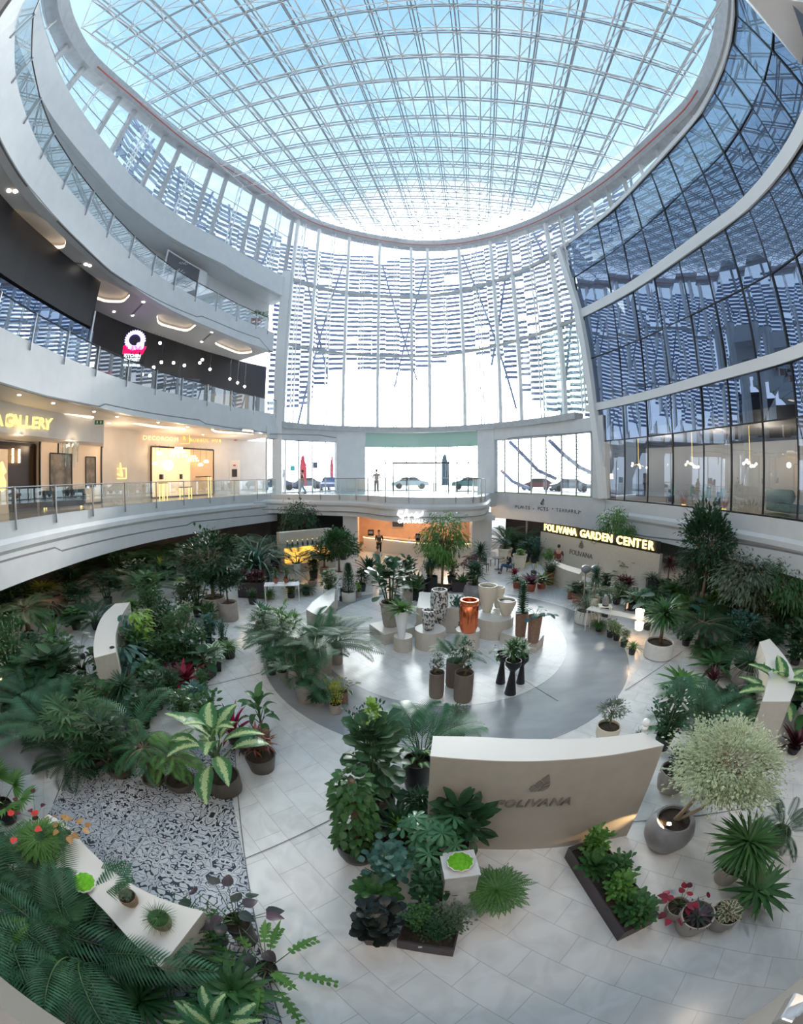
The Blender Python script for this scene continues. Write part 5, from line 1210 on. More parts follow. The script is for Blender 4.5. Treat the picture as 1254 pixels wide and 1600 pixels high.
# ================================================================== SHOWROOM BEHIND THE DARK GLASS, RIGHT
fab = mat('mint_fabric', (.42, .56, .50), .8)
def dchair(p, rz, label):
    e = empty('dining_chair', (p[0], p[1], Z1 + .02), rz, label, 'chair', 'mint chairs in the showroom')
    MB().box((0, 0, .46), (.6, .55, .10)).build('seat', fab, e, bevel=.03)
    mb = MB(); mb.add([(.32 * math.cos(t), .3 * math.sin(t), z) for z in (.5, .95) for t in np.linspace(.1, PI - .1, 8)], [(i, i + 1, 9 + i, 8 + i) for i in range(7)]); o = mb.build('backrest', fab, e); s_ = o.modifiers.new('s', 'SOLIDIFY'); s_.thickness = .06
    for sx in (-1, 1):
        for sy in (-1, 1): MB().bar((sx * .2, sy * .18, .42), (sx * .27, sy * .24, 0), .03).build('leg', M['black'], e)
def shp(px, o): b = rpc(azim(px, 780), o); return (b.x, b.y)
for px, lb in ((1047, 'mint chair nearest the left end of the showroom table'), (1076, 'second mint chair from the left at the showroom table'), (1102, 'third mint chair from the left at the showroom table'), (1124, 'rightmost mint chair at the showroom table')): dchair(shp(px, 1.55), math.radians(90 - azim(px, 780)) + PI, lb)
e = empty('dining_table', (*shp(1085, 3.3), Z1 + .02), math.radians(118), 'long dining table behind the mint chairs in the showroom', 'table'); MB().box((0, 0, .74), (4.4, 1.0, .05)).build('table_top', mat('pale_wood', (.55, .48, .36), .4), e)
for x in (-1.6, 1.6): MB().box((x, 0, .36), (.15, .7, .72)).build('leg', M['black'], e)
e = empty('showroom_sofa', (*shp(1225, 1.9), Z1 + .02), math.radians(70), 'pale green sofa with rolled back at the right edge behind the glass', 'sofa')
MB().box((0, 0, .28), (2.0, .9, .36)).build('seat', fab, e, bevel=.08); MB().tube([(-1, .35, .75), (1, .35, .75)], .28, 14).build('backrest', fab, e, smooth=True); MB().tube([(-.5, 0, .55), (.1, 0, .55)], .17, 12).build('bolster', fab, e, smooth=True)
for px, lb in ((1068, 'coral-shaped copper ornament at the foot of the glass, left one'), (1131, 'coral-shaped copper ornament at the foot of the glass, right one')):
    b = shp(px, .5); e = empty('coral_ornament', (*b, Z1 + .02), 0, lb, 'ornament'); mb = MB(); rr = random.Random(px)
    for k in range(9): a = rr.uniform(0, 6.28); r_ = rr.uniform(.15, .4); mb.tube([(0, 0, 0), (r_ * .6 * math.cos(a), r_ * .6 * math.sin(a), .3), (r_ * math.cos(a), r_ * math.sin(a), rr.uniform(.5, .75))], [.05, .035, .01], 5)
    mb.build('branches', mat('coral_pink', (.75, .38, .25), .5), e); MB().lathe([(.12, 0), (.12, .04)], 12).build('foot', M['gold'], e)
for px, n_, lb in ((1080, 7, 'ring chandelier of small bulbs over the showroom table'), (1170, 9, 'long chandelier of small bulbs in the right part of the showroom'), (996, 6, 'bulb chandelier at the left end of the showroom')):
    b = shp(px, 3.2); e = empty('bulb_chandelier', (*b, Z1 + 2.2), math.radians(30), lb, 'chandelier', 'bulb chandeliers in the showroom'); MB().bar((0, 0, 0), (0, 0, 1.9), .03).build('rod', M['gold'], e); MB().tube([(-.9, 0, 0), (0, .1, .1), (.9, 0, 0)], .02, 5).build('arm', M['gold'], e)
    for k in range(n_): MB().ball((-.9 + 1.8 * k / (n_ - 1), .25 * math.sin(k * 2.1), .12 * math.cos(k * 1.7)), .07, 8, 5).build('bulb', M['spot'], e)
b = shp(952, 1.2); e = empty('showroom_lamp', (*b, Z1 + .02), 0, 'shaded lamp on a cabinet in the left corner of the showroom', 'lamp'); MB().box((0, 0, .45), (.7, .5, .9)).build('cabinet', mat('walnut', (.12, .07, .04), .5), e); MB().lathe([(.08, .9), (.05, 1.2), (.02, 1.3)], 12).build('base', M['black'], e); MB().lathe([(.24, 1.25), (.2, 1.6)], 16, cap=False).build('lamp_shade', M['glow_cove'], e)
for px in (960, 1040, 1120, 1200): light('showroom_light', 'POINT', (*shp(px, 4.5), Z1 + 3.3), 130, (1, .85, .7), .3)
for x_, y_ in ((-4, -1.5), (0, -2.2), (4.5, -1.5), (8, .5)): light('near_downlight', 'POINT', (x_, y_, 8.8), 190, (1, .80, .62), .25)
# steel clamp of the near railing in the lower right corner
p = G(1247, 1586, 4.4); e = empty('railing_clamp', (p.x, p.y - .02, 4.4), .5, 'pale steel railing clamp at the bottom right corner', 'clamp'); MB().box((0, 0, .05), (.05, .09, .1)).build('jaw', M['steel'], e, bevel=.008); MB().box((0, .06, .02), (.08, .04, .04)).build('foot', M['steel'], e, bevel=.005)

for a_ in (-70, -52, -36, -24): light('under_balcony_fill', 'POINT', (*rp(a_, 2.2), 3.4), 30, (1, .82, .62), .2)  # unseen fill lights, added to lift the black under the left balcony
for a_ in (36, 48, 62): light('under_balcony_fill', 'POINT', (*rp(a_, 2.2), 3.4), 25, (1, .86, .7), .2)  # the same added fill along the right side
# ================================================================== FOLIAGE
PROF = {
    'ovate': [.0, .62, 1.0, .92, .58, .0], 'obovate': [.0, .34, .60, .92, 1.0, .45], 'lance': [.10, .80, 1.0, .80, .46, .0],
    'strap': [.45, .9, 1.0, .95, .70, .0], 'oval': [.0, .75, 1.0, 1.0, .78, .15], 'heart': [.55, 1.0, .95, .72, .40, .0], 'spoon': [.12, .30, .62, 1.0, .98, .35],
}
class FB:
    def __init__(s): s.v = []; s.f = []; s.u = []
    def leaf(s, p, d, L, W_, bend=.5, prof='ovate', fold=.15, roll=0.0, n=5, wave=0.0):
        d = Vector(d).normalized(); up = Vector((0, 0, 1)); w = d.cross(up)
        if w.length < .05: w = Vector((math.cos(roll * 7 + 1), math.sin(roll * 7 + 1), 0))
        w.normalize()
        if roll: w = Matrix.Rotation(roll, 3, d) @ w
        q = Vector(p); o = len(s.v); st = L / n; pr = PROF[prof]
        for i in range(n + 1):
            wd = np.interp(i / n * 5, range(6), pr) * W_ / 2; nn = w.cross(d)
            wv = wave * W_ * math.sin(i * 2.4)
            s.v += [q - w * wd + nn * (wd * fold * 2 + wv), q.copy(), q + w * wd + nn * (wd * fold * 2 - wv)]
            t = i / n; s.u += [(0, t), (.5, t), (1, t)]
            q = q + d * st
            ax = w; d = Matrix.Rotation(-bend / n, 3, ax) @ d
        for i in range(n):
            a = o + i * 3; s.f += [(a, a + 1, a + 4, a + 3), (a + 1, a + 2, a + 5, a + 4)]
        return q
    def blade(s, p, q, w_, side):
        """cheap leaflet: one folded diamond"""
        m = (p + q) * .5; o = len(s.v); s.v += [p, m + side * w_ / 2, q, m - side * w_ / 2]; s.u += [(.5, 0), (1, .5), (.5, 1), (0, .5)]; s.f.append((o, o + 1, o + 2, o + 3))
    def mesh(s, name):
        me = bpy.data.meshes.new(name); me.from_pydata([tuple(v) for v in s.v], [], s.f)
        uv = me.uv_layers.new(name='uv'); idx = np.zeros(len(me.loops), dtype=np.int32); me.loops.foreach_get('vertex_index', idx)
        uv.data.foreach_set('uv', np.array(s.u, dtype=np.float32)[idx].ravel()); me.shade_smooth(); me.materials.append(None); me.update(); return me
def sph(az, elv): return Vector((math.cos(az) * math.cos(elv), math.sin(az) * math.cos(elv), math.sin(elv)))
def frond(fb, st, p, d, L, bend, nl, ll, lw, droop=.5, start=.18, vang=.9, tipf=.35, rad=.006):
    """arching frond with paired leaflets; its stalk goes to the stem mesh"""
    d = Vector(d).normalized(); w = d.cross(Vector((0, 0, 1)));
    if w.length < .05: w = Vector((1, 0, 0))
    w.normalize(); q = Vector(p); N_ = 10; pts = [q.copy()]; ds = [d.copy()]
    for i in range(N_): d = Matrix.Rotation(-bend / N_, 3, w) @ d; q = q + d * (L / N_); pts.append(q.copy()); ds.append(d.copy())
    st.tube(pts, [rad * (1 - .75 * i / N_) for i in range(N_ + 1)], 4)
    for k in range(nl):
        t = start + (1 - start) * k / (nl - 1); x = t * N_; i = min(int(x), N_ - 1); f = x - i; b = pts[i].lerp(pts[i + 1], f); dd = ds[i].lerp(ds[i + 1], f).normalized()
        nn = w.cross(dd); ln = ll * (math.sin(PI * (.12 + .80 * t)) ** .6) * (1 if t < .8 else 1 - tipf * (t - .8) / .2)
        for sd in (-1, 1):
            e = (dd * math.cos(vang) + w * sd * math.sin(vang) + nn * .15).normalized(); m = b + e * ln * .55; tip = m + (e + Vector((0, 0, -droop))).normalized() * ln * .5
            sdv = e.cross(nn).normalized(); o = len(fb.v)
            fb.v += [b, m + sdv * lw / 2, tip, m - sdv * lw / 2]; fb.u += [(.5, 0), (1, .5), (.5, 1), (0, .5)]; fb.f.append((o, o + 1, o + 2, o + 3))
def K_areca(r, nf=24, nl=26, ll=.15, lw=.013, erect=.8, base=.0):
    fb, st = FB(), MB()
    for k in range(nf):
        a = r.uniform(0, 6.28) + k * 2.4; e = r.uniform(.55, 1.45) * erect + .25; p = sph(a, 0) * r.uniform(0, .04); h = r.uniform(.02, .30) + base
        q = p + Vector((math.cos(a) * .05, math.sin(a) * .05, h)); st.tube([p, q], [.012, .008], 5)
        frond(fb, st, q, sph(a, min(1.5, e)), r.uniform(.46, .66) * (1 - base * .5), r.uniform(.9, 1.8), nl, ll, lw, r.uniform(.3, .9))
    return fb, st
def K_kentia(r): return K_areca(r, 14, 22, .19, .016, .95)
def K_bigpalm(r): return K_areca(r, 11, 30, .25, .012, 1.1)
def K_fine(r): return K_areca(r, 22, 30, .11, .010, .75)
def K_pygmy(r):
    fb, st = FB(), MB(); st.tube([(0, 0, 0), (.01, 0, .5)], [.035, .028], 8)
    for k in range(24): a = k * 2.4; frond(fb, st, (0.01, 0, .5), sph(a, r.uniform(-.1, 1.2)), r.uniform(.42, .52), r.uniform(.8, 1.6), 32, .13, .010, .6)
    return fb, st
def K_fan(r, stems=7, seg=9, L=.22, W_=.030):
    fb, st = FB(), MB()
    for k in range(stems):
        a = r.uniform(0, 6.28); rr = r.uniform(.02, .16); h = r.uniform(.25, .80); top = Vector((math.cos(a) * rr * 1.6, math.sin(a) * rr * 1.6, h)); st.tube([(math.cos(a) * rr * .6, math.sin(a) * rr * .6, 0), top], [.012, .009], 5)
        for j in range(5):
            b = j * 1.257 + r.uniform(-.3, .3); d = sph(b, r.uniform(.1, .9)); q = top + d * r.uniform(.12, .20); st.tube([top, q], .004, 4)
            w = d.cross(Vector((0, 0, 1))).normalized(); up = w.cross(d)
            for s in range(seg):
                t = (s / (seg - 1) - .5) * 2.9; dd = d * math.cos(t) + w * math.sin(t); fb.leaf(q, dd + Vector((0, 0, .1)), L * (1 - .15 * abs(t)) * r.uniform(.9, 1.1), W_, r.uniform(.5, 1.1), 'strap', .1, n=3)
    return fb, st
def K_livistona(r):
    fb, st = FB(), MB()
    for j in range(9):
        b = j * .7 + r.uniform(-.2, .2); d = sph(b, r.uniform(.45, 1.3)); q = d * r.uniform(.42, .62); st.tube([(0, 0, 0), q], [.010, .006], 4); w = d.cross(Vector((0, 0, 1))).normalized()
        for s in range(22):
            t = (s / 21 - .5) * 3.6; dd = d * math.cos(t) + w * math.sin(t); fb.leaf(q, dd, .34 * (1 - .1 * abs(t)), .034, r.uniform(.3, .8), 'strap', .25, n=3)
    return fb, st
def K_strap(r, n=46, L=.62, W_=.05, bend=1.2, prof='strap', e0=.15, e1=1.45, wave=0, z=0):
    fb, st = FB(), MB()
    for k in range(n):
        t = k / n; a = k * 2.399; e = e0 + (e1 - e0) * (t ** .8) + r.uniform(-.1, .1); ll = L * r.uniform(.8, 1.1) * (1 if t < .85 else .8)
        fb.leaf(Vector((0, 0, z + .04 * t)) + sph(a, 0) * .015, sph(a, e), ll, W_ * r.uniform(.85, 1.1), bend * r.uniform(.7, 1.3), prof, .14, n=5, wave=wave)
    return fb, None
def K_nest(r): return K_strap(r, 34, .66, .115, 1.1, 'lance', .2, 1.4, .06)
def K_grass(r): return K_strap(r, 110, .85, .018, 2.0, 'strap', .3, 1.5)
def K_snake(r): return K_strap(r, 16, 1.0, .09, .12, 'lance', 1.15, 1.52)
def K_cordy(r): return K_strap(r, 26, .70, .12, .7, 'lance', .5, 1.5)
def K_bush_strap(r):
    fb, st = FB(), MB()
    for s in range(6):
        a = s * 1.05; rr = .0 if s == 0 else r.uniform(.08, .2); h = r.uniform(.3, .62); c = Vector((math.cos(a) * rr, math.sin(a) * rr, h)); st.tube([(c.x * .3, c.y * .3, 0), c], [.016, .010], 5)
        for k in range(24): b = k * 2.4; fb.leaf(c + Vector((0, 0, -.16 * (1 - k / 24))), sph(b, .05 + 1.3 * k / 24), r.uniform(.24, .32), .045, r.uniform(.6, 1.3), 'lance', .15, n=4)
    return fb, st
def K_dracaena(r, heads=3, n=60, L=.30, W_=.026, h0=.62):
    fb, st = FB(), MB()
    for s in range(heads):
        a = s * 2.1 + r.uniform(0, .5); rr = .0 if heads == 1 else .12; h = h0 * (1 - .18 * s); c = Vector((math.cos(a) * rr, math.sin(a) * rr, h)); st.tube([(c.x * .15, c.y * .15, 0), (c.x * .5, c.y * .5, h * .5), c], [.030, .024, .020], 7)
        for k in range(n): b = k * 2.4; t = k / n; fb.leaf(c + Vector((0, 0, .05 * t)), sph(b, -.5 + 1.9 * t), L * r.uniform(.85, 1.1), W_, r.uniform(.7, 1.5), 'strap', .18, n=4)
    return fb, st
def K_yucca1(r): return K_dracaena(r, 1, 130, .42, .030, .58)
def K_broad(r, n=120, L=.17, W_=.11, prof='ovate', rx=.42, z0=.22, stems=7, bend=.7, bottom=0):
    fb, st = FB(), MB(); tips = []
    for s in range(stems):
        a = s * 6.283 / stems + r.uniform(-.3, .3); rr = r.uniform(.05, .75) * rx; h = r.uniform(.62, .92) * (1 - .25 * (rr / rx) ** 2); c = Vector((math.cos(a) * rr, math.sin(a) * rr, h)); b = Vector((math.cos(a) * rr * .25, math.sin(a) * rr * .25, 0))
        m = b.lerp(c, .5) + Vector((0, 0, .06)); st.tube([b, m, c], [.014, .010, .006], 5); tips.append((b, m, c))
    for k in range(n):
        b, m, c = tips[k % stems]; t = r.random() ** .75; tt = z0 + (1 - z0) * t; q = b.lerp(m, tt * 2) if tt < .5 else m.lerp(c, tt * 2 - 1)
        a = k * 2.399 + r.uniform(-.4, .4); e = -.25 + 1.2 * t + r.uniform(-.25, .25); d = sph(a, e); s_ = r.uniform(.75, 1.15); pet = r.uniform(.04, .14)
        fb.leaf(q + d * pet, d, L * s_, W_ * s_, bend * r.uniform(.5, 1.4), prof, .10, r.uniform(-.4, .4), n=4)
    return fb, st
def K_fiddle(r): return K_broad(r, 120, .20, .155, 'spoon', .40, .22, 8, .5)
def K_rubber(r): return K_broad(r, 80, .30, .14, 'oval', .28, .3, 4, .5)
def K_small(r): return K_broad(r, 640, .072, .042, 'ovate', .48, .06, 17, .4)
def K_med(r): return K_broad(r, 240, .14, .085, 'ovate', .46, .05, 12, .6)
def K_round(r): return K_broad(r, 190, .12, .10, 'oval', .46, .06, 12, .5)
def K_ivy(r):
    fb, st = FB(), MB(); st.tube([(0, 0, 0), (0, 0, .95)], [.05, .045], 8)
    for k in range(460): a = r.uniform(0, 6.28); z = r.uniform(.02, 1.0); rr = r.uniform(.10, .26) * (1.15 - .35 * z); d = sph(a, r.uniform(-.9, .4)); fb.leaf(Vector((math.cos(a) * rr, math.sin(a) * rr, z)), d, r.uniform(.08, .13), r.uniform(.07, .11), .5, 'heart', .1, r.uniform(-.4, .4), n=3)
    return fb, st
def K_schef(r):
    fb, st = FB(), MB()
    for k in range(34):
        a = k * 2.4; h = r.uniform(.35, 1.0); rr = (1.05 - h * .6) * r.uniform(.2, .52); c = Vector((math.cos(a) * rr, math.sin(a) * rr, h)); st.tube([(0, 0, h * .45), c], [.007, .004], 4); ax = (Vector((math.cos(a), math.sin(a), 0)) * .5 + Vector((0, 0, 1))).normalized(); u = ax.orthogonal().normalized(); v = ax.cross(u)
        for j in range(8): t = j * .785; fb.leaf(c, u * math.cos(t) + v * math.sin(t) - ax * .12, r.uniform(.13, .17), .052, .6, 'obovate', .12, n=4)
    st.tube([(0, 0, 0), (0, 0, .6)], [.02, .012], 6); return fb, st
def K_dieff(r, n=15, L=.46, W_=.19):
    fb, st = FB(), MB(); st.tube([(0, 0, 0), (.01, 0, .4)], [.035, .028], 7)
    for k in range(n):
        t = k / n; a = k * 2.4 + r.uniform(-.2, .2); e = .15 + 1.15 * t; b = Vector((.01, 0, .15 + .28 * t)); d = sph(a, e + .45); q = b + d * (.22 - .06 * t); st.tube([b, q], [.012, .008], 5); fb.leaf(q, sph(a, e), L * r.uniform(.85, 1.1), W_ * r.uniform(.9, 1.1), r.uniform(.9, 1.6), 'ovate', .12, r.uniform(-.25, .25), n=6, wave=.02)
    return fb, st
def K_philo(r, n=16, L=.24, W_=.17, prof='heart'):
    fb, st = FB(), MB()
    for k in range(n): a = k * 2.4; e = r.uniform(.35, 1.35); l = r.uniform(.4, .72); q = sph(a, e) * l; st.tube([(0, 0, 0), sph(a, e + .2) * l * .5, q], [.009, .007, .005], 5); fb.leaf(q, sph(a, r.uniform(-.6, .2)), L * r.uniform(.8, 1.1), W_, .6, prof, .08, r.uniform(-.3, .3), n=5)
    return fb, st
def K_serr(r):
    fb, st = FB(), MB()
    for k in range(12):
        a = k * 2.4; e = r.uniform(.1, 1.3); q = sph(a, e) * .42; st.tube([(0, 0, 0), q], [.010, .007], 5); d = sph(a, e - .3); w = d.cross(Vector((0, 0, 1))).normalized()
        for j in range(6):
            f = q + d * (j * .075) + Vector((0, 0, -.012 * j * j))
            for s in (-1, 1): fb.leaf(f, d * .6 + w * s, .10 * (1 - abs(j - 2.5) * .12), .06, .3, 'ovate', .05, n=3)
        fb.leaf(q, d, .48, .07, .8, 'lance', .05, n=5)
    return fb, st
def K_fern(r, n=80, drape=1.6):
    fb, st = FB(), MB()
    for k in range(n): a = k * 2.4; e = .2 + 1.3 * k / n; frond(fb, st, (0, 0, .05), sph(a, e), r.uniform(.50, .70), r.uniform(.8, 1.2) * drape, 22, .055, .026, .2, .08, 1.2, .7, .004)
    return fb, st
def K_stag(r):
    fb, st = FB(), None
    for k in range(30):
        a = r.uniform(-1.3, 1.3); e = r.uniform(-.7, .8); d = sph(a, e); q = d * r.uniform(.02, .12) + Vector((0, 0, .5)); tip = fb.leaf(q, d, r.uniform(.28, .42), .075, r.uniform(.9, 1.8), 'spoon', .08, r.uniform(-.4, .4), n=5)
        for s in (-.5, 0, .5): dd = Vector((d.x, d.y, -.9)).normalized(); ww = dd.cross(Vector((0, 0, 1))); fb.leaf(tip, dd + ww * s, r.uniform(.12, .2), .03, .4, 'strap', .05, n=3)
    return fb, st
def K_drape(r):
    """leaves hanging in a curtain, all to one side"""
    fb = FB()
    for k in range(150): a = r.uniform(-1.5, 1.5); z = r.uniform(.1, 1.0); q = sph(a, 0) * r.uniform(.05, .28) + Vector((0, 0, z)); fb.leaf(q, sph(a, r.uniform(-.9, .3)), r.uniform(.16, .26), r.uniform(.05, .09), 1.0, 'lance', .12, r.uniform(-.4, .4), n=4)
    return fb, None
def K_rosette(r): return K_strap(r, 40, .5, .17, .5, 'spoon', .1, 1.4)
def crown(r, n, L, W_, rx, rz, zc, trunk, prof='ovate', droop=0, lean=(0, 0), clumps=26, branch=1.0):
    fb, st = FB(), MB(); tx, ty = lean
    for t in trunk: st.tube([Vector(p) for p in t[0]], t[1], 7)
    top = Vector(trunk[0][0][-1]); cs = []
    for k in range(clumps):
        a = k * 2.4; u = r.uniform(-1, 1); q = math.sqrt(max(0, 1 - u * u)); c = Vector((tx + rx * q * math.cos(a) * r.uniform(.45, .95), ty + rx * q * math.sin(a) * r.uniform(.45, .95), zc + rz * u * r.uniform(.5, .95))); cs.append(c)
        st.tube([top, top.lerp(c, .5) + Vector((0, 0, .03)), c], [.009 * branch, .006 * branch, .003], 4)
    for k in range(n):
        c = cs[k % clumps]; o = Vector((r.gauss(0, 1), r.gauss(0, 1), r.gauss(0, .8))) * rx * (.17 if clumps < 80 else .13); q = c + o; d = (q - Vector((tx, ty, zc))).normalized() + Vector((r.uniform(-.5, .5), r.uniform(-.5, .5), r.uniform(-.4, .5) - droop)); s = r.uniform(.7, 1.2)
        fb.leaf(q, d, L * s, W_ * s, r.uniform(.2, .8), prof, .12, r.uniform(-.6, .6), n=2)
    return fb, st
def K_olive(r): return crown(r, 1000, .085, .026, .36, .30, .68, [([(0, 0, 0), (.02, 0, .25), (0, .01, .5)], [.022, .018, .014])], 'lance')
def K_ficus(r): return crown(r, 2600, .075, .036, .42, .34, .66, [([(0, 0, 0), (0, .01, .45)], [.028, .018])])
def K_weep(r): return crown(r, 2600, .070, .022, .40, .34, .64, [([(0, 0, 0), (.01, 0, .45)], [.020, .014]), ([(.02, 0, 0), (.05, 0, .5)], [.014, .010])], 'lance', .9, clumps=40)
def K_bonsai(r):
    fb, st = FB(), MB(); pts = [(0, 0, 0), (.09, 0, .16), (-.05, .02, .32), (.06, 0, .50), (0, 0, .66)]; st.tube(pts, [.045, .04, .034, .028, .02], 7)
    for c, rr in (((0, 0, .80), .20), ((.16, 0, .52), .12), ((-.16, .02, .36), .12), ((.13, -.04, .24), .09), ((-.1, 0, .62), .12)):
        st.tube([(0, 0, c[2] - .08), c], .012, 4)
        for k in range(int(900 * rr)): o = Vector((r.gauss(0, .5), r.gauss(0, .5), r.gauss(0, .4))) * rr; fb.leaf(Vector(c) + o, o + Vector((0, 0, .05)), .07, .04, .3, 'ovate', .1, r.uniform(-.5, .5), n=2)
    return fb, st
def K_vartree(r):
    tr = [([(0, 0, 0), (.10, .02, .22), (.16, .05, .42)], [.022, .018, .014]), ([(.01, 0, 0), (.16, -.05, .2), (.30, -.06, .38)], [.020, .016, .012])]
    return crown(r, 12000, .034, .018, .50, .27, .67, tr, 'ovate', .1, (.30, .04), 130)
def K_orchid(r):
    fb, st = FB(), MB()
    for s in range(5):
        a = s * 1.3; pts = [sph(a, 1.2) * .1, sph(a, 1.3) * .55, sph(a, 1.1) * .82 + Vector((0, 0, .05)), sph(a, .7) * .9]; st.tube(pts, .006, 4)
        for k in range(8):
            q = pts[2].lerp(pts[3], k / 7)
            for j in range(5): t = j * 1.257; fb.leaf(q, Vector((math.cos(t), math.sin(t) * .5, math.sin(t))), .07, .06, .2, 'oval', .05, n=2)
    return fb, st
def K_anth(r):
    fb, st = FB(), MB()
    for s in range(5): a = s * 1.25; q = sph(a, r.uniform(.5, 1.3)) * r.uniform(.6, .95); st.tube([(0, 0, 0), q], .006, 4); fb.leaf(q - sph(a, .3) * .08, sph(a, .2), .2, .19, .3, 'heart', .05, n=4)
    return fb, st
def K_column(r):
    fb, st = FB(), MB(); st.tube([(0, 0, 0), (0, 0, .9)], [.02, .01], 6)
    for k in range(800): a = k * 2.4; z = (k / 800) ** .9; rr = .22 * (1 - z) ** .5 * r.uniform(.5, 1) + .02; fb.leaf(Vector((math.cos(a) * rr, math.sin(a) * rr, z * .93)), sph(a, .7), .09, .035, .3, 'lance', .1, n=2)
    return fb, st
def K_spiral(r):
    fb, st = FB(), MB(); st.tube([(0, 0, 0), (0, 0, .95)], [.03, .02], 6)
    for k in range(150): a = k * 1.9; z = k / 150; fb.leaf(Vector((math.cos(a) * .05, math.sin(a) * .05, z * .9)), sph(a, .5), .34, .12, .7, 'ovate', .15, n=4)
    return fb, st
KIND = {k[2:]: v for k, v in list(globals().items()) if k.startswith('K_')}
_cache = {}
def proto(kind, seed):
    key = (kind, seed)
    if key not in _cache:
        fb, st = KIND[kind](random.Random(seed * 13 + len(kind) * 7)); _cache[key] = (fb.mesh(kind + '_foliage'), st.mesh(kind + '_stem', None, True) if st is not None and st.v else None)
        if _cache[key][1]: _cache[key][1].materials.append(None)
    return _cache[key]
# leaf materials -----------------------------------------------------
def leafm(name, c1, c2, rough=.42, var=None, vc=(.5, .6, .3), rib=.25, tl=.22, spec=.4):
    m = bpy.data.materials.new(name); m.use_nodes = True; t = m.node_tree; b = t.nodes['Principled BSDF']; L = t.links.new
    g = t.nodes.new('ShaderNodeNewGeometry'); x = t.nodes.new('ShaderNodeMixRGB'); x.inputs[1].default_value = (*c1, 1); x.inputs[2].default_value = (*c2, 1); L(g.outputs['Random Per Island'], x.inputs[0])
    uv = t.nodes.new('ShaderNodeUVMap'); s = t.nodes.new('ShaderNodeSeparateXYZ'); L(uv.outputs[0], s.inputs[0])
    sb = t.nodes.new('ShaderNodeMath'); sb.operation = 'SUBTRACT'; sb.inputs[1].default_value = .5; L(s.outputs[0], sb.inputs[0]); ab = t.nodes.new('ShaderNodeMath'); ab.operation = 'ABSOLUTE'; L(sb.outputs[0], ab.inputs[0])
    col = x.outputs[0]
    def mixc(fac, c, colr):
        n = t.nodes.new('ShaderNodeMixRGB'); L(fac, n.inputs[0]); L(c, n.inputs[1]); n.inputs[2].default_value = (*colr, 1); return n.outputs[0]
    def rng(v, a, b_, c=0, d=1): n = t.nodes.new('ShaderNodeMapRange'); L(v, n.inputs[0]); n.inputs[1].default_value = a; n.inputs[2].default_value = b_; n.inputs[3].default_value = c; n.inputs[4].default_value = d; return n.outputs[0]
    if var == 'centre':
        nz = t.nodes.new('ShaderNodeTexNoise'); nz.inputs['Scale'].default_value = 9; mp = t.nodes.new('ShaderNodeMapping'); mp.inputs['Scale'].default_value = (1.6, 3.2, 1); L(uv.outputs[0], mp.inputs[0]); L(mp.outputs[0], nz.inputs[0])
        ad = t.nodes.new('ShaderNodeMath'); ad.operation = 'MULTIPLY_ADD'; L(nz.outputs[0], ad.inputs[0]); ad.inputs[1].default_value = .55; L(ab.outputs[0], ad.inputs[2]); col = mixc(rng(ad.outputs[0], .50, .42), col, vc)
    if var == 'edge': col = mixc(rng(ab.outputs[0], .24, .34), col, vc)
    if var == 'tip': col = mixc(rng(s.outputs[1], .1, .8), col, vc)
    if rib: col = mixc(rng(ab.outputs[0], .05, .0, 0, rib), col, tuple(min(1, c * 2.2 + .04) for c in c2))
    L(col, b.inputs['Base Color']); b.inputs['Roughness'].default_value = rough; b.inputs['Specular IOR Level'].default_value = spec
    if tl:
        tr = t.nodes.new('ShaderNodeBsdfTranslucent'); L(col, tr.inputs[0]); mx = t.nodes.new('ShaderNodeMixShader'); mx.inputs[0].default_value = tl; o = t.nodes['Material Output']; L(b.outputs[0], mx.inputs[1]); L(tr.outputs[0], mx.inputs[2]); L(mx.outputs[0], o.inputs[0])
    return m
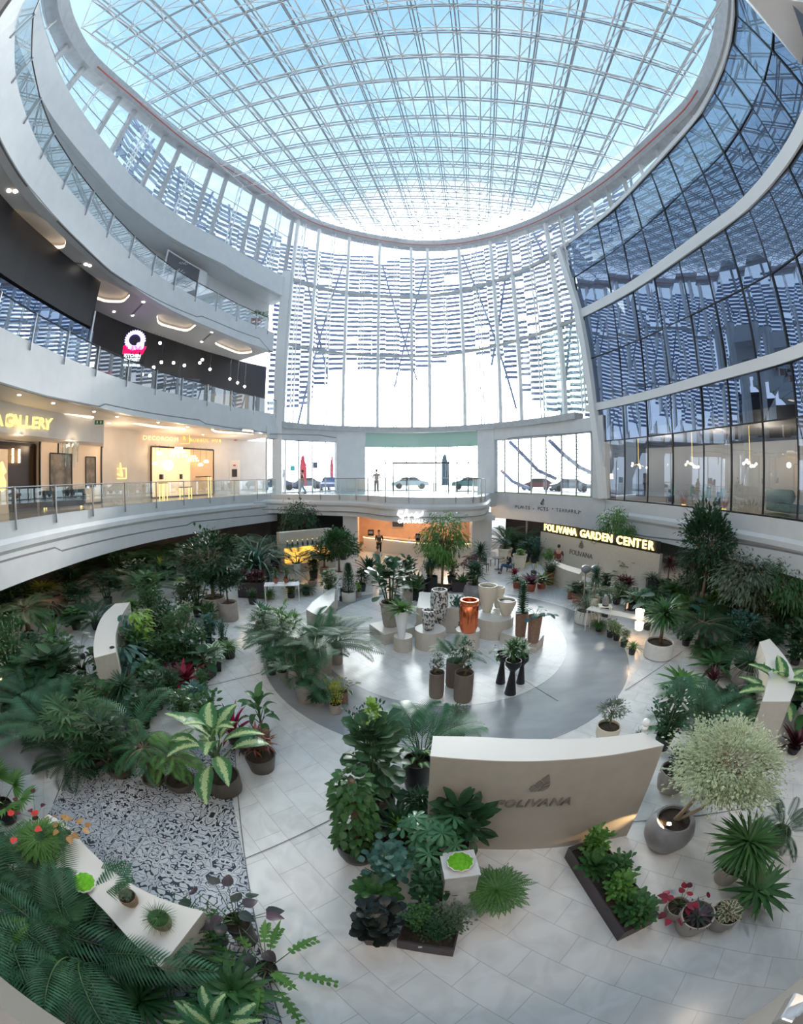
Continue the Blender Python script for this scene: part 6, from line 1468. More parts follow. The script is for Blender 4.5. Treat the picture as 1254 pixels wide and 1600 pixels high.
LM = dict(
    dark=leafm('leaf_dark_green', (.018, .060, .028), (.035, .105, .042)), mid=leafm('leaf_green', (.035, .110, .035), (.065, .175, .05)), light=leafm('leaf_light_green', (.075, .20, .04), (.13, .30, .06)),
    lime=leafm('leaf_lime', (.17, .36, .05), (.28, .46, .08)), blue=leafm('leaf_blue_green', (.045, .13, .11), (.09, .21, .17)), olive=leafm('leaf_olive', (.08, .12, .075), (.15, .20, .13)), black=leafm('leaf_black', (.010, .016, .012), (.022, .028, .024), .3),
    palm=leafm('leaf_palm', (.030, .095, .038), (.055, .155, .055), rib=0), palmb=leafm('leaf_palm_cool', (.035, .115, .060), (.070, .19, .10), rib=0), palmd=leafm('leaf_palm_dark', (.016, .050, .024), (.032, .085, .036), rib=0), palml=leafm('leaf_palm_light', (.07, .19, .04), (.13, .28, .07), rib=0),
    fern=leafm('leaf_fern', (.06, .17, .035), (.12, .26, .06), rib=0), ylw=leafm('leaf_yellow', (.35, .38, .04), (.55, .52, .07), rib=0), fid=leafm('leaf_fiddle', (.035, .095, .045), (.07, .15, .07), .35, rib=.5), schef=leafm('leaf_umbrella', (.045, .16, .075), (.09, .25, .12), .35),
    dieff=leafm('leaf_spotted', (.04, .15, .05), (.06, .20, .07), .35, 'centre', (.50, .62, .30)), vart=leafm('leaf_variegated', (.24, .33, .17), (.42, .50, .29), .5, 'edge', (.70, .74, .55), tl=.3), red=leafm('leaf_crimson', (.38, .02, .06), (.10, .02, .03), .4), pink=leafm('leaf_magenta', (.52, .015, .12), (.14, .012, .05), .4),
    croton=leafm('leaf_croton', (.10, .09, .07), (.40, .10, .07), .35), maroon=leafm('leaf_maroon', (.055, .018, .028), (.14, .03, .05), .35), white=leafm('petal_white', (.75, .75, .73), (.82, .82, .8), .6, rib=0, tl=.3), redf=leafm('petal_red', (.75, .03, .04), (.85, .10, .08), .3, rib=0),
    whtip=leafm('leaf_white_flecked', (.06, .16, .07), (.12, .25, .11), .4, 'edge', (.60, .66, .55)), marg=leafm('leaf_pale_margin', (.05, .14, .06), (.16, .13, .10), .4, 'edge', (.62, .56, .40)), autumn=leafm('leaf_copper', (.42, .20, .07), (.55, .33, .13), .5), purp=leafm('leaf_purple_green', (.03, .06, .045), (.10, .05, .08), .3))
barkm = noisy('bark', (.16, .11, .07), (.26, .19, .12), 14, .8); stemg = mat('green_stem', (.06, .12, .04), .6); barkp = noisy('pale_bark', (.42, .33, .23), (.32, .24, .16), 12, .7)
def plant(name, kind, at, h, w, lm, pot, label, group=None, z=0.0, seed=0, stem=None, rz=None, cat='plant', dz=0.0, extra=None):
    """at: foot pixel; h: top pixel row, or metres below 9; w: width in pixels, or metres below 9; pot: (style, width, height, material) or None"""
    p = Vector(at) if len(at) == 3 else G(at[0], at[1], z)
    pw = ph = 0
    if pot:
        st_, a, b_, pm = pot; pw = a / 2 if a < 4 else px_r(a, p)
        if len(at) == 2: p = p + Vector((p.x, p.y, 0)).normalized() * pw * .8
        ph = b_ if b_ < 4 else max(.12, zat(p, at[0] if len(at) == 2 else CXP, at[1] - b_) - z)
    H = h if h < 9 else zat(p, at[0], h) - z
    Wd = w if w < 9 else 2 * px_r(w, p)
    e = empty(name, (p.x, p.y, p.z), rz if rz is not None else (len(label) * 1.7 + at[0]) % 6.28, label, cat, group)
    if pot: make_pot(st_, pw, ph, pot[3], e)
    fm, sm = proto(kind, seed); zb = ph * (.98 if kind in ('fern', 'rosette', 'strap', 'nest', 'grass') else .88); hh = max(.1, H - zb)
    o = link('foliage', fm, e, (0, 0, zb + dz)); o.scale = (Wd, Wd, hh); o.material_slots[0].link = 'OBJECT'; o.material_slots[0].material = LM[lm]
    if sm:
        s = link('trunk' if kind in ('olive', 'ficus', 'weep', 'bonsai', 'vartree', 'dracaena', 'yucca1', 'pygmy', 'ivy') else 'stem', sm, e, (0, 0, zb + dz)); s.scale = (Wd, Wd, hh); s.material_slots[0].link = 'OBJECT'; s.material_slots[0].material = stem or (barkm if s.name.startswith('trunk') else stemg)
    if extra:
        k2, lm2, sc, dz2 = extra; fm2, sm2 = proto(k2, 0); o = link('blossom' if lm2 in ('white', 'redf') else 'new_growth', fm2, e, (0, 0, zb + dz2 * hh)); o.scale = (Wd * sc, Wd * sc, hh * sc); o.material_slots[0].link = 'OBJECT'; o.material_slots[0].material = LM[lm2]
    return e
# ================================================================== THE PLANTS, group by group
P = plant
# --- round stage
P('fiddle_leaf_fig', 'fiddle', (610, 982), 868, 84, 'fid', ('ribbed', 32, 42, 'taupe'), 'bushy dark fig in a ribbed taupe planter on the square podium', z=PD['boxL'][1], seed=1)
P('white_planter_fern', 'nest', (627, 1000), 922, 52, 'light', ('tallvase', 21, 46, 'silver'), 'bright green strap-leaved plant in a slim white vase on the smallest podium', z=PD['cylS'][1])
P('potted_palm', 'kentia', (708, 1076), 978, 75, 'palmb', ('cyl', 26, 44, 'brown'), 'feathery palm in the rearmost of the three brown ribbed cylinders')
P('bonsai_tree', 'bonsai', (681, 1093), 1018, 38, 'olive', ('cyl', 23, 43, 'brown'), 'twisted small tree in the left one of the three brown cylinders', seed=0)
P('bonsai_tree', 'bonsai', (722, 1100), 998, 44, 'dark', ('cyl', 29, 50, 'brown'), 'twisted small tree in the front right one of the three brown cylinders', seed=1)
P('potted_evergreen', 'spiral', (812, 996), 907, 26, 'dark', ('taper', 20, 40, 'rust'), 'narrow upright evergreen in a rusty tapered pot on the wedge podium', z=PD['boxR'][1])
P('potted_aglaonema', 'philo', (832, 1006), 938, 50, 'blue', ('taper', 22, 44, 'rust'), 'large-leaved plant in a rusty tapered pot at the right end of the stage', z=PD['boxR'][1])
P('hourglass_planter', 'bush_strap', (796, 1089), 985, 66, 'mid', ('hour', 24, 58, 'black'), 'bushy plant in the front black hourglass planter')
P('hourglass_planter', 'philo', (781, 1071), 1000, 40, 'mid', ('hour', 20, 52, 'black'), 'drooping plant in the left black hourglass planter', seed=1)
P('hourglass_planter', 'med', (812, 1071), 1010, 34, 'dark', ('hour', 18, 46, 'black'), 'small plant in the rear right black hourglass planter')
P('grey_urn_plant', 'bush_strap', (740, 948), 862, 70, 'dark', ('urn', 34, 36, 'grey'), 'dark bushy plant in a round grey urn behind the copper pot')
P('black_pot_dracaena', 'dracaena', (672, 936), 864, 40, 'dark', ('cyl', 22, 36, 'black'), 'spiky dark plant in a tall black cylinder behind the mosaic vases')
P('weeping_tree', 'weep', (690, 926), 797, 98, 'light', ('square', 30, 10, 'box'), 'tall weeping tree with pale green drooping leaves in front of the cafe sign', cat='tree')
P('flowering_bush', 'med', (712, 985), 930, 44, 'blue', None, 'blue-green bush with white blossom between the mosaic vase and the copper pot', extra=('orchid', 'white', .5, .6))
P('potted_fern', 'fern', (662, 985), 925, 30, 'blue', None, 'small bluish fern between the white planter and the tall mosaic vase')
P('tall_cylinder_plant', 'med', (636, 960), 868, 62, 'dark', ('cyl', 17, 44, 'taupe'), 'leafy bush in a rounded taupe cylinder behind the fig')
P('orchid_bed', 'orchid', (650, 925), 874, 74, 'white', ('square', 30, 14, 'box'), 'white orchids behind the big fig', extra=('cordy', 'mid', .7, 0))
P('lily_bush', 'cordy', (648, 940), 876, 52, 'mid', ('cyl', 12, 14, 'black'), 'upright leafy plant with white buds just left of the black cylinder', seed=2)
P('umbrella_bush', 'schef', (735, 905), 866, 48, 'maroon', ('cyl', 12, 10, 'black'), 'reddish bush in front of the cafe pillar, right of the weeping tree')
P('spiky_yucca', 'yucca1', (749, 900), 844, 46, 'dark', ('cyl', 10, 10, 'grey'), 'spiky dark yucca beside the cafe pillar')
# --- palm cluster left of the stage
P('areca_palm', 'areca', (462, 1050), 922, 150, 'palmb', ('taper', 30, 36, 'taupe'), 'big feathery palm in the middle of the cluster left of the stage', seed=0)
P('areca_palm', 'areca', (500, 1060), 918, 160, 'palm', ('square', 32, 50, 'taupe'), 'feathery palm in a square taupe pot, right side of the stage-left cluster', seed=1)
P('areca_palm', 'fine', (525, 1040), 940, 110, 'palmd', ('cyl', 22, 30, 'taupe'), 'dark fine-leaved palm at the right end of the palm cluster', seed=0)
P('fan_palm', 'fan', (425, 1035), 940, 84, 'palm', ('taper', 16, 22, 'dark'), 'small fan palm at the left end of the palm cluster', seed=1)
P('potted_palm', 'kentia', (479, 1102), 985, 110, 'palm', ('taper', 31, 37, 'taupe'), 'young palm in a round taupe pot at the front of the stage-left cluster')
P('speckled_shrub', 'small', (525, 1117), 1058, 44, 'ylw', ('cyl', 18, 18, 'taupe'), 'yellow-speckled small shrub in a low taupe pot at the foot of the palms')
P('potted_fern', 'fern', (500, 1105), 1070, 40, 'dark', ('taper', 20, 18, 'taupe'), 'dark fern between the young palm and the yellow shrub')
P('caladium', 'philo', (537, 1100), 1048, 40, 'marg', ('cyl', 14, 20, 'rust'), 'plant with a few big leaves behind the yellow shrub', seed=2)
P('small_bush', 'med', (426, 1056), 1010, 30, 'dark', ('taper', 16, 18, 'dark'), 'small dark bush in a dark pot at the left foot of the palm cluster')
P('small_bush', 'round', (443, 1064), 1018, 32, 'mid', ('taper', 17, 16, 'taupe'), 'small bush in an olive taupe pot beside the dark-potted one', seed=1)
P('tall_white_planter', 'fan', (455, 1060), 935, 60, 'palml', ('taper', 22, 50, 'white'), 'light green fan palm in a tall white planter inside the palm cluster', seed=2)
P('mosaic_pot_plant', 'round', (413, 1008), 945, 24, 'light', ('taper', 21, 36, 'rust'), 'small bright plant in a mottled brown pot behind the palm cluster')
# --- around the bottle shelf and white table
P('tall_white_planter', 'cordy', (576, 915), 850, 44, 'dark', ('cyl', 14, 24, 'white'), 'upright dark-leaved plant in a tall white cylinder left of the bar man')
P('bowl_tree', 'column', (545, 942), 878, 44, 'dark', ('drum', 22, 18, 'white'), 'upright small tree in a round white bowl left of the stage')
P('tall_square_planter', 'round', (517, 952), 892, 52, 'mid', ('square', 22, 34, 'white'), 'leafy plant with red flowers in a tall square white planter', extra=('anth', 'redf', .4, .6))
P('white_orchid', 'orchid', (538, 925), 890, 30, 'white', ('cyl', 8, 8, 'white'), 'white orchid behind the round white bowl tree')
P('lime_bush', 'round', (560, 934), 910, 18, 'lime', ('cyl', 9, 10, 'taupe'), 'small lime green bush in a taupe pot right of the white bowl')
P('small_bush', 'med', (535, 940), 918, 18, 'dark', ('cyl', 10, 8, 'dark'), 'small dark bush left of the white bowl')
P('ficus_tree', 'ficus', (530, 905), 828, 76, 'mid', ('cyl', 14, 12, 'white'), 'round-headed green tree to the right of the bottle shelf', cat='tree')
P('ficus_tree', 'ficus', (507, 898), 848, 58, 'dark', ('cyl', 14, 12, 'taupe'), 'smaller dark tree directly in front of the bottle shelf end', seed=1, cat='tree')
P('slim_white_planter', 'kentia', (465, 908), 836, 88, 'palm', ('taper', 12, 28, 'white'), 'slim palm in a tall white planter before the orange shelf')
P('red_cordyline', 'cordy', (433, 895), 858, 26, 'red', ('cyl', 9, 8, 'terra'), 'crimson plant left of the bottle shelf')
for x, y, lb in ((431, 911, 'small plant in a red pot at the left end of the white table'), (447, 911, 'small plant in a red pot at the right end of the white table')):
    P('table_plant', 'round', (x, y), y - 24, 18, 'mid', ('taper', 7, 8, 'terra'), lb, z=.82, seed=1)
P('potted_fern', 'fern', (421, 937), 908, 26, 'fern', ('taper', 9, 8, 'rust'), 'green fern in front of the black trough, left of the white table')
P('small_bush', 'med', (455, 935), 905, 34, 'mid', ('cyl', 12, 8, 'dark'), 'low leafy bush under the right end of the white table')
P('low_fern', 'fern', (478, 930), 898, 36, 'dark', ('cyl', 12, 8, 'dark'), 'dark low fern between the white table and the small counter')
P('patterned_pot', 'round', (488, 918), 903, 12, 'blue', ('urn', 13, 12, 'maroon' if 'maroon' in PM else 'rust'), 'small patterned round pot behind the counter left of the stage')
# tall things at the back left
P('dracaena_bush', 'grass', (402, 905), 798, 125, 'blue', ('square', 30, 16, 'box'), 'large bluish grassy plant behind the black trough', seed=1)
P('balcony_tree', 'weep', (468, 880), 780, 70, 'dark', ('cyl', 14, 12, 'dark'), 'tall dark weeping tree rising above the bottle shelf', seed=1, cat='tree')
P('bamboo_palm', 'areca', (430, 885), 808, 105, 'palmd', ('cyl', 14, 12, 'dark'), 'dark bamboo palm left of the bottle shelf', seed=2)
P('bamboo_palm', 'areca', (380, 890), 806, 115, 'palm', ('cyl', 14, 12, 'dark'), 'bamboo palm at the back under the bay corner', seed=1)
P('column_shrub', 'column', (536, 875), 822, 26, 'dark', ('cyl', 10, 10, 'dark'), 'narrow shrub between the bottle shelf and the pillar')
for i, (k, off) in enumerate(((0, .15), (1, .42), (2, .68), (0, .88))):
    q = Vector(TR3[0]).lerp(Vector(TR3[1]), off) + (Vector(TR3[2]) - Vector(TR3[1])) * .5
    P('maroon_cordyline', 'bush_strap', (q.x, q.y, .62), .95, .95, 'maroon', None, 'dark red leafy plant in the black trough, %s' % ('at its left end', 'second from its left end', 'second from its right end', 'at its right end')[i], 'dark red plants in the trough', seed=k)
P('trough_tree', 'ficus', (386, 905), 855, 40, 'mid', None, 'green bush rising behind the dark red trough plants', seed=1)
# --- two big planters left-centre
P('braided_ficus', 'ficus', (337, 968), 830, 115, 'dark', ('drum', 38, 36, 'taupe'), 'big leafy tree with a flecked stem in the larger taupe planter at left', seed=1, cat='tree')
P('ball_ficus', 'ficus', (359, 972), 888, 58, 'dark', ('drum', 30, 32, 'taupe'), 'small ball-headed tree in the front taupe planter at left', seed=2, cat='tree')
P('rhapis_palm', 'fan', (342, 900), 836, 95, 'palm', ('cyl', 18, 12, 'dark'), 'fan palm behind the two taupe planters', seed=0)
# --- left jungle, far rows
far_left = [
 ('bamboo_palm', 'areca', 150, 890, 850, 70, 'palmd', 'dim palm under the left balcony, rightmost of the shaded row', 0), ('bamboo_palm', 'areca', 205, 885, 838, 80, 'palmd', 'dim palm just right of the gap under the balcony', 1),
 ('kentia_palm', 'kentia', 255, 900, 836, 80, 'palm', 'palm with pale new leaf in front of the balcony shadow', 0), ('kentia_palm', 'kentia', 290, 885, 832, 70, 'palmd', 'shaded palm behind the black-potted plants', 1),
 ('bamboo_palm', 'areca', 325, 880, 822, 70, 'palm', 'bamboo palm beside the brown pillar at the back left', 2), ('parlour_palm', 'fine', 185, 920, 868, 70, 'palmd', 'fine-leaved palm in the middle of the left jungle', 1),
 ('areca_palm', 'areca', 232, 935, 868, 80, 'palm', 'broad palm left of the black tall pots', 1), ('ficus_bush', 'med', 240, 960, 892, 60, 'mid', 'leafy bush in front of the broad palm, left jungle', 0),
 ('ginger_bush', 'bush_strap', 205, 975, 925, 60, 'light', 'light green strappy bush behind the crescent counter', 1), ('dark_bush', 'round', 310, 965, 890, 60, 'dark', 'dark round-leaved bush left of the flecked tree', 0),
 ('lime_shrub', 'round', 283, 928, 902, 24, 'lime', 'small lime shrub between the black pots and the flecked tree', 1), ('philodendron', 'philo', 265, 985, 925, 60, 'mid', 'big-leaved plant above the white-flowered group', 0),
 ('yellow_dracaena', 'strap', 70, 935, 898, 66, 'ylw', 'bright yellow-green tuft at the far left of the jungle', 0), ('drooping_grass', 'grass', 85, 965, 905, 90, 'olive', 'fine drooping grass tree around the big brown barrel pot', 0),
 ('fan_palm', 'fan', 128, 960, 910, 60, 'palmd', 'dark fan palm right of the brown barrel pot', 1), ('cane_palm', 'areca', 152, 985, 922, 70, 'palmd', 'cane palm with bare stems behind the crescent counter', 2),
 ('ficus_bush', 'med', 20, 960, 898, 60, 'dark', 'dark bush in the shade at the left edge', 1), ('pygmy_palm', 'pygmy', 48, 1000, 915, 90, 'palm', 'round-crowned date palm near the left edge', 0),
 ('bamboo_bush', 'small', 22, 1060, 955, 80, 'mid', 'tall small-leaved bush at the left edge below the date palm', 0), ('parlour_palm', 'fine', 50, 1085, 975, 84, 'palm', 'fine palm low at the left edge', 0),
 ('rubber_plant', 'round', 120, 985, 950, 60, 'mid', 'round-leaved plant below the barrel pot', 1), ('snake_plant', 'snake', 85, 1010, 968, 46, 'light', 'group of upright pale striped leaves left of the crescent counter', 0),
 ('monstera', 'philo', 130, 1060, 985, 90, 'dark', 'large-leaved dark plant left of the crescent counter', 1), ('rubber_plant', 'rubber', 95, 1085, 1010, 84, 'dark', 'broad glossy-leaved plant above the big fine palm', 0),
 ('areca_palm', 'areca', 62, 1120, 1015, 110, 'palmb', 'feathery palm arching over the grey floor band at left', 0)]
for nm_, k_, x, y, ty, w_, lm_, lb, sd in far_left: P(nm_, k_, (x, y), ty, w_ * 1.3, lm_, ('taper', 16, 14, 'dark'), lb, seed=sd)
P('barrel_planter', 'small', (86, 965), 925, 44, 'olive', ('urn', 48, 36, 'rust'), 'large brown barrel pot with a low bush at the far left')
P('anthurium_bush', 'anth', (102, 1030), 995, 26, 'redf', ('cyl', 12, 10, 'dark'), 'red-flowered small plant left of the crescent counter')
for x, y, w_, lb, sd in ((130, 1030, 40, 'white blossom plant left of the crescent counter, upper one', 0), (150, 1085, 44, 'white blossom plant at the foot of the crescent counter', 1), (218, 905, 16, 'white flower at the back of the left jungle', 0), (265, 985, 34, 'white flower group beside the black pot right of the crescent counter', 2), (290, 935, 14, 'small white flower near the lime shrub', 1)):
    P('white_orchid', 'orchid', (x, y), y - w_ * 1.1, w_ * 1.2, 'white', ('cyl', 9, 8, 'dark'), lb, seed=sd)
P('tall_black_pot', 'snake', (253, 908), 868, 18, 'ylw', ('taper', 15, 24, 'black'), 'yellow-green upright plant in a tall black pot, left one of the pair')
P('tall_black_pot', 'dieff', (270, 908), 875, 26, 'whtip', ('taper', 15, 24, 'black'), 'white-flecked plant in a tall black pot, right one of the pair')
p = G(0, 1130); 
P('black_bowl_planter', 'areca', (38, 1130), 1055, 90, 'palmd', ('bowl', 60, 30, 'black'), 'dark palm in a wide black bowl at the left edge', seed=1)
e = empty('terracotta_pot', G(0, 1144), 0, 'small red clay pot cut by the left edge', 'pot'); make_pot('taper', .17, .3, 'terra', e)
e = empty('floor_lantern', G(10, 1090), .4, 'small lit lantern at the left edge among the palms', 'lamp'); MB().lathe([(.10, .0), (.12, .5), (.08, .55)], 14).build('body', PM['grey'], e); MB().ball((0.04, -.06, .62), .09, 10, 6, (1, 1, .7)).build('bulb', M['glow_cove'], e)
# living wall hanging over the crescent counter's inner side
P('lime_climber', 'drape', (215, 1000), .95, 1.6, 'lime', None, 'lime green hanging leaves over the right side of the crescent counter', z=.9, rz=.4)
P('staghorn_fern', 'stag', (198, 1040), 1.1, 1.7, 'blue', None, 'blue-green forked fern hanging at the near end of the crescent counter', z=.55, rz=-.3)
P('blue_climber', 'drape', (205, 1010), 1.15, 1.7, 'blue', None, 'blue-green hanging leaves in the middle of the crescent counter', z=.5, rz=.1, seed=1)
P('living_wall_fern', 'fern', (232, 1030), 1.3, 1.5, 'dark', None, 'dark hanging fern right of the blue-green hanging leaves', z=.3)
P('living_wall_bush', 'med', (222, 1060), 1.5, 1.6, 'mid', ('cyl', .5, .4, 'dark'), 'mid green bush at the foot of the hanging leaves')
# middle-left cluster
midl = [
 ('small_leaf_bush', 'small', 285, 1030, 945, 76, 'mid', 'broad small-leaved bush in the middle of the left island', ('taper', 20, 16, 'dark'), 0), ('dark_small_bush', 'small', 262, 1010, 930, 60, 'dark', 'dark small-leaved bush right of the hanging leaves', ('taper', 18, 16, 'dark'), 1),
 ('variegated_bush', 'small', 293, 985, 938, 36, 'vart', 'white-green variegated bush below the flecked tree', ('taper', 14, 14, 'white'), 0), ('caladium', 'round', 330, 1015, 958, 44, 'blue', 'bluish round-leaved bush left of the ball-headed tree', ('taper', 16, 16, 'dark'), 2),
 ('lime_sapling', 'med', 325, 968, 935, 22, 'lime', 'small bright sapling in a dark pot below the flecked tree', ('taper', 14, 12, 'black'), 1), ('potted_fern', 'grass', 359, 1031, 988, 36, 'fern', 'bright mossy fern in a dark pot, rightmost of the left island', ('taper', 22, 18, 'dark'), 0),
 ('blue_bush', 'small', 350, 1012, 965, 26, 'blue', 'bluish small-leaved bush behind the bright mossy fern', ('taper', 16, 14, 'dark'), 1), ('striped_plant', 'dieff', 325, 1062, 1005, 56, 'dark', 'dark striped-leaved plant in a square black pot', ('square', 24, 22, 'black'), 0),
 ('striped_plant', 'dieff', 338, 1050, 1000, 40, 'whtip', 'pale veined plant in the second square black pot', ('square', 20, 18, 'black'), 1), ('bromeliad', 'cordy', 290, 1075, 1022, 66, 'red', 'crimson and orange bromeliad among green plants', ('taper', 16, 12, 'dark'), 0),
 ('violet_tuft', 'cordy', 265, 1060, 1028, 36, 'maroon', 'purple-leaved tuft left of the crimson bromeliad', ('taper', 14, 10, 'dark'), 1), ('silver_strap', 'bush_strap', 312, 1112, 1058, 60, 'blue', 'silvery blue strap-leaved bush below the bromeliad', ('taper', 18, 14, 'dark'), 0),
 ('green_bush', 'med', 240, 1085, 1030, 60, 'mid', 'green bush between the crescent counter and the bromeliad', ('taper', 16, 14, 'dark'), 2)]
for nm_, k_, x, y, ty, w_, lm_, lb, pt, sd in midl: P(nm_, k_, (x, y), ty, w_ * 1.2, lm_, pt, lb, seed=sd)
# front row on the patterned tiles, brown bowls
P('rhapis_palm', 'fan', (155, 1202), 1085, 150, 'palm', ('bowl', 40, 24, 'bronze'), 'lush fan palm in the leftmost brown pot on the patterned tiles', seed=0)
P('rhapis_palm', 'fan', (195, 1218), 1100, 110, 'palmd', ('bowl', 44, 26, 'bronze'), 'dark fan palm in the second brown pot on the patterned tiles', seed=1)
P('pygmy_palm', 'bigpalm', (90, 1165), 1055, 150, 'palmb', ('bowl', 30, 20, 'bronze'), 'big arching palm left of the patterned tiles', seed=0)
P('drooping_palm', 'areca', (120, 1190), 1100, 130, 'palmd', None, 'dark drooping palm fronds over the corner of the patterned tiles', seed=2)
P('fern_palm', 'pygmy', (246, 1230), 1115, 120, 'palm', ('bowl', 36, 18, 'bronze'), 'fine-leaved palm in the middle brown pot on the patterned tiles', seed=0)
P('kentia_palm', 'kentia', (225, 1180), 1060, 150, 'palmb', ('bowl', 36, 20, 'bronze'), 'wide palm behind the middle brown pots', seed=1)
P('fern_palm', 'pygmy', (289, 1241), 1130, 110, 'palml', ('bowl', 46, 26, 'bronze'), 'light fine-leaved palm in the brown pot left of the spotted plant', seed=1)
P('spotted_dieffenbachia', 'dieff', (358, 1247), 1085, 145, 'dieff', ('cyl', 50, 38, 'bronze'), 'large plant with creamy spotted leaves in a brown pot', seed=0)
P('croton', 'bush_strap', (413, 1212), 1110, 72, 'croton', ('taper', 46, 34, 'bronze'), 'croton with red, yellow and dark leaves in a brown pot at the white floor', seed=1)
P('strelitzia', 'dieff', (413, 1160), 1060, 62, 'mid', ('taper', 20, 16, 'bronze'), 'plant with long plain green leaves behind the croton', seed=1)
P('pink_cordyline', 'cordy', (368, 1165), 1068, 60, 'pink', ('taper', 20, 16, 'bronze'), 'magenta and purple leaved plant behind the spotted plant', seed=0)
P('aloe_tuft', 'strap', (385, 1180), 1100, 44, 'maroon', ('taper', 18, 14, 'bronze'), 'dark purple strap tuft between the magenta plant and the croton', seed=1)
P('green_shrub', 'med', (330, 1150), 1075, 70, 'mid', ('taper', 18, 14, 'dark'), 'green shrub behind the spotted plant', seed=1)
P('needle_palm', 'yucca1', (205, 1120), 1050, 90, 'dark', ('taper', 18, 14, 'dark'), 'dark needle-leaved plant at the foot of the crescent counter', seed=0)
# --- bottom left
P('livistona_palm', 'livistona', (20, 1290), 1.25, 1.5, 'palml', ('bowl', .5, .35, 'black'), 'fan palm with long stiff fingers at the left edge beside the bench', seed=0)
P('livistona_palm', 'livistona', (-25, 1250), 1.3, 1.5, 'palm', ('bowl', .5, .35, 'black'), 'fan palm cut by the left edge above the bench', seed=0, rz=2)
P('bench_fern', 'fern', (75, 1330), .45, .9, 'fern', ('cyl', .25, .14, 'dark'), 'fresh green fern standing on the curved bench', z=.85)
P('anthurium', 'anth', (45, 1315), .5, .7, 'redf', ('cyl', .18, .12, 'white'), 'red waxy flowers at the left end of the curved bench', z=.85)
P('copper_leaf_plant', 'philo', (112, 1312), .4, .6, 'autumn', ('cyl', .14, .1, 'white'), 'small plant with copper coloured leaves on the bench', z=.85)
P('bench_orchid', 'anth', (62, 1290), .55, .5, 'maroon', ('cyl', .14, .12, 'white'), 'small dark red bud plant at the back of the bench', z=.85, seed=1)
P('black_leaf_plant', 'dieff', (15, 1385), 1.0, 1.2, 'black', ('taper', .35, .3, 'dark'), 'black-green broad-leaved plant below the left end of the bench', seed=1)
P('green_leaf_plant', 'dieff', (-10, 1340), 1.1, 1.1, 'mid', ('taper', .35, .3, 'dark'), 'glossy green broad-leaved plant at the left edge below the fan palm', seed=0)
P('coconut_pot', 'grass', (264, 1455), .30, .34, 'mid', ('bowl', .27, .17, 'wicker'), 'small woven ball pot with a grassy tuft on the curved bench', z=.85)
P('coconut_pot', 'small', (212, 1418), .24, .3, 'olive', ('bowl', .24, .15, 'wicker'), 'woven ball pot half hidden by palm fronds on the curved bench', z=.85)
P('date_palm', 'areca', (60, 1480), 2.1, 2.8, 'palmb', ('taper', .45, .4, 'dark'), 'huge feathery palm filling the bottom left corner', seed=0)
P('date_palm', 'areca', (170, 1530), 1.9, 2.5, 'palmb', ('taper', .45, .4, 'dark'), 'huge feathery palm at the bottom, right of the corner one', seed=1)
P('date_palm', 'bigpalm', (140, 1450), 1.5, 2.0, 'palm', ('taper', .45, .4, 'dark'), 'palm with wide fronds over the lower end of the bench', seed=1)
P('date_palm', 'areca', (20, 1570), 1.7, 2.4, 'palml', ('taper', .45, .4, 'dark'), 'bright light green palm in the bottom left corner', seed=2)
P('grass_tree', 'grass', (300, 1510), .95, 1.2, 'dark', ('taper', .35, .35, 'dark'), 'dark grassy fountain plant below the end of the bench', seed=0)
P('grass_tree', 'strap', (250, 1585), .8, 1.1, 'mid', ('taper', .3, .3, 'dark'), 'strap-leaved plant at the very bottom left of centre', seed=0)
P('philodendron', 'philo', (395, 1480), 1.25, .95, 'purp', ('taper', .34, .55, 'dark'), 'long-stalked plant with purple-green heart leaves in a dark tall pot', seed=0)
P('asparagus_fern', 'small', (352, 1480), .7, .7, 'mid', ('taper', .28, .3, 'dark'), 'feathery small-leaved bush left of the heart-leaved plant', seed=0)
P('zigzag_plant', 'serr', (432, 1535), .85, .95, 'light', ('taper', .26, .32, 'dark'), 'plant with wavy-edged yellow-green leaves in a dark pot at the bottom', seed=0)
P('fern_bush', 'nest', (385, 1570), .85, 1.0, 'mid', ('taper', .3, .3, 'dark'), 'green fern bush at the bottom, left of the wavy-edged plant', seed=1)
P('striped_dieffenbachia', 'dieff', (375, 1630), .95, 1.0, 'dieff', ('taper', .3, .3, 'dark'), 'pale striped leaves at the bottom edge below the fern bush', seed=1)
# --- island in front of the display wall, left part
P('fiddle_leaf_fig', 'fiddle', (590, 1290), 2.2, 1.55, 'fid', ('bowl', .6, .45, 'black'), 'tall fiddle-leaf fig with big lobed leaves left of the display wall', seed=0, extra=('rubber', 'lime', .22, .9))
P('ivy_column', 'ivy', (563, 1356), 1.8, 1.15, 'mid', ('bowl', .62, .42, 'black'), 'tall column of trailing heart-leaved ivy in a black bowl', seed=0)
P('coconut_palm', 'bigpalm', (655, 1235), 2.3, 1.9, 'palmb', ('bowl', .55, .5, 'black'), 'palm with stiff fan-like fronds rising behind the fiddle-leaf fig', seed=0)
P('ficus_bush', 'small', (580, 1210), 1.6, 1.1, 'dark', ('taper', .4, .35, 'dark'), 'small-leaved bush peeping out left behind the fiddle-leaf fig', seed=0)
P('gardenia_bush', 'small', (712, 1165), 1.0, .8, 'olive', ('taper', .35, .3, 'dark'), 'glossy flecked bush behind the left end of the display wall', seed=1)
P('pothos', 'philo', (650, 1245), 1.25, .6, 'dieff', ('bowl', .5, .75, 'black'), 'pale green arrow-leaved plant in a tall black pot beside the wall', seed=1)
P('zz_plant', 'cordy', (622, 1330), 1.05, 1.0, 'dark', ('bowl', .6, .35, 'black'), 'dark upright plant with a few lime leaves in a large black bowl', seed=0, extra=('cordy', 'lime', .45, .1))
P('palmlet_bush', 'bush_strap', (655, 1300), 1.1, .9, 'dark', ('taper', .3, .3, 'dark'), 'small strappy bush against the left end of the display wall', seed=0)
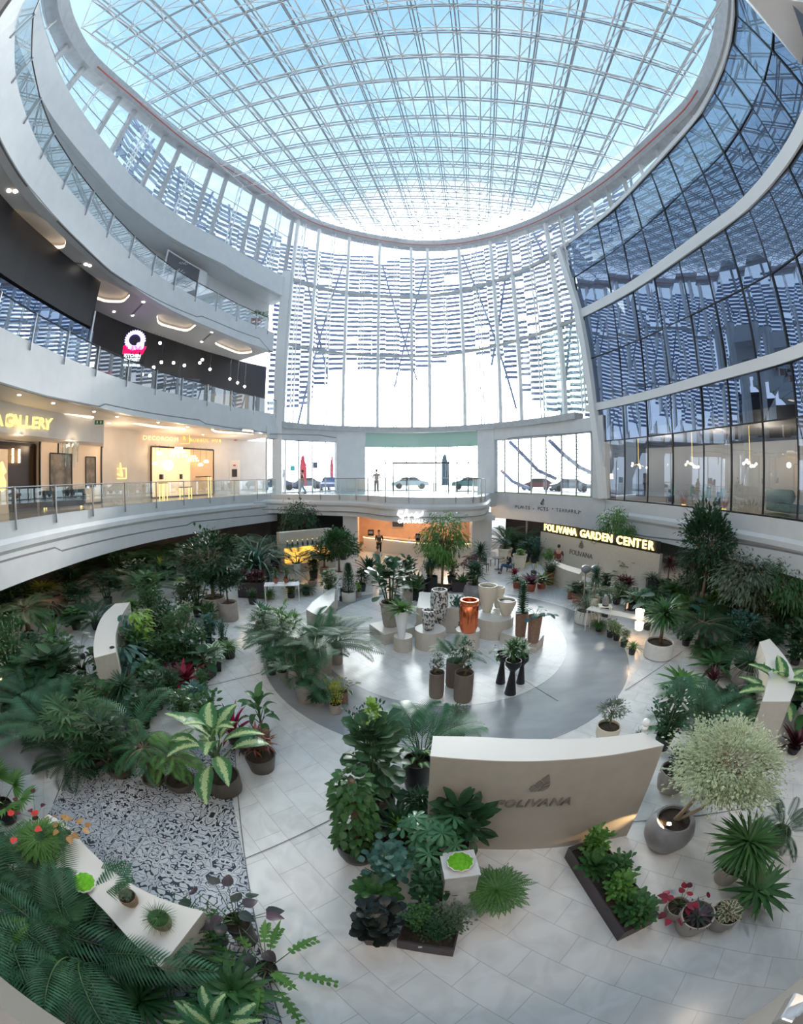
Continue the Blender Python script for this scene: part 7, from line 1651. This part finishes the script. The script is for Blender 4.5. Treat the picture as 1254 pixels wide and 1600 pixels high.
P('umbrella_plant', 'schef', (672, 1370), 1.25, 1.3, 'schef', ('taper', .35, .35, 'dark'), 'umbrella plant with star-shaped leaf clusters in front of the wall', seed=0)
P('rubber_plant', 'rubber', (712, 1348), 1.38, 1.02, 'dark', ('taper', .34, .4, 'dark'), 'rubber plant with large dark oval leaves over the display wall corner', seed=1)
P('round_leaf_bush', 'round', (605, 1395), 1.05, 1.0, 'blue', ('taper', .3, .3, 'dark'), 'blue-green round-leaved bush right of the ivy bowl', seed=0)
P('peperomia', 'rosette', (590, 1418), .7, .72, 'mid', ('taper', .26, .3, 'dark'), 'glossy green big-leaved rosette above the black-leaved plant', seed=0)
P('black_zz_plant', 'fiddle', (592, 1478), .8, .9, 'black', ('square', .32, .25, 'box'), 'plant with nearly black rounded leaves in a dark square pot', seed=1)
P('dark_oval_bush', 'med', (665, 1420), .72, .9, 'dark', ('taper', .26, .28, 'dark'), 'dark oval-leaved bush left of the marble pedestal', seed=0)
for k_, o1, o2, kk, lm_, lb in ((0, .25, .55, 'small', 'mid', 'feathery herb plant at the left of the dark box planter'), (1, .62, .35, 'small', 'dark', 'feathery herb plant in the middle of the dark box planter'), (2, .85, .6, 'small', 'olive', 'feathery herb plant at the right of the dark box planter')):
    q = TR1[0].lerp(TR1[1], o1) + (TR1[2] - TR1[1]) * o2
    P('herb_plant', kk, (q.x, q.y, .2), .52, .68, lm_, None, lb, 'herbs in the dark box planter', seed=k_ % 2)
P('boston_fern', 'fern', (764, 1425), .72, .85, 'fern', ('square', .30, .45, 'white'), 'lush hanging fern in a square white planter right of the pedestal', seed=0)
# --- trough right of the display wall
for k_, o1, o2, lb in ((0, .10, .6, 'leafy plant at the top end of the long dark trough'), (1, .28, .4, 'second leafy plant from the top of the long dark trough'), (2, .45, .65, 'third leafy plant from the top of the long dark trough'), (0, .62, .4, 'fourth leafy plant in the long dark trough'), (1, .80, .6, 'leafy plant near the lower end of the long dark trough'), (2, .93, .45, 'lowest leafy plant in the long dark trough, overhanging its edge')):
    q = TR2[0].lerp(TR2[1], o1) + (TR2[2] - TR2[1]) * o2
    P('calathea', 'rosette' if k_ == 1 else 'med', (q.x, q.y, .22), .50, .68, 'mid' if k_ else 'light', None, lb, 'leafy plants in the long dark trough', seed=k_ % 2)
P('strappy_plant', 'bush_strap', (955, 1300), .95, .7, 'mid', ('taper', .26, .3, 'dark'), 'green strappy plant at the right end of the display wall', seed=0)
P('taupe_bowl_tree', 'olive', (975, 1225), .2 + .9, .5, 'dark', ('bowl', .60, .45, 'taupe'), 'bare-stemmed plant in a round taupe bowl behind the wall end', seed=0)
P('taupe_bowl_tree', 'med', (1038, 1245), 1.0, .6, 'dark', ('bowl', .62, .5, 'taupe'), 'second taupe bowl behind the grey urn, shaded by the variegated tree', seed=1)
vt = P('variegated_tree', 'vartree', (1022, 1338), 2.15, 2.0, 'vart', ('urn', .82, .62, 'grey'), 'large cream-and-green variegated tree leaning out of a round grey urn', stem=barkp, rz=-.25, cat='tree')
up = vt.location + Vector((0, 0, .62)); light('urn_spot', 'SPOT', (up.x - .2, up.y - .1, .72), 45, (1, .68, .35), .03, rot=(.5, .65, 0), spot_size=1.1)
e = empty('spike_light', (up.x - .2, up.y - .1, .60), 0, 'small lit spotlight stuck in the soil of the grey urn', 'spotlight'); MB().lathe([(.03, 0), (.045, .02), (.045, .07)], 12).build('housing', M['black'], e); MB().lathe([(.038, .071), (.0, .073)], 12, cap=False).build('lens', M['spot'], e)
P('dracaena_fountain', 'yucca1', (1120, 1385), 1.15, 1.75, 'mid', ('bowl', .45, .35, 'taupe'), 'large dark green fountain of strap leaves at the lower right', seed=0)
P('dark_fan_palm', 'fine', (1200, 1330), 1.15, 1.2, 'palmd', ('bowl', .4, .35, 'bronze'), 'black-green fine palm behind the strap-leaved fountain at the right edge', seed=0)
P('birds_nest_fern', 'nest', (1160, 1420), .62, 1.05, 'mid', ('bowl', .4, .3, 'taupe'), 'broad wavy-leaved fern spreading over the floor at lower right', seed=0)
P('variegated_peperomia', 'rosette', (1108, 1455), .50, .48, 'marg', ('bowl', .48, .30, 'taupe'), 'pale-edged rosettes in a taupe bowl at the lower right', seed=1)
P('calathea_red', 'philo', (1040, 1440), .62, .62, 'red', ('bowl', .36, .25, 'taupe'), 'plant with red and brown upright leaves beside the long trough', seed=0)
P('calathea_purple', 'cordy', (1060, 1462), .45, .55, 'purp', ('bowl', .52, .34, 'taupe'), 'purple-striped leaves in the wide taupe bowl at the front', seed=1)
# --- right middle
P('round_olive', 'olive', (943, 1165), 1.0, .85, 'olive', ('bowl', .55, .40, 'cream'), 'small olive tree in a round cream bowl behind the display wall', seed=0, cat='tree')
P('camellia_bush', 'small', (1030, 1175), 1.4, 1.4, 'dark', ('taper', .4, .35, 'dark'), 'glossy dark bush with bright flecks right of the olive tree', seed=0, extra=('orchid', 'white', .35, .55))
P('kentia_palm', 'bigpalm', (1085, 1165), 1.65, 2.3, 'palmb', ('taper', .4, .35, 'dark'), 'wide palm behind the variegated tree', seed=1)
P('areca_palm', 'areca', (1125, 1150), 1.4, 1.8, 'palmd', ('taper', .4, .35, 'dark'), 'dark palm between the grey-white urn and the variegated tree', seed=2)
P('grey_bush', 'small', (1050, 1120), 1055, 60, 'blue', ('taper', 20, 16, 'dark'), 'blue-grey fine bush above the wide palm at right', seed=1)
P('banana_fern', 'nest', (1060, 1085), 1028, 70, 'light', ('taper', 20, 16, 'dark'), 'light green fern with broad leaves, right of the floor joint', seed=0)
P('birds_nest_fern', 'nest', (1115, 1055), 1000, 76, 'mid', ('taper', 18, 14, 'dark'), 'green nest fern left of the big taupe urn', seed=1)
P('maroon_tuft', 'cordy', (1110, 1075), 1022, 36, 'maroon', ('taper', 14, 10, 'dark'), 'dark maroon tuft in front of the nest fern', seed=1)
P('big_taupe_urn', 'grass', (1160, 1082), 1000, 80, 'dark', ('bowl', 62, 46, 'taupe'), 'dark grassy plant in the larger taupe urn at right', seed=0)
P('big_taupe_urn', 'small', (1162, 1115), 1058, 40, 'mid', ('bowl', 50, 36, 'taupe'), 'low leafy plant in the smaller front taupe urn at right', seed=1)
P('spotted_dieffenbachia', 'dieff', (1195, 1140), 1015, 135, 'dieff', ('taper', 26, 22, 'dark'), 'pale spotted broad-leaved plant in front of the right-edge counter', seed=1)
P('broad_leaf_plant', 'dieff', (1250, 1150), 1045, 90, 'mid', ('taper', 24, 20, 'dark'), 'plain green broad-leaved plant cut by the right edge', seed=0)
P('maroon_bush', 'cordy', (1235, 1180), 1110, 60, 'maroon', ('taper', 20, 16, 'dark'), 'dark red bush above the variegated tree at the right edge', seed=0)
P('white_bowl_tree', 'yucca1', (1025, 1033), 930, 105, 'mid', ('drum', 46, 32, 'white'), 'spiky tree in the large round white bowl at right', seed=0)
P('white_bowl_tree', 'grass', (912, 977), 900, 50, 'olive', ('drum', 33, 24, 'white'), 'thin-stemmed plant in the round white bowl beside the grey floor ring', seed=1)
P('twin_ball_tree', 'yucca1', (925, 962), 878, 36, 'dark', ('taper', 20, 30, 'cream'), 'dark spiky-crowned tree near the reception desk', seed=1)
e = empty('grey_ball_ornament', G(915, 950, 0), 0, 'two grey stone balls on slim stems below the spiky crown', 'ornament')
MB().ball((-.18, 0, 1.75), .22, 16, 10, (1, 1, .8)).build('ball', PM['grey'], e, smooth=True); MB().ball((.35, .1, 1.7), .22, 16, 10, (1, 1, .8)).build('ball', PM['grey'], e, smooth=True)
MB().tube([(-.18, 0, 0), (-.18, 0, 1.6)], .03, 6).build('stem', barkp, e); MB().tube([(.1, .1, 0), (.35, .1, 1.55)], .03, 6).build('stem', barkp, e)
# terracotta group
for x, y, w_, hh, ty, k_, lm_, lb, sd in ((807, 920, 14, 12, 893, 'strap', 'mid', 'green strap plant in the leftmost terracotta pot before the desk', 0), (828, 925, 17, 14, 892, 'cordy', 'maroon', 'purple-black plant in a terracotta pot, second from left', 1), (845, 921, 15, 12, 886, 'nest', 'light', 'bright strap plant in a terracotta pot, third from left', 0), (857, 915, 16, 22, 878, 'small', 'dark', 'small bush in the tallest terracotta pot near the desk corner', 0),
      (890, 937, 10, 16, 912, 'strap', 'mid', 'tufted plant in a narrow terracotta pot right of the pebbles', 1), (902, 945, 22, 20, 912, 'med', 'dark', 'dark bush in the big terracotta pot right of the pebbles', 0), (915, 951, 20, 14, 925, 'bush_strap', 'maroon', 'reddish plant in a low terracotta pot beside the white bowl', 0), (935, 953, 22, 13, 905, 'pygmy', 'palm', 'cycad in a low wide terracotta pot', 0)):
    P('terracotta_planter', k_, (x, y), ty - 4, w_ * 3, lm_, ('taper', w_, hh, 'terra'), lb, seed=sd)
P('red_maple_plant', 'cordy', (803, 905), 880, 24, 'red', ('cyl', 9, 8, 'dark'), 'crimson plant beside the seated man', seed=0)
P('stone_planter', 'round', (788, 880), 842, 34, 'blue', ('ribbed', 22, 24, 'cream'), 'blue-green plant in a cream stone pedestal planter, left one', seed=1)
P('stone_planter', 'med', (811, 890), 858, 24, 'lime', ('ribbed', 22, 24, 'cream'), 'lime plant in a cream stone pedestal planter behind the seated man', seed=0)
P('yellow_flower_plant', 'orchid', (833, 900), 876, 24, 'ylw', ('cyl', 9, 8, 'dark'), 'yellow-orange flowers lit by a lamp near the desk', seed=1)
P('weeping_bush', 'weep', (858, 890), 855, 34, 'light', ('cyl', 12, 8, 'terra'), 'weeping light green bush at the corner of the sign wall', seed=0)
backr = [('palm', 'areca', 790, 862, 795, 46, 'palm', 'palm against the white lettered wall, leftmost', 0), ('palm', 'areca', 815, 868, 806, 60, 'palmd', 'second palm under the word PLANTS', 1), ('palm', 'kentia', 842, 868, 810, 60, 'palm', 'palm under the word POTS', 0),
 ('bush', 'small', 835, 880, 838, 40, 'blue', 'blue-green bush below the palms at the back right', 0), ('bush', 'med', 868, 872, 822, 46, 'mid', 'leafy bush left of the sign wall top', 1), ('small_tree', 'olive', 877, 880, 830, 26, 'olive', 'greyish small tree touching the left end of the sign wall', 0), ('bush', 'small', 800, 870, 840, 34, 'mid', 'small bush right of the white corner column', 1)]
for nm_, k_, x, y, ty, w_, lm_, lb, sd in backr: P(nm_ if nm_ != 'palm' else 'areca_palm', k_, (x, y), ty, w_ * 1.4, lm_, ('cyl', 12, 8, 'dark'), lb, seed=sd)
q = onwall(938, 830, -1.2); P('bamboo_tree', 'weep', (q.x, q.y, 0), 4.2, 3.0, 'light', ('square', .6, .5, 'box'), 'light green bamboo-like tree showing above the letters FOLIVANA', cat='tree')
# along the sign wall
P('black_tall_planter', 'cordy', (1000, 922), 858, 50, 'dark', ('square', 20, 36, 'dark'), 'big-leaved plant in a tall black box against the sign wall', seed=0)
P('black_tall_planter', 'strap', (1015, 938), 880, 36, 'olive', ('square', 18, 34, 'dark'), 'thin plant in the second tall black box', seed=1)
P('ficus_bush', 'rubber', (978, 915), 872, 58, 'mid', ('cyl', 14, 10, 'dark'), 'glossy bush in front of the sign wall, middle', seed=0)
P('maroon_bush', 'bush_strap', (975, 935), 890, 60, 'maroon', ('cyl', 14, 10, 'dark'), 'dark purple bush below the glossy bush at the sign wall', seed=0)
P('spider_bush', 'yucca1', (1042, 915), 864, 40, 'maroon', ('cyl', 12, 10, 'dark'), 'thin spidery plant at the right end of the sign wall', seed=1)
P('black_umbrella_plant', 'round', (957, 905), 888, 26, 'black', ('cyl', 12, 10, 'dark'), 'black rounded plant before the letters GARDEN', seed=0)
P('tall_ficus', 'ficus', (1092, 965), 792, 100, 'dark', ('cyl', 18, 14, 'dark'), 'tall tree with a dense round crown at the right end of the sign wall', seed=0, cat='tree')
P('second_crown_tree', 'weep', (1085, 955), 845, 90, 'dark', ('cyl', 16, 12, 'dark'), 'lower tree crown under the tall dense one', seed=1, cat='tree')
rj = [('weeping_ficus', 'weep', 1150, 990, 862, 110, 'olive', 'wide loose tree against the dark green wall at right', 1), ('weeping_ficus', 'weep', 1212, 1000, 866, 90, 'mid', 'loose-crowned tree near the right edge', 0),
 ('kentia_palm', 'kentia', 1130, 950, 890, 80, 'palm', 'palm below the wide loose tree', 1), ('kentia_palm', 'kentia', 1210, 975, 900, 80, 'palml', 'light green palm near the right edge', 0),
 ('dark_bush', 'bush_strap', 1050, 950, 898, 80, 'mid', 'bushy strap plant right of the second black box', 0), ('blue_monstera', 'philo', 1045, 970, 910, 80, 'blue', 'blue-green big-leaved bush above the lit lamp', 1),
 ('palm_bush', 'areca', 1080, 965, 905, 70, 'palml', 'bright fine palm right of the blue-green bush', 1), ('lime_shrub', 'round', 1112, 955, 920, 24, 'lime', 'lime green shrub in the right jungle, left one', 0), ('lime_shrub', 'round', 1130, 965, 930, 40, 'lime', 'wider lime green shrub right of the first', 1),
 ('small_leaf_bush', 'small', 1165, 985, 920, 80, 'mid', 'large small-leaved bush in the middle of the right jungle', 0), ('small_leaf_bush', 'small', 1215, 1000, 940, 70, 'dark', 'dark small-leaved bush at the right edge of the jungle', 1),
 ('blue_bush', 'small', 1150, 1015, 950, 80, 'blue', 'blue-green fine bush above the taupe urns', 1), ('ponytail_palm', 'pygmy', 1090, 1015, 940, 110, 'palmd', 'dark drooping palm with a bare trunk right of the spiky white-bowl tree', 1),
 ('needle_bush', 'grass', 1185, 1010, 965, 60, 'dark', 'dark needle grass behind the right-edge counter', 1), ('holly_bush', 'med', 1240, 1040, 965, 70, 'dark', 'holly-like bush behind the right-edge counter', 0),
 ('umbrella_plant', 'schef', 1005, 960, 918, 40, 'schef', 'star-leaved plant above the lit lamp', 1), ('striped_plant', 'dieff', 985, 955, 922, 36, 'whtip', 'white-striped plant on the shelf table', 0), ('fern_bush', 'fern', 1110, 1030, 985, 60, 'mid', 'fern at the foot of the bare-trunked palm', 0), ('yellow_flowers', 'orchid', 1050, 985, 950, 40, 'ylw', 'yellow flowers lit by a warm lamp, right of the lamp table', 0)]
for nm_, k_, x, y, ty, w_, lm_, lb, sd in rj: P(nm_, k_, (x, y), ty, w_ * 1.25, lm_, ('cyl', 14, 12, 'dark'), lb, seed=sd)
# small pots along the ring at the shelf table
for i, (x, y, lm_, lb) in enumerate(((935, 988, 'mid', 'small green plant at the ring edge, nearest the white bowl'), (952, 997, 'whtip', 'small pale-leaved plant second along the ring edge'), (962, 1002, 'dieff', 'small mottled plant third along the ring edge'), (973, 1012, 'whtip', 'small white-edged plant fourth along the ring edge'), (986, 1024, 'light', 'small grassy plant in a dark dish, last along the ring edge'))):
    P('ring_pot', ('fern', 'round', 'round', 'round', 'strap')[i], (x, y), y - 30, 30, lm_, ('taper', 12, 12, 'dark'), lb, seed=i % 2)
def filler(pts, lb, grp, kinds):
    for i, (x, y, ty, w_) in enumerate(pts):
        k_, lm_ = kinds[i % len(kinds)]; P('foliage_plant', k_, (x, y), ty, w_, lm_, ('taper', 14, 12, 'dark'), lb, grp, seed=i % 3)
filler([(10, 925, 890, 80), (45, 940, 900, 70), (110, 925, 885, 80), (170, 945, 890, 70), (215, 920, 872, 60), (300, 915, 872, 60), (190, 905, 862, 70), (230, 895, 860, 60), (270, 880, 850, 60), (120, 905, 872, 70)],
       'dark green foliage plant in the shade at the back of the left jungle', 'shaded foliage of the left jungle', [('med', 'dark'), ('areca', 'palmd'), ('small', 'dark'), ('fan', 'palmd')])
filler([(10, 1010, 950, 90), (60, 1045, 985, 90), (100, 1050, 990, 80), (20, 1100, 1030, 90), (130, 1110, 1050, 80), (165, 1060, 1010, 60), (160, 1130, 1065, 90), (110, 1130, 1070, 90), (60, 1075, 1005, 90)],
       'green foliage plant of the left jungle between the edge and the crescent counter', 'foliage left of the crescent counter', [('fan', 'palm'), ('med', 'dark'), ('round', 'mid'), ('areca', 'palmd')])
filler([(245, 1010, 950, 70), (270, 1045, 985, 70), (300, 1050, 985, 70), (240, 970, 912, 60), (290, 960, 905, 60), (315, 1035, 980, 56), (250, 1110, 1050, 80), (290, 1130, 1075, 70), (270, 1090, 1040, 70), (330, 990, 940, 44), (230, 1140, 1080, 90), (320, 1085, 1040, 40)],
       'green foliage plant packed into the island right of the crescent counter', 'foliage of the middle-left island', [('small', 'dark'), ('med', 'mid'), ('round', 'dark'), ('small', 'mid')])
filler([(1070, 940, 895, 70), (1110, 940, 890, 70), (1150, 960, 905, 80), (1190, 955, 900, 80), (1235, 965, 900, 70), (1180, 930, 880, 80), (1100, 985, 930, 80), (1140, 990, 940, 80), (1190, 1030, 970, 70), (1240, 1000, 940, 70), (1070, 1010, 960, 60), (1130, 1040, 985, 60), (1030, 940, 905, 50)],
       'green foliage plant packed into the jungle on the right', 'foliage of the right jungle', [('small', 'dark'), ('areca', 'palm'), ('med', 'dark'), ('fan', 'palmd'), ('round', 'mid')])
filler([(565, 925, 888, 36), (598, 922, 880, 40), (490, 905, 872, 40), (455, 925, 900, 40), (625, 918, 878, 36), (670, 915, 876, 40), (705, 912, 872, 40), (722, 925, 885, 36), (415, 915, 880, 40), (395, 945, 918, 26)],
       'green foliage plant standing between the stage and the cafe counter', 'foliage behind the stage', [('med', 'dark'), ('small', 'mid'), ('round', 'dark'), ('cordy', 'mid')])
filler([(945, 925, 895, 40), (962, 945, 908, 44), (990, 945, 905, 44), (1025, 960, 915, 50), (1010, 985, 945, 44), (945, 965, 925, 40), (880, 880, 850, 40), (850, 880, 845, 40), (820, 880, 846, 40)],
       'green foliage plant along the foot of the sign wall and the shelf table', 'foliage along the sign wall', [('med', 'dark'), ('small', 'mid'), ('areca', 'palm'), ('round', 'dark')])
filler([(1060, 1130, 1075, 70), (1095, 1110, 1050, 70), (1130, 1130, 1070, 70), (1240, 1110, 1050, 70)],
       'green foliage plant between the wide palm and the taupe urns', 'foliage below the taupe urns', [('small', 'dark'), ('fern', 'mid'), ('med', 'dark')])
# third-floor palm
b_ = rpc(azim(408, 480), .8); P('balcony_palm', 'kentia', (b_.x, b_.y, Z3 + .85), 1.2, 1.9, 'palml', ('taper', .5, .3, 'terra'), 'green palm in a planter at the end of the third-floor railing')
# ================================================================== PEOPLE
def person(p, rz, pose, shirt, trousers, hair, label, hs=1.0, skin=(.50, .33, .24), walk=0):
    e = empty('person', p, rz, label, 'person')
    def skinmesh(name, V_, E_, Rr, m):
        me = bpy.data.meshes.new(name); me.from_pydata([tuple(Vector(v) * hs) for v in V_], E_, []); me.materials.append(m); o = link(name, me, e)
        o.modifiers.new('skin', 'SKIN'); sv = me.skin_vertices[0].data
        for i, r_ in enumerate(Rr): sv[i].radius = (r_[0] * hs, r_[1] * hs) if isinstance(r_, tuple) else (r_ * hs, r_ * hs)
        sv[0].use_root = True; s_ = o.modifiers.new('sub', 'SUBSURF'); s_.levels = 1; s_.render_levels = 2; me.shade_smooth(); return o
    if pose == 'sit':
        hip = .50; kn = [(-.10, -.44, .50), (.10, -.44, .50)]; an = [(-.10, -.46, .08), (.12, -.50, .08)]; el_ = [(-.26, -.10, .78), (.26, -.10, .78)]; ha = [(-.16, -.36, .74), (.16, -.36, .74)]
    else:
        hip = .92; kn = [(-.10, -.02 - .10 * walk, .50), (.10, -.02 + .06 * walk, .50)]; an = [(-.11, .02 - .22 * walk, .08), (.11, .02 + .26 * walk, .08)]
        if pose == 'lean': el_ = [(-.27, -.14, 1.12), (.27, -.14, 1.12)]; ha = [(-.18, -.38, 1.10), (.18, -.38, 1.10)]
        else: el_ = [(-.28, .04, 1.15), (.28, .04, 1.15)]; ha = [(-.27, -.08, .90), (.27, -.08, .90)]
    h = hip; sh = h + .50; V_ = [(0, 0, h), (0, 0, h + .22), (0, 0, sh - .04), (0, -.01, sh + .10), (0, -.02, sh + .20), (0, -.02, sh + .30)]; E_ = [(0, 1), (1, 2), (2, 3), (3, 4), (4, 5)]; R_ = [(.15, .11), (.14, .10), (.17, .10), .055, (.075, .09), (.065, .08)]
    for s, k, a, l, q in ((-1, kn[0], an[0], el_[0], ha[0]), (1, kn[1], an[1], el_[1], ha[1])):
        b0 = len(V_); V_ += [(s * .10, 0, h - .06), k, a, (a[0], a[1] - .16, .035)]; E_ += [(0, b0), (b0, b0 + 1), (b0 + 1, b0 + 2), (b0 + 2, b0 + 3)]; R_ += [.085, .058, .04, (.04, .03)]
        b1 = len(V_); V_ += [(s * .19, 0, sh - .02), l, q]; E_ += [(2, b1), (b1, b1 + 1), (b1 + 1, b1 + 2)]; R_ += [.055, .042, .028]
        d = (Vector(q) - Vector(l)).normalized(); side = d.cross(Vector((0, 0, 1))).normalized(); b2 = len(V_); V_.append(tuple(Vector(q) + d * .07)); E_.append((b1 + 2, b2)); R_.append((.038, .016))
        for f in range(4): g = Vector(q) + d * .07 + side * (f - 1.5) * .02; V_ += [tuple(g + d * .045), tuple(g + d * .08 + Vector((0, 0, -.02)))]; n_ = len(V_); E_ += [(b2, n_ - 2), (n_ - 2, n_ - 1)]; R_ += [.009, .008]
        V_ += [tuple(Vector(q) + d * .05 - side * s * .045), tuple(Vector(q) + d * .085 - side * s * .055)]; n_ = len(V_); E_ += [(b1 + 2, n_ - 2), (n_ - 2, n_ - 1)]; R_ += [.011, .009]
    skinmesh('body', V_, E_, R_, mat('skin', skin, .5))
    hm = mat('hair', hair, .7); MB().ball((0, .015 * hs, (sh + .30) * hs), .105 * hs, 12, 8, (.92, 1.05, 1.0)).build('hair', hm, e, smooth=True)
    MB().ball((0, -.045 * hs, (sh + .245) * hs), .082 * hs, 12, 8, (.9, .95, 1.25)).build('face', mat('face_skin', skin, .5), e, smooth=True)
    V2 = [(0, 0, h - .02), (0, 0, h + .22), (0, 0, sh), (-.20, 0, sh - .02), tuple(Vector(el_[0])), (.20, 0, sh - .02), tuple(Vector(el_[1]))]; skinmesh('shirt', V2, [(0, 1), (1, 2), (2, 3), (3, 4), (2, 5), (5, 6)], [(.185, .14), (.165, .125), (.185, .12), .075, .06, .075, .06], mat('shirt', shirt, .8))
    V3 = [(0, 0, h), (-.10, 0, h - .07), kn[0], (an[0][0], an[0][1], .12), (.10, 0, h - .07), kn[1], (an[1][0], an[1][1], .12)]; skinmesh('trousers', V3, [(0, 1), (1, 2), (2, 3), (0, 4), (4, 5), (5, 6)], [(.175, .13), .105, .078, .062, .105, .078, .062], mat('trousers', trousers, .8))
    for a in an: MB().ball((a[0] * hs, (a[1] - .07) * hs, .045 * hs), .06 * hs, 10, 6, (.8, 2.1, .7)).build('shoe', M['black'], e, smooth=True)
    return e
person(G(592, 867, 0.01), math.radians(12), 'lean', (.05, .055, .07), (.02, .02, .022), (.06, .05, .05), 'person in dark grey shirt and black trousers standing at the cafe counter', 1.0)
q = G(795, 896, .02); person(q, math.radians(-100), 'sit', (.02, .02, .028), (.05, .10, .20), (.25, .22, .2), 'person in black shirt and blue jeans sitting at the cafe table')
q = G(566, 893, .02); person(G(590, 888, .02), math.radians(180), 'sit', (.75, .75, .78), (.3, .3, .3), (.05, .04, .04), 'person in a white shirt sitting in front of the cafe, seen from behind plants')
b_ = onwall(895, 893, 1.3); person((b_.x, b_.y, .01), math.radians(160), 'stand', (.16, .03, .04), (.03, .03, .04), (.02, .015, .012), 'person in a maroon top behind the reception desk')
p1 = outp(588, 29.5); person((p1[0], p1[1], Z1 + .01), math.radians(180), 'stand', (.55, .45, .44), (.04, .04, .05), (.30, .16, .10), 'person in a light top and dark trousers standing behind the bay railing')
p1 = outp(472, 30.8); person((p1[0], p1[1], Z1 + .01), math.radians(-80), 'stand', (.10, .07, .06), (.10, .20, .33), (.05, .03, .025), 'person with dark hair and blue jeans walking behind the first-floor railing', walk=1)
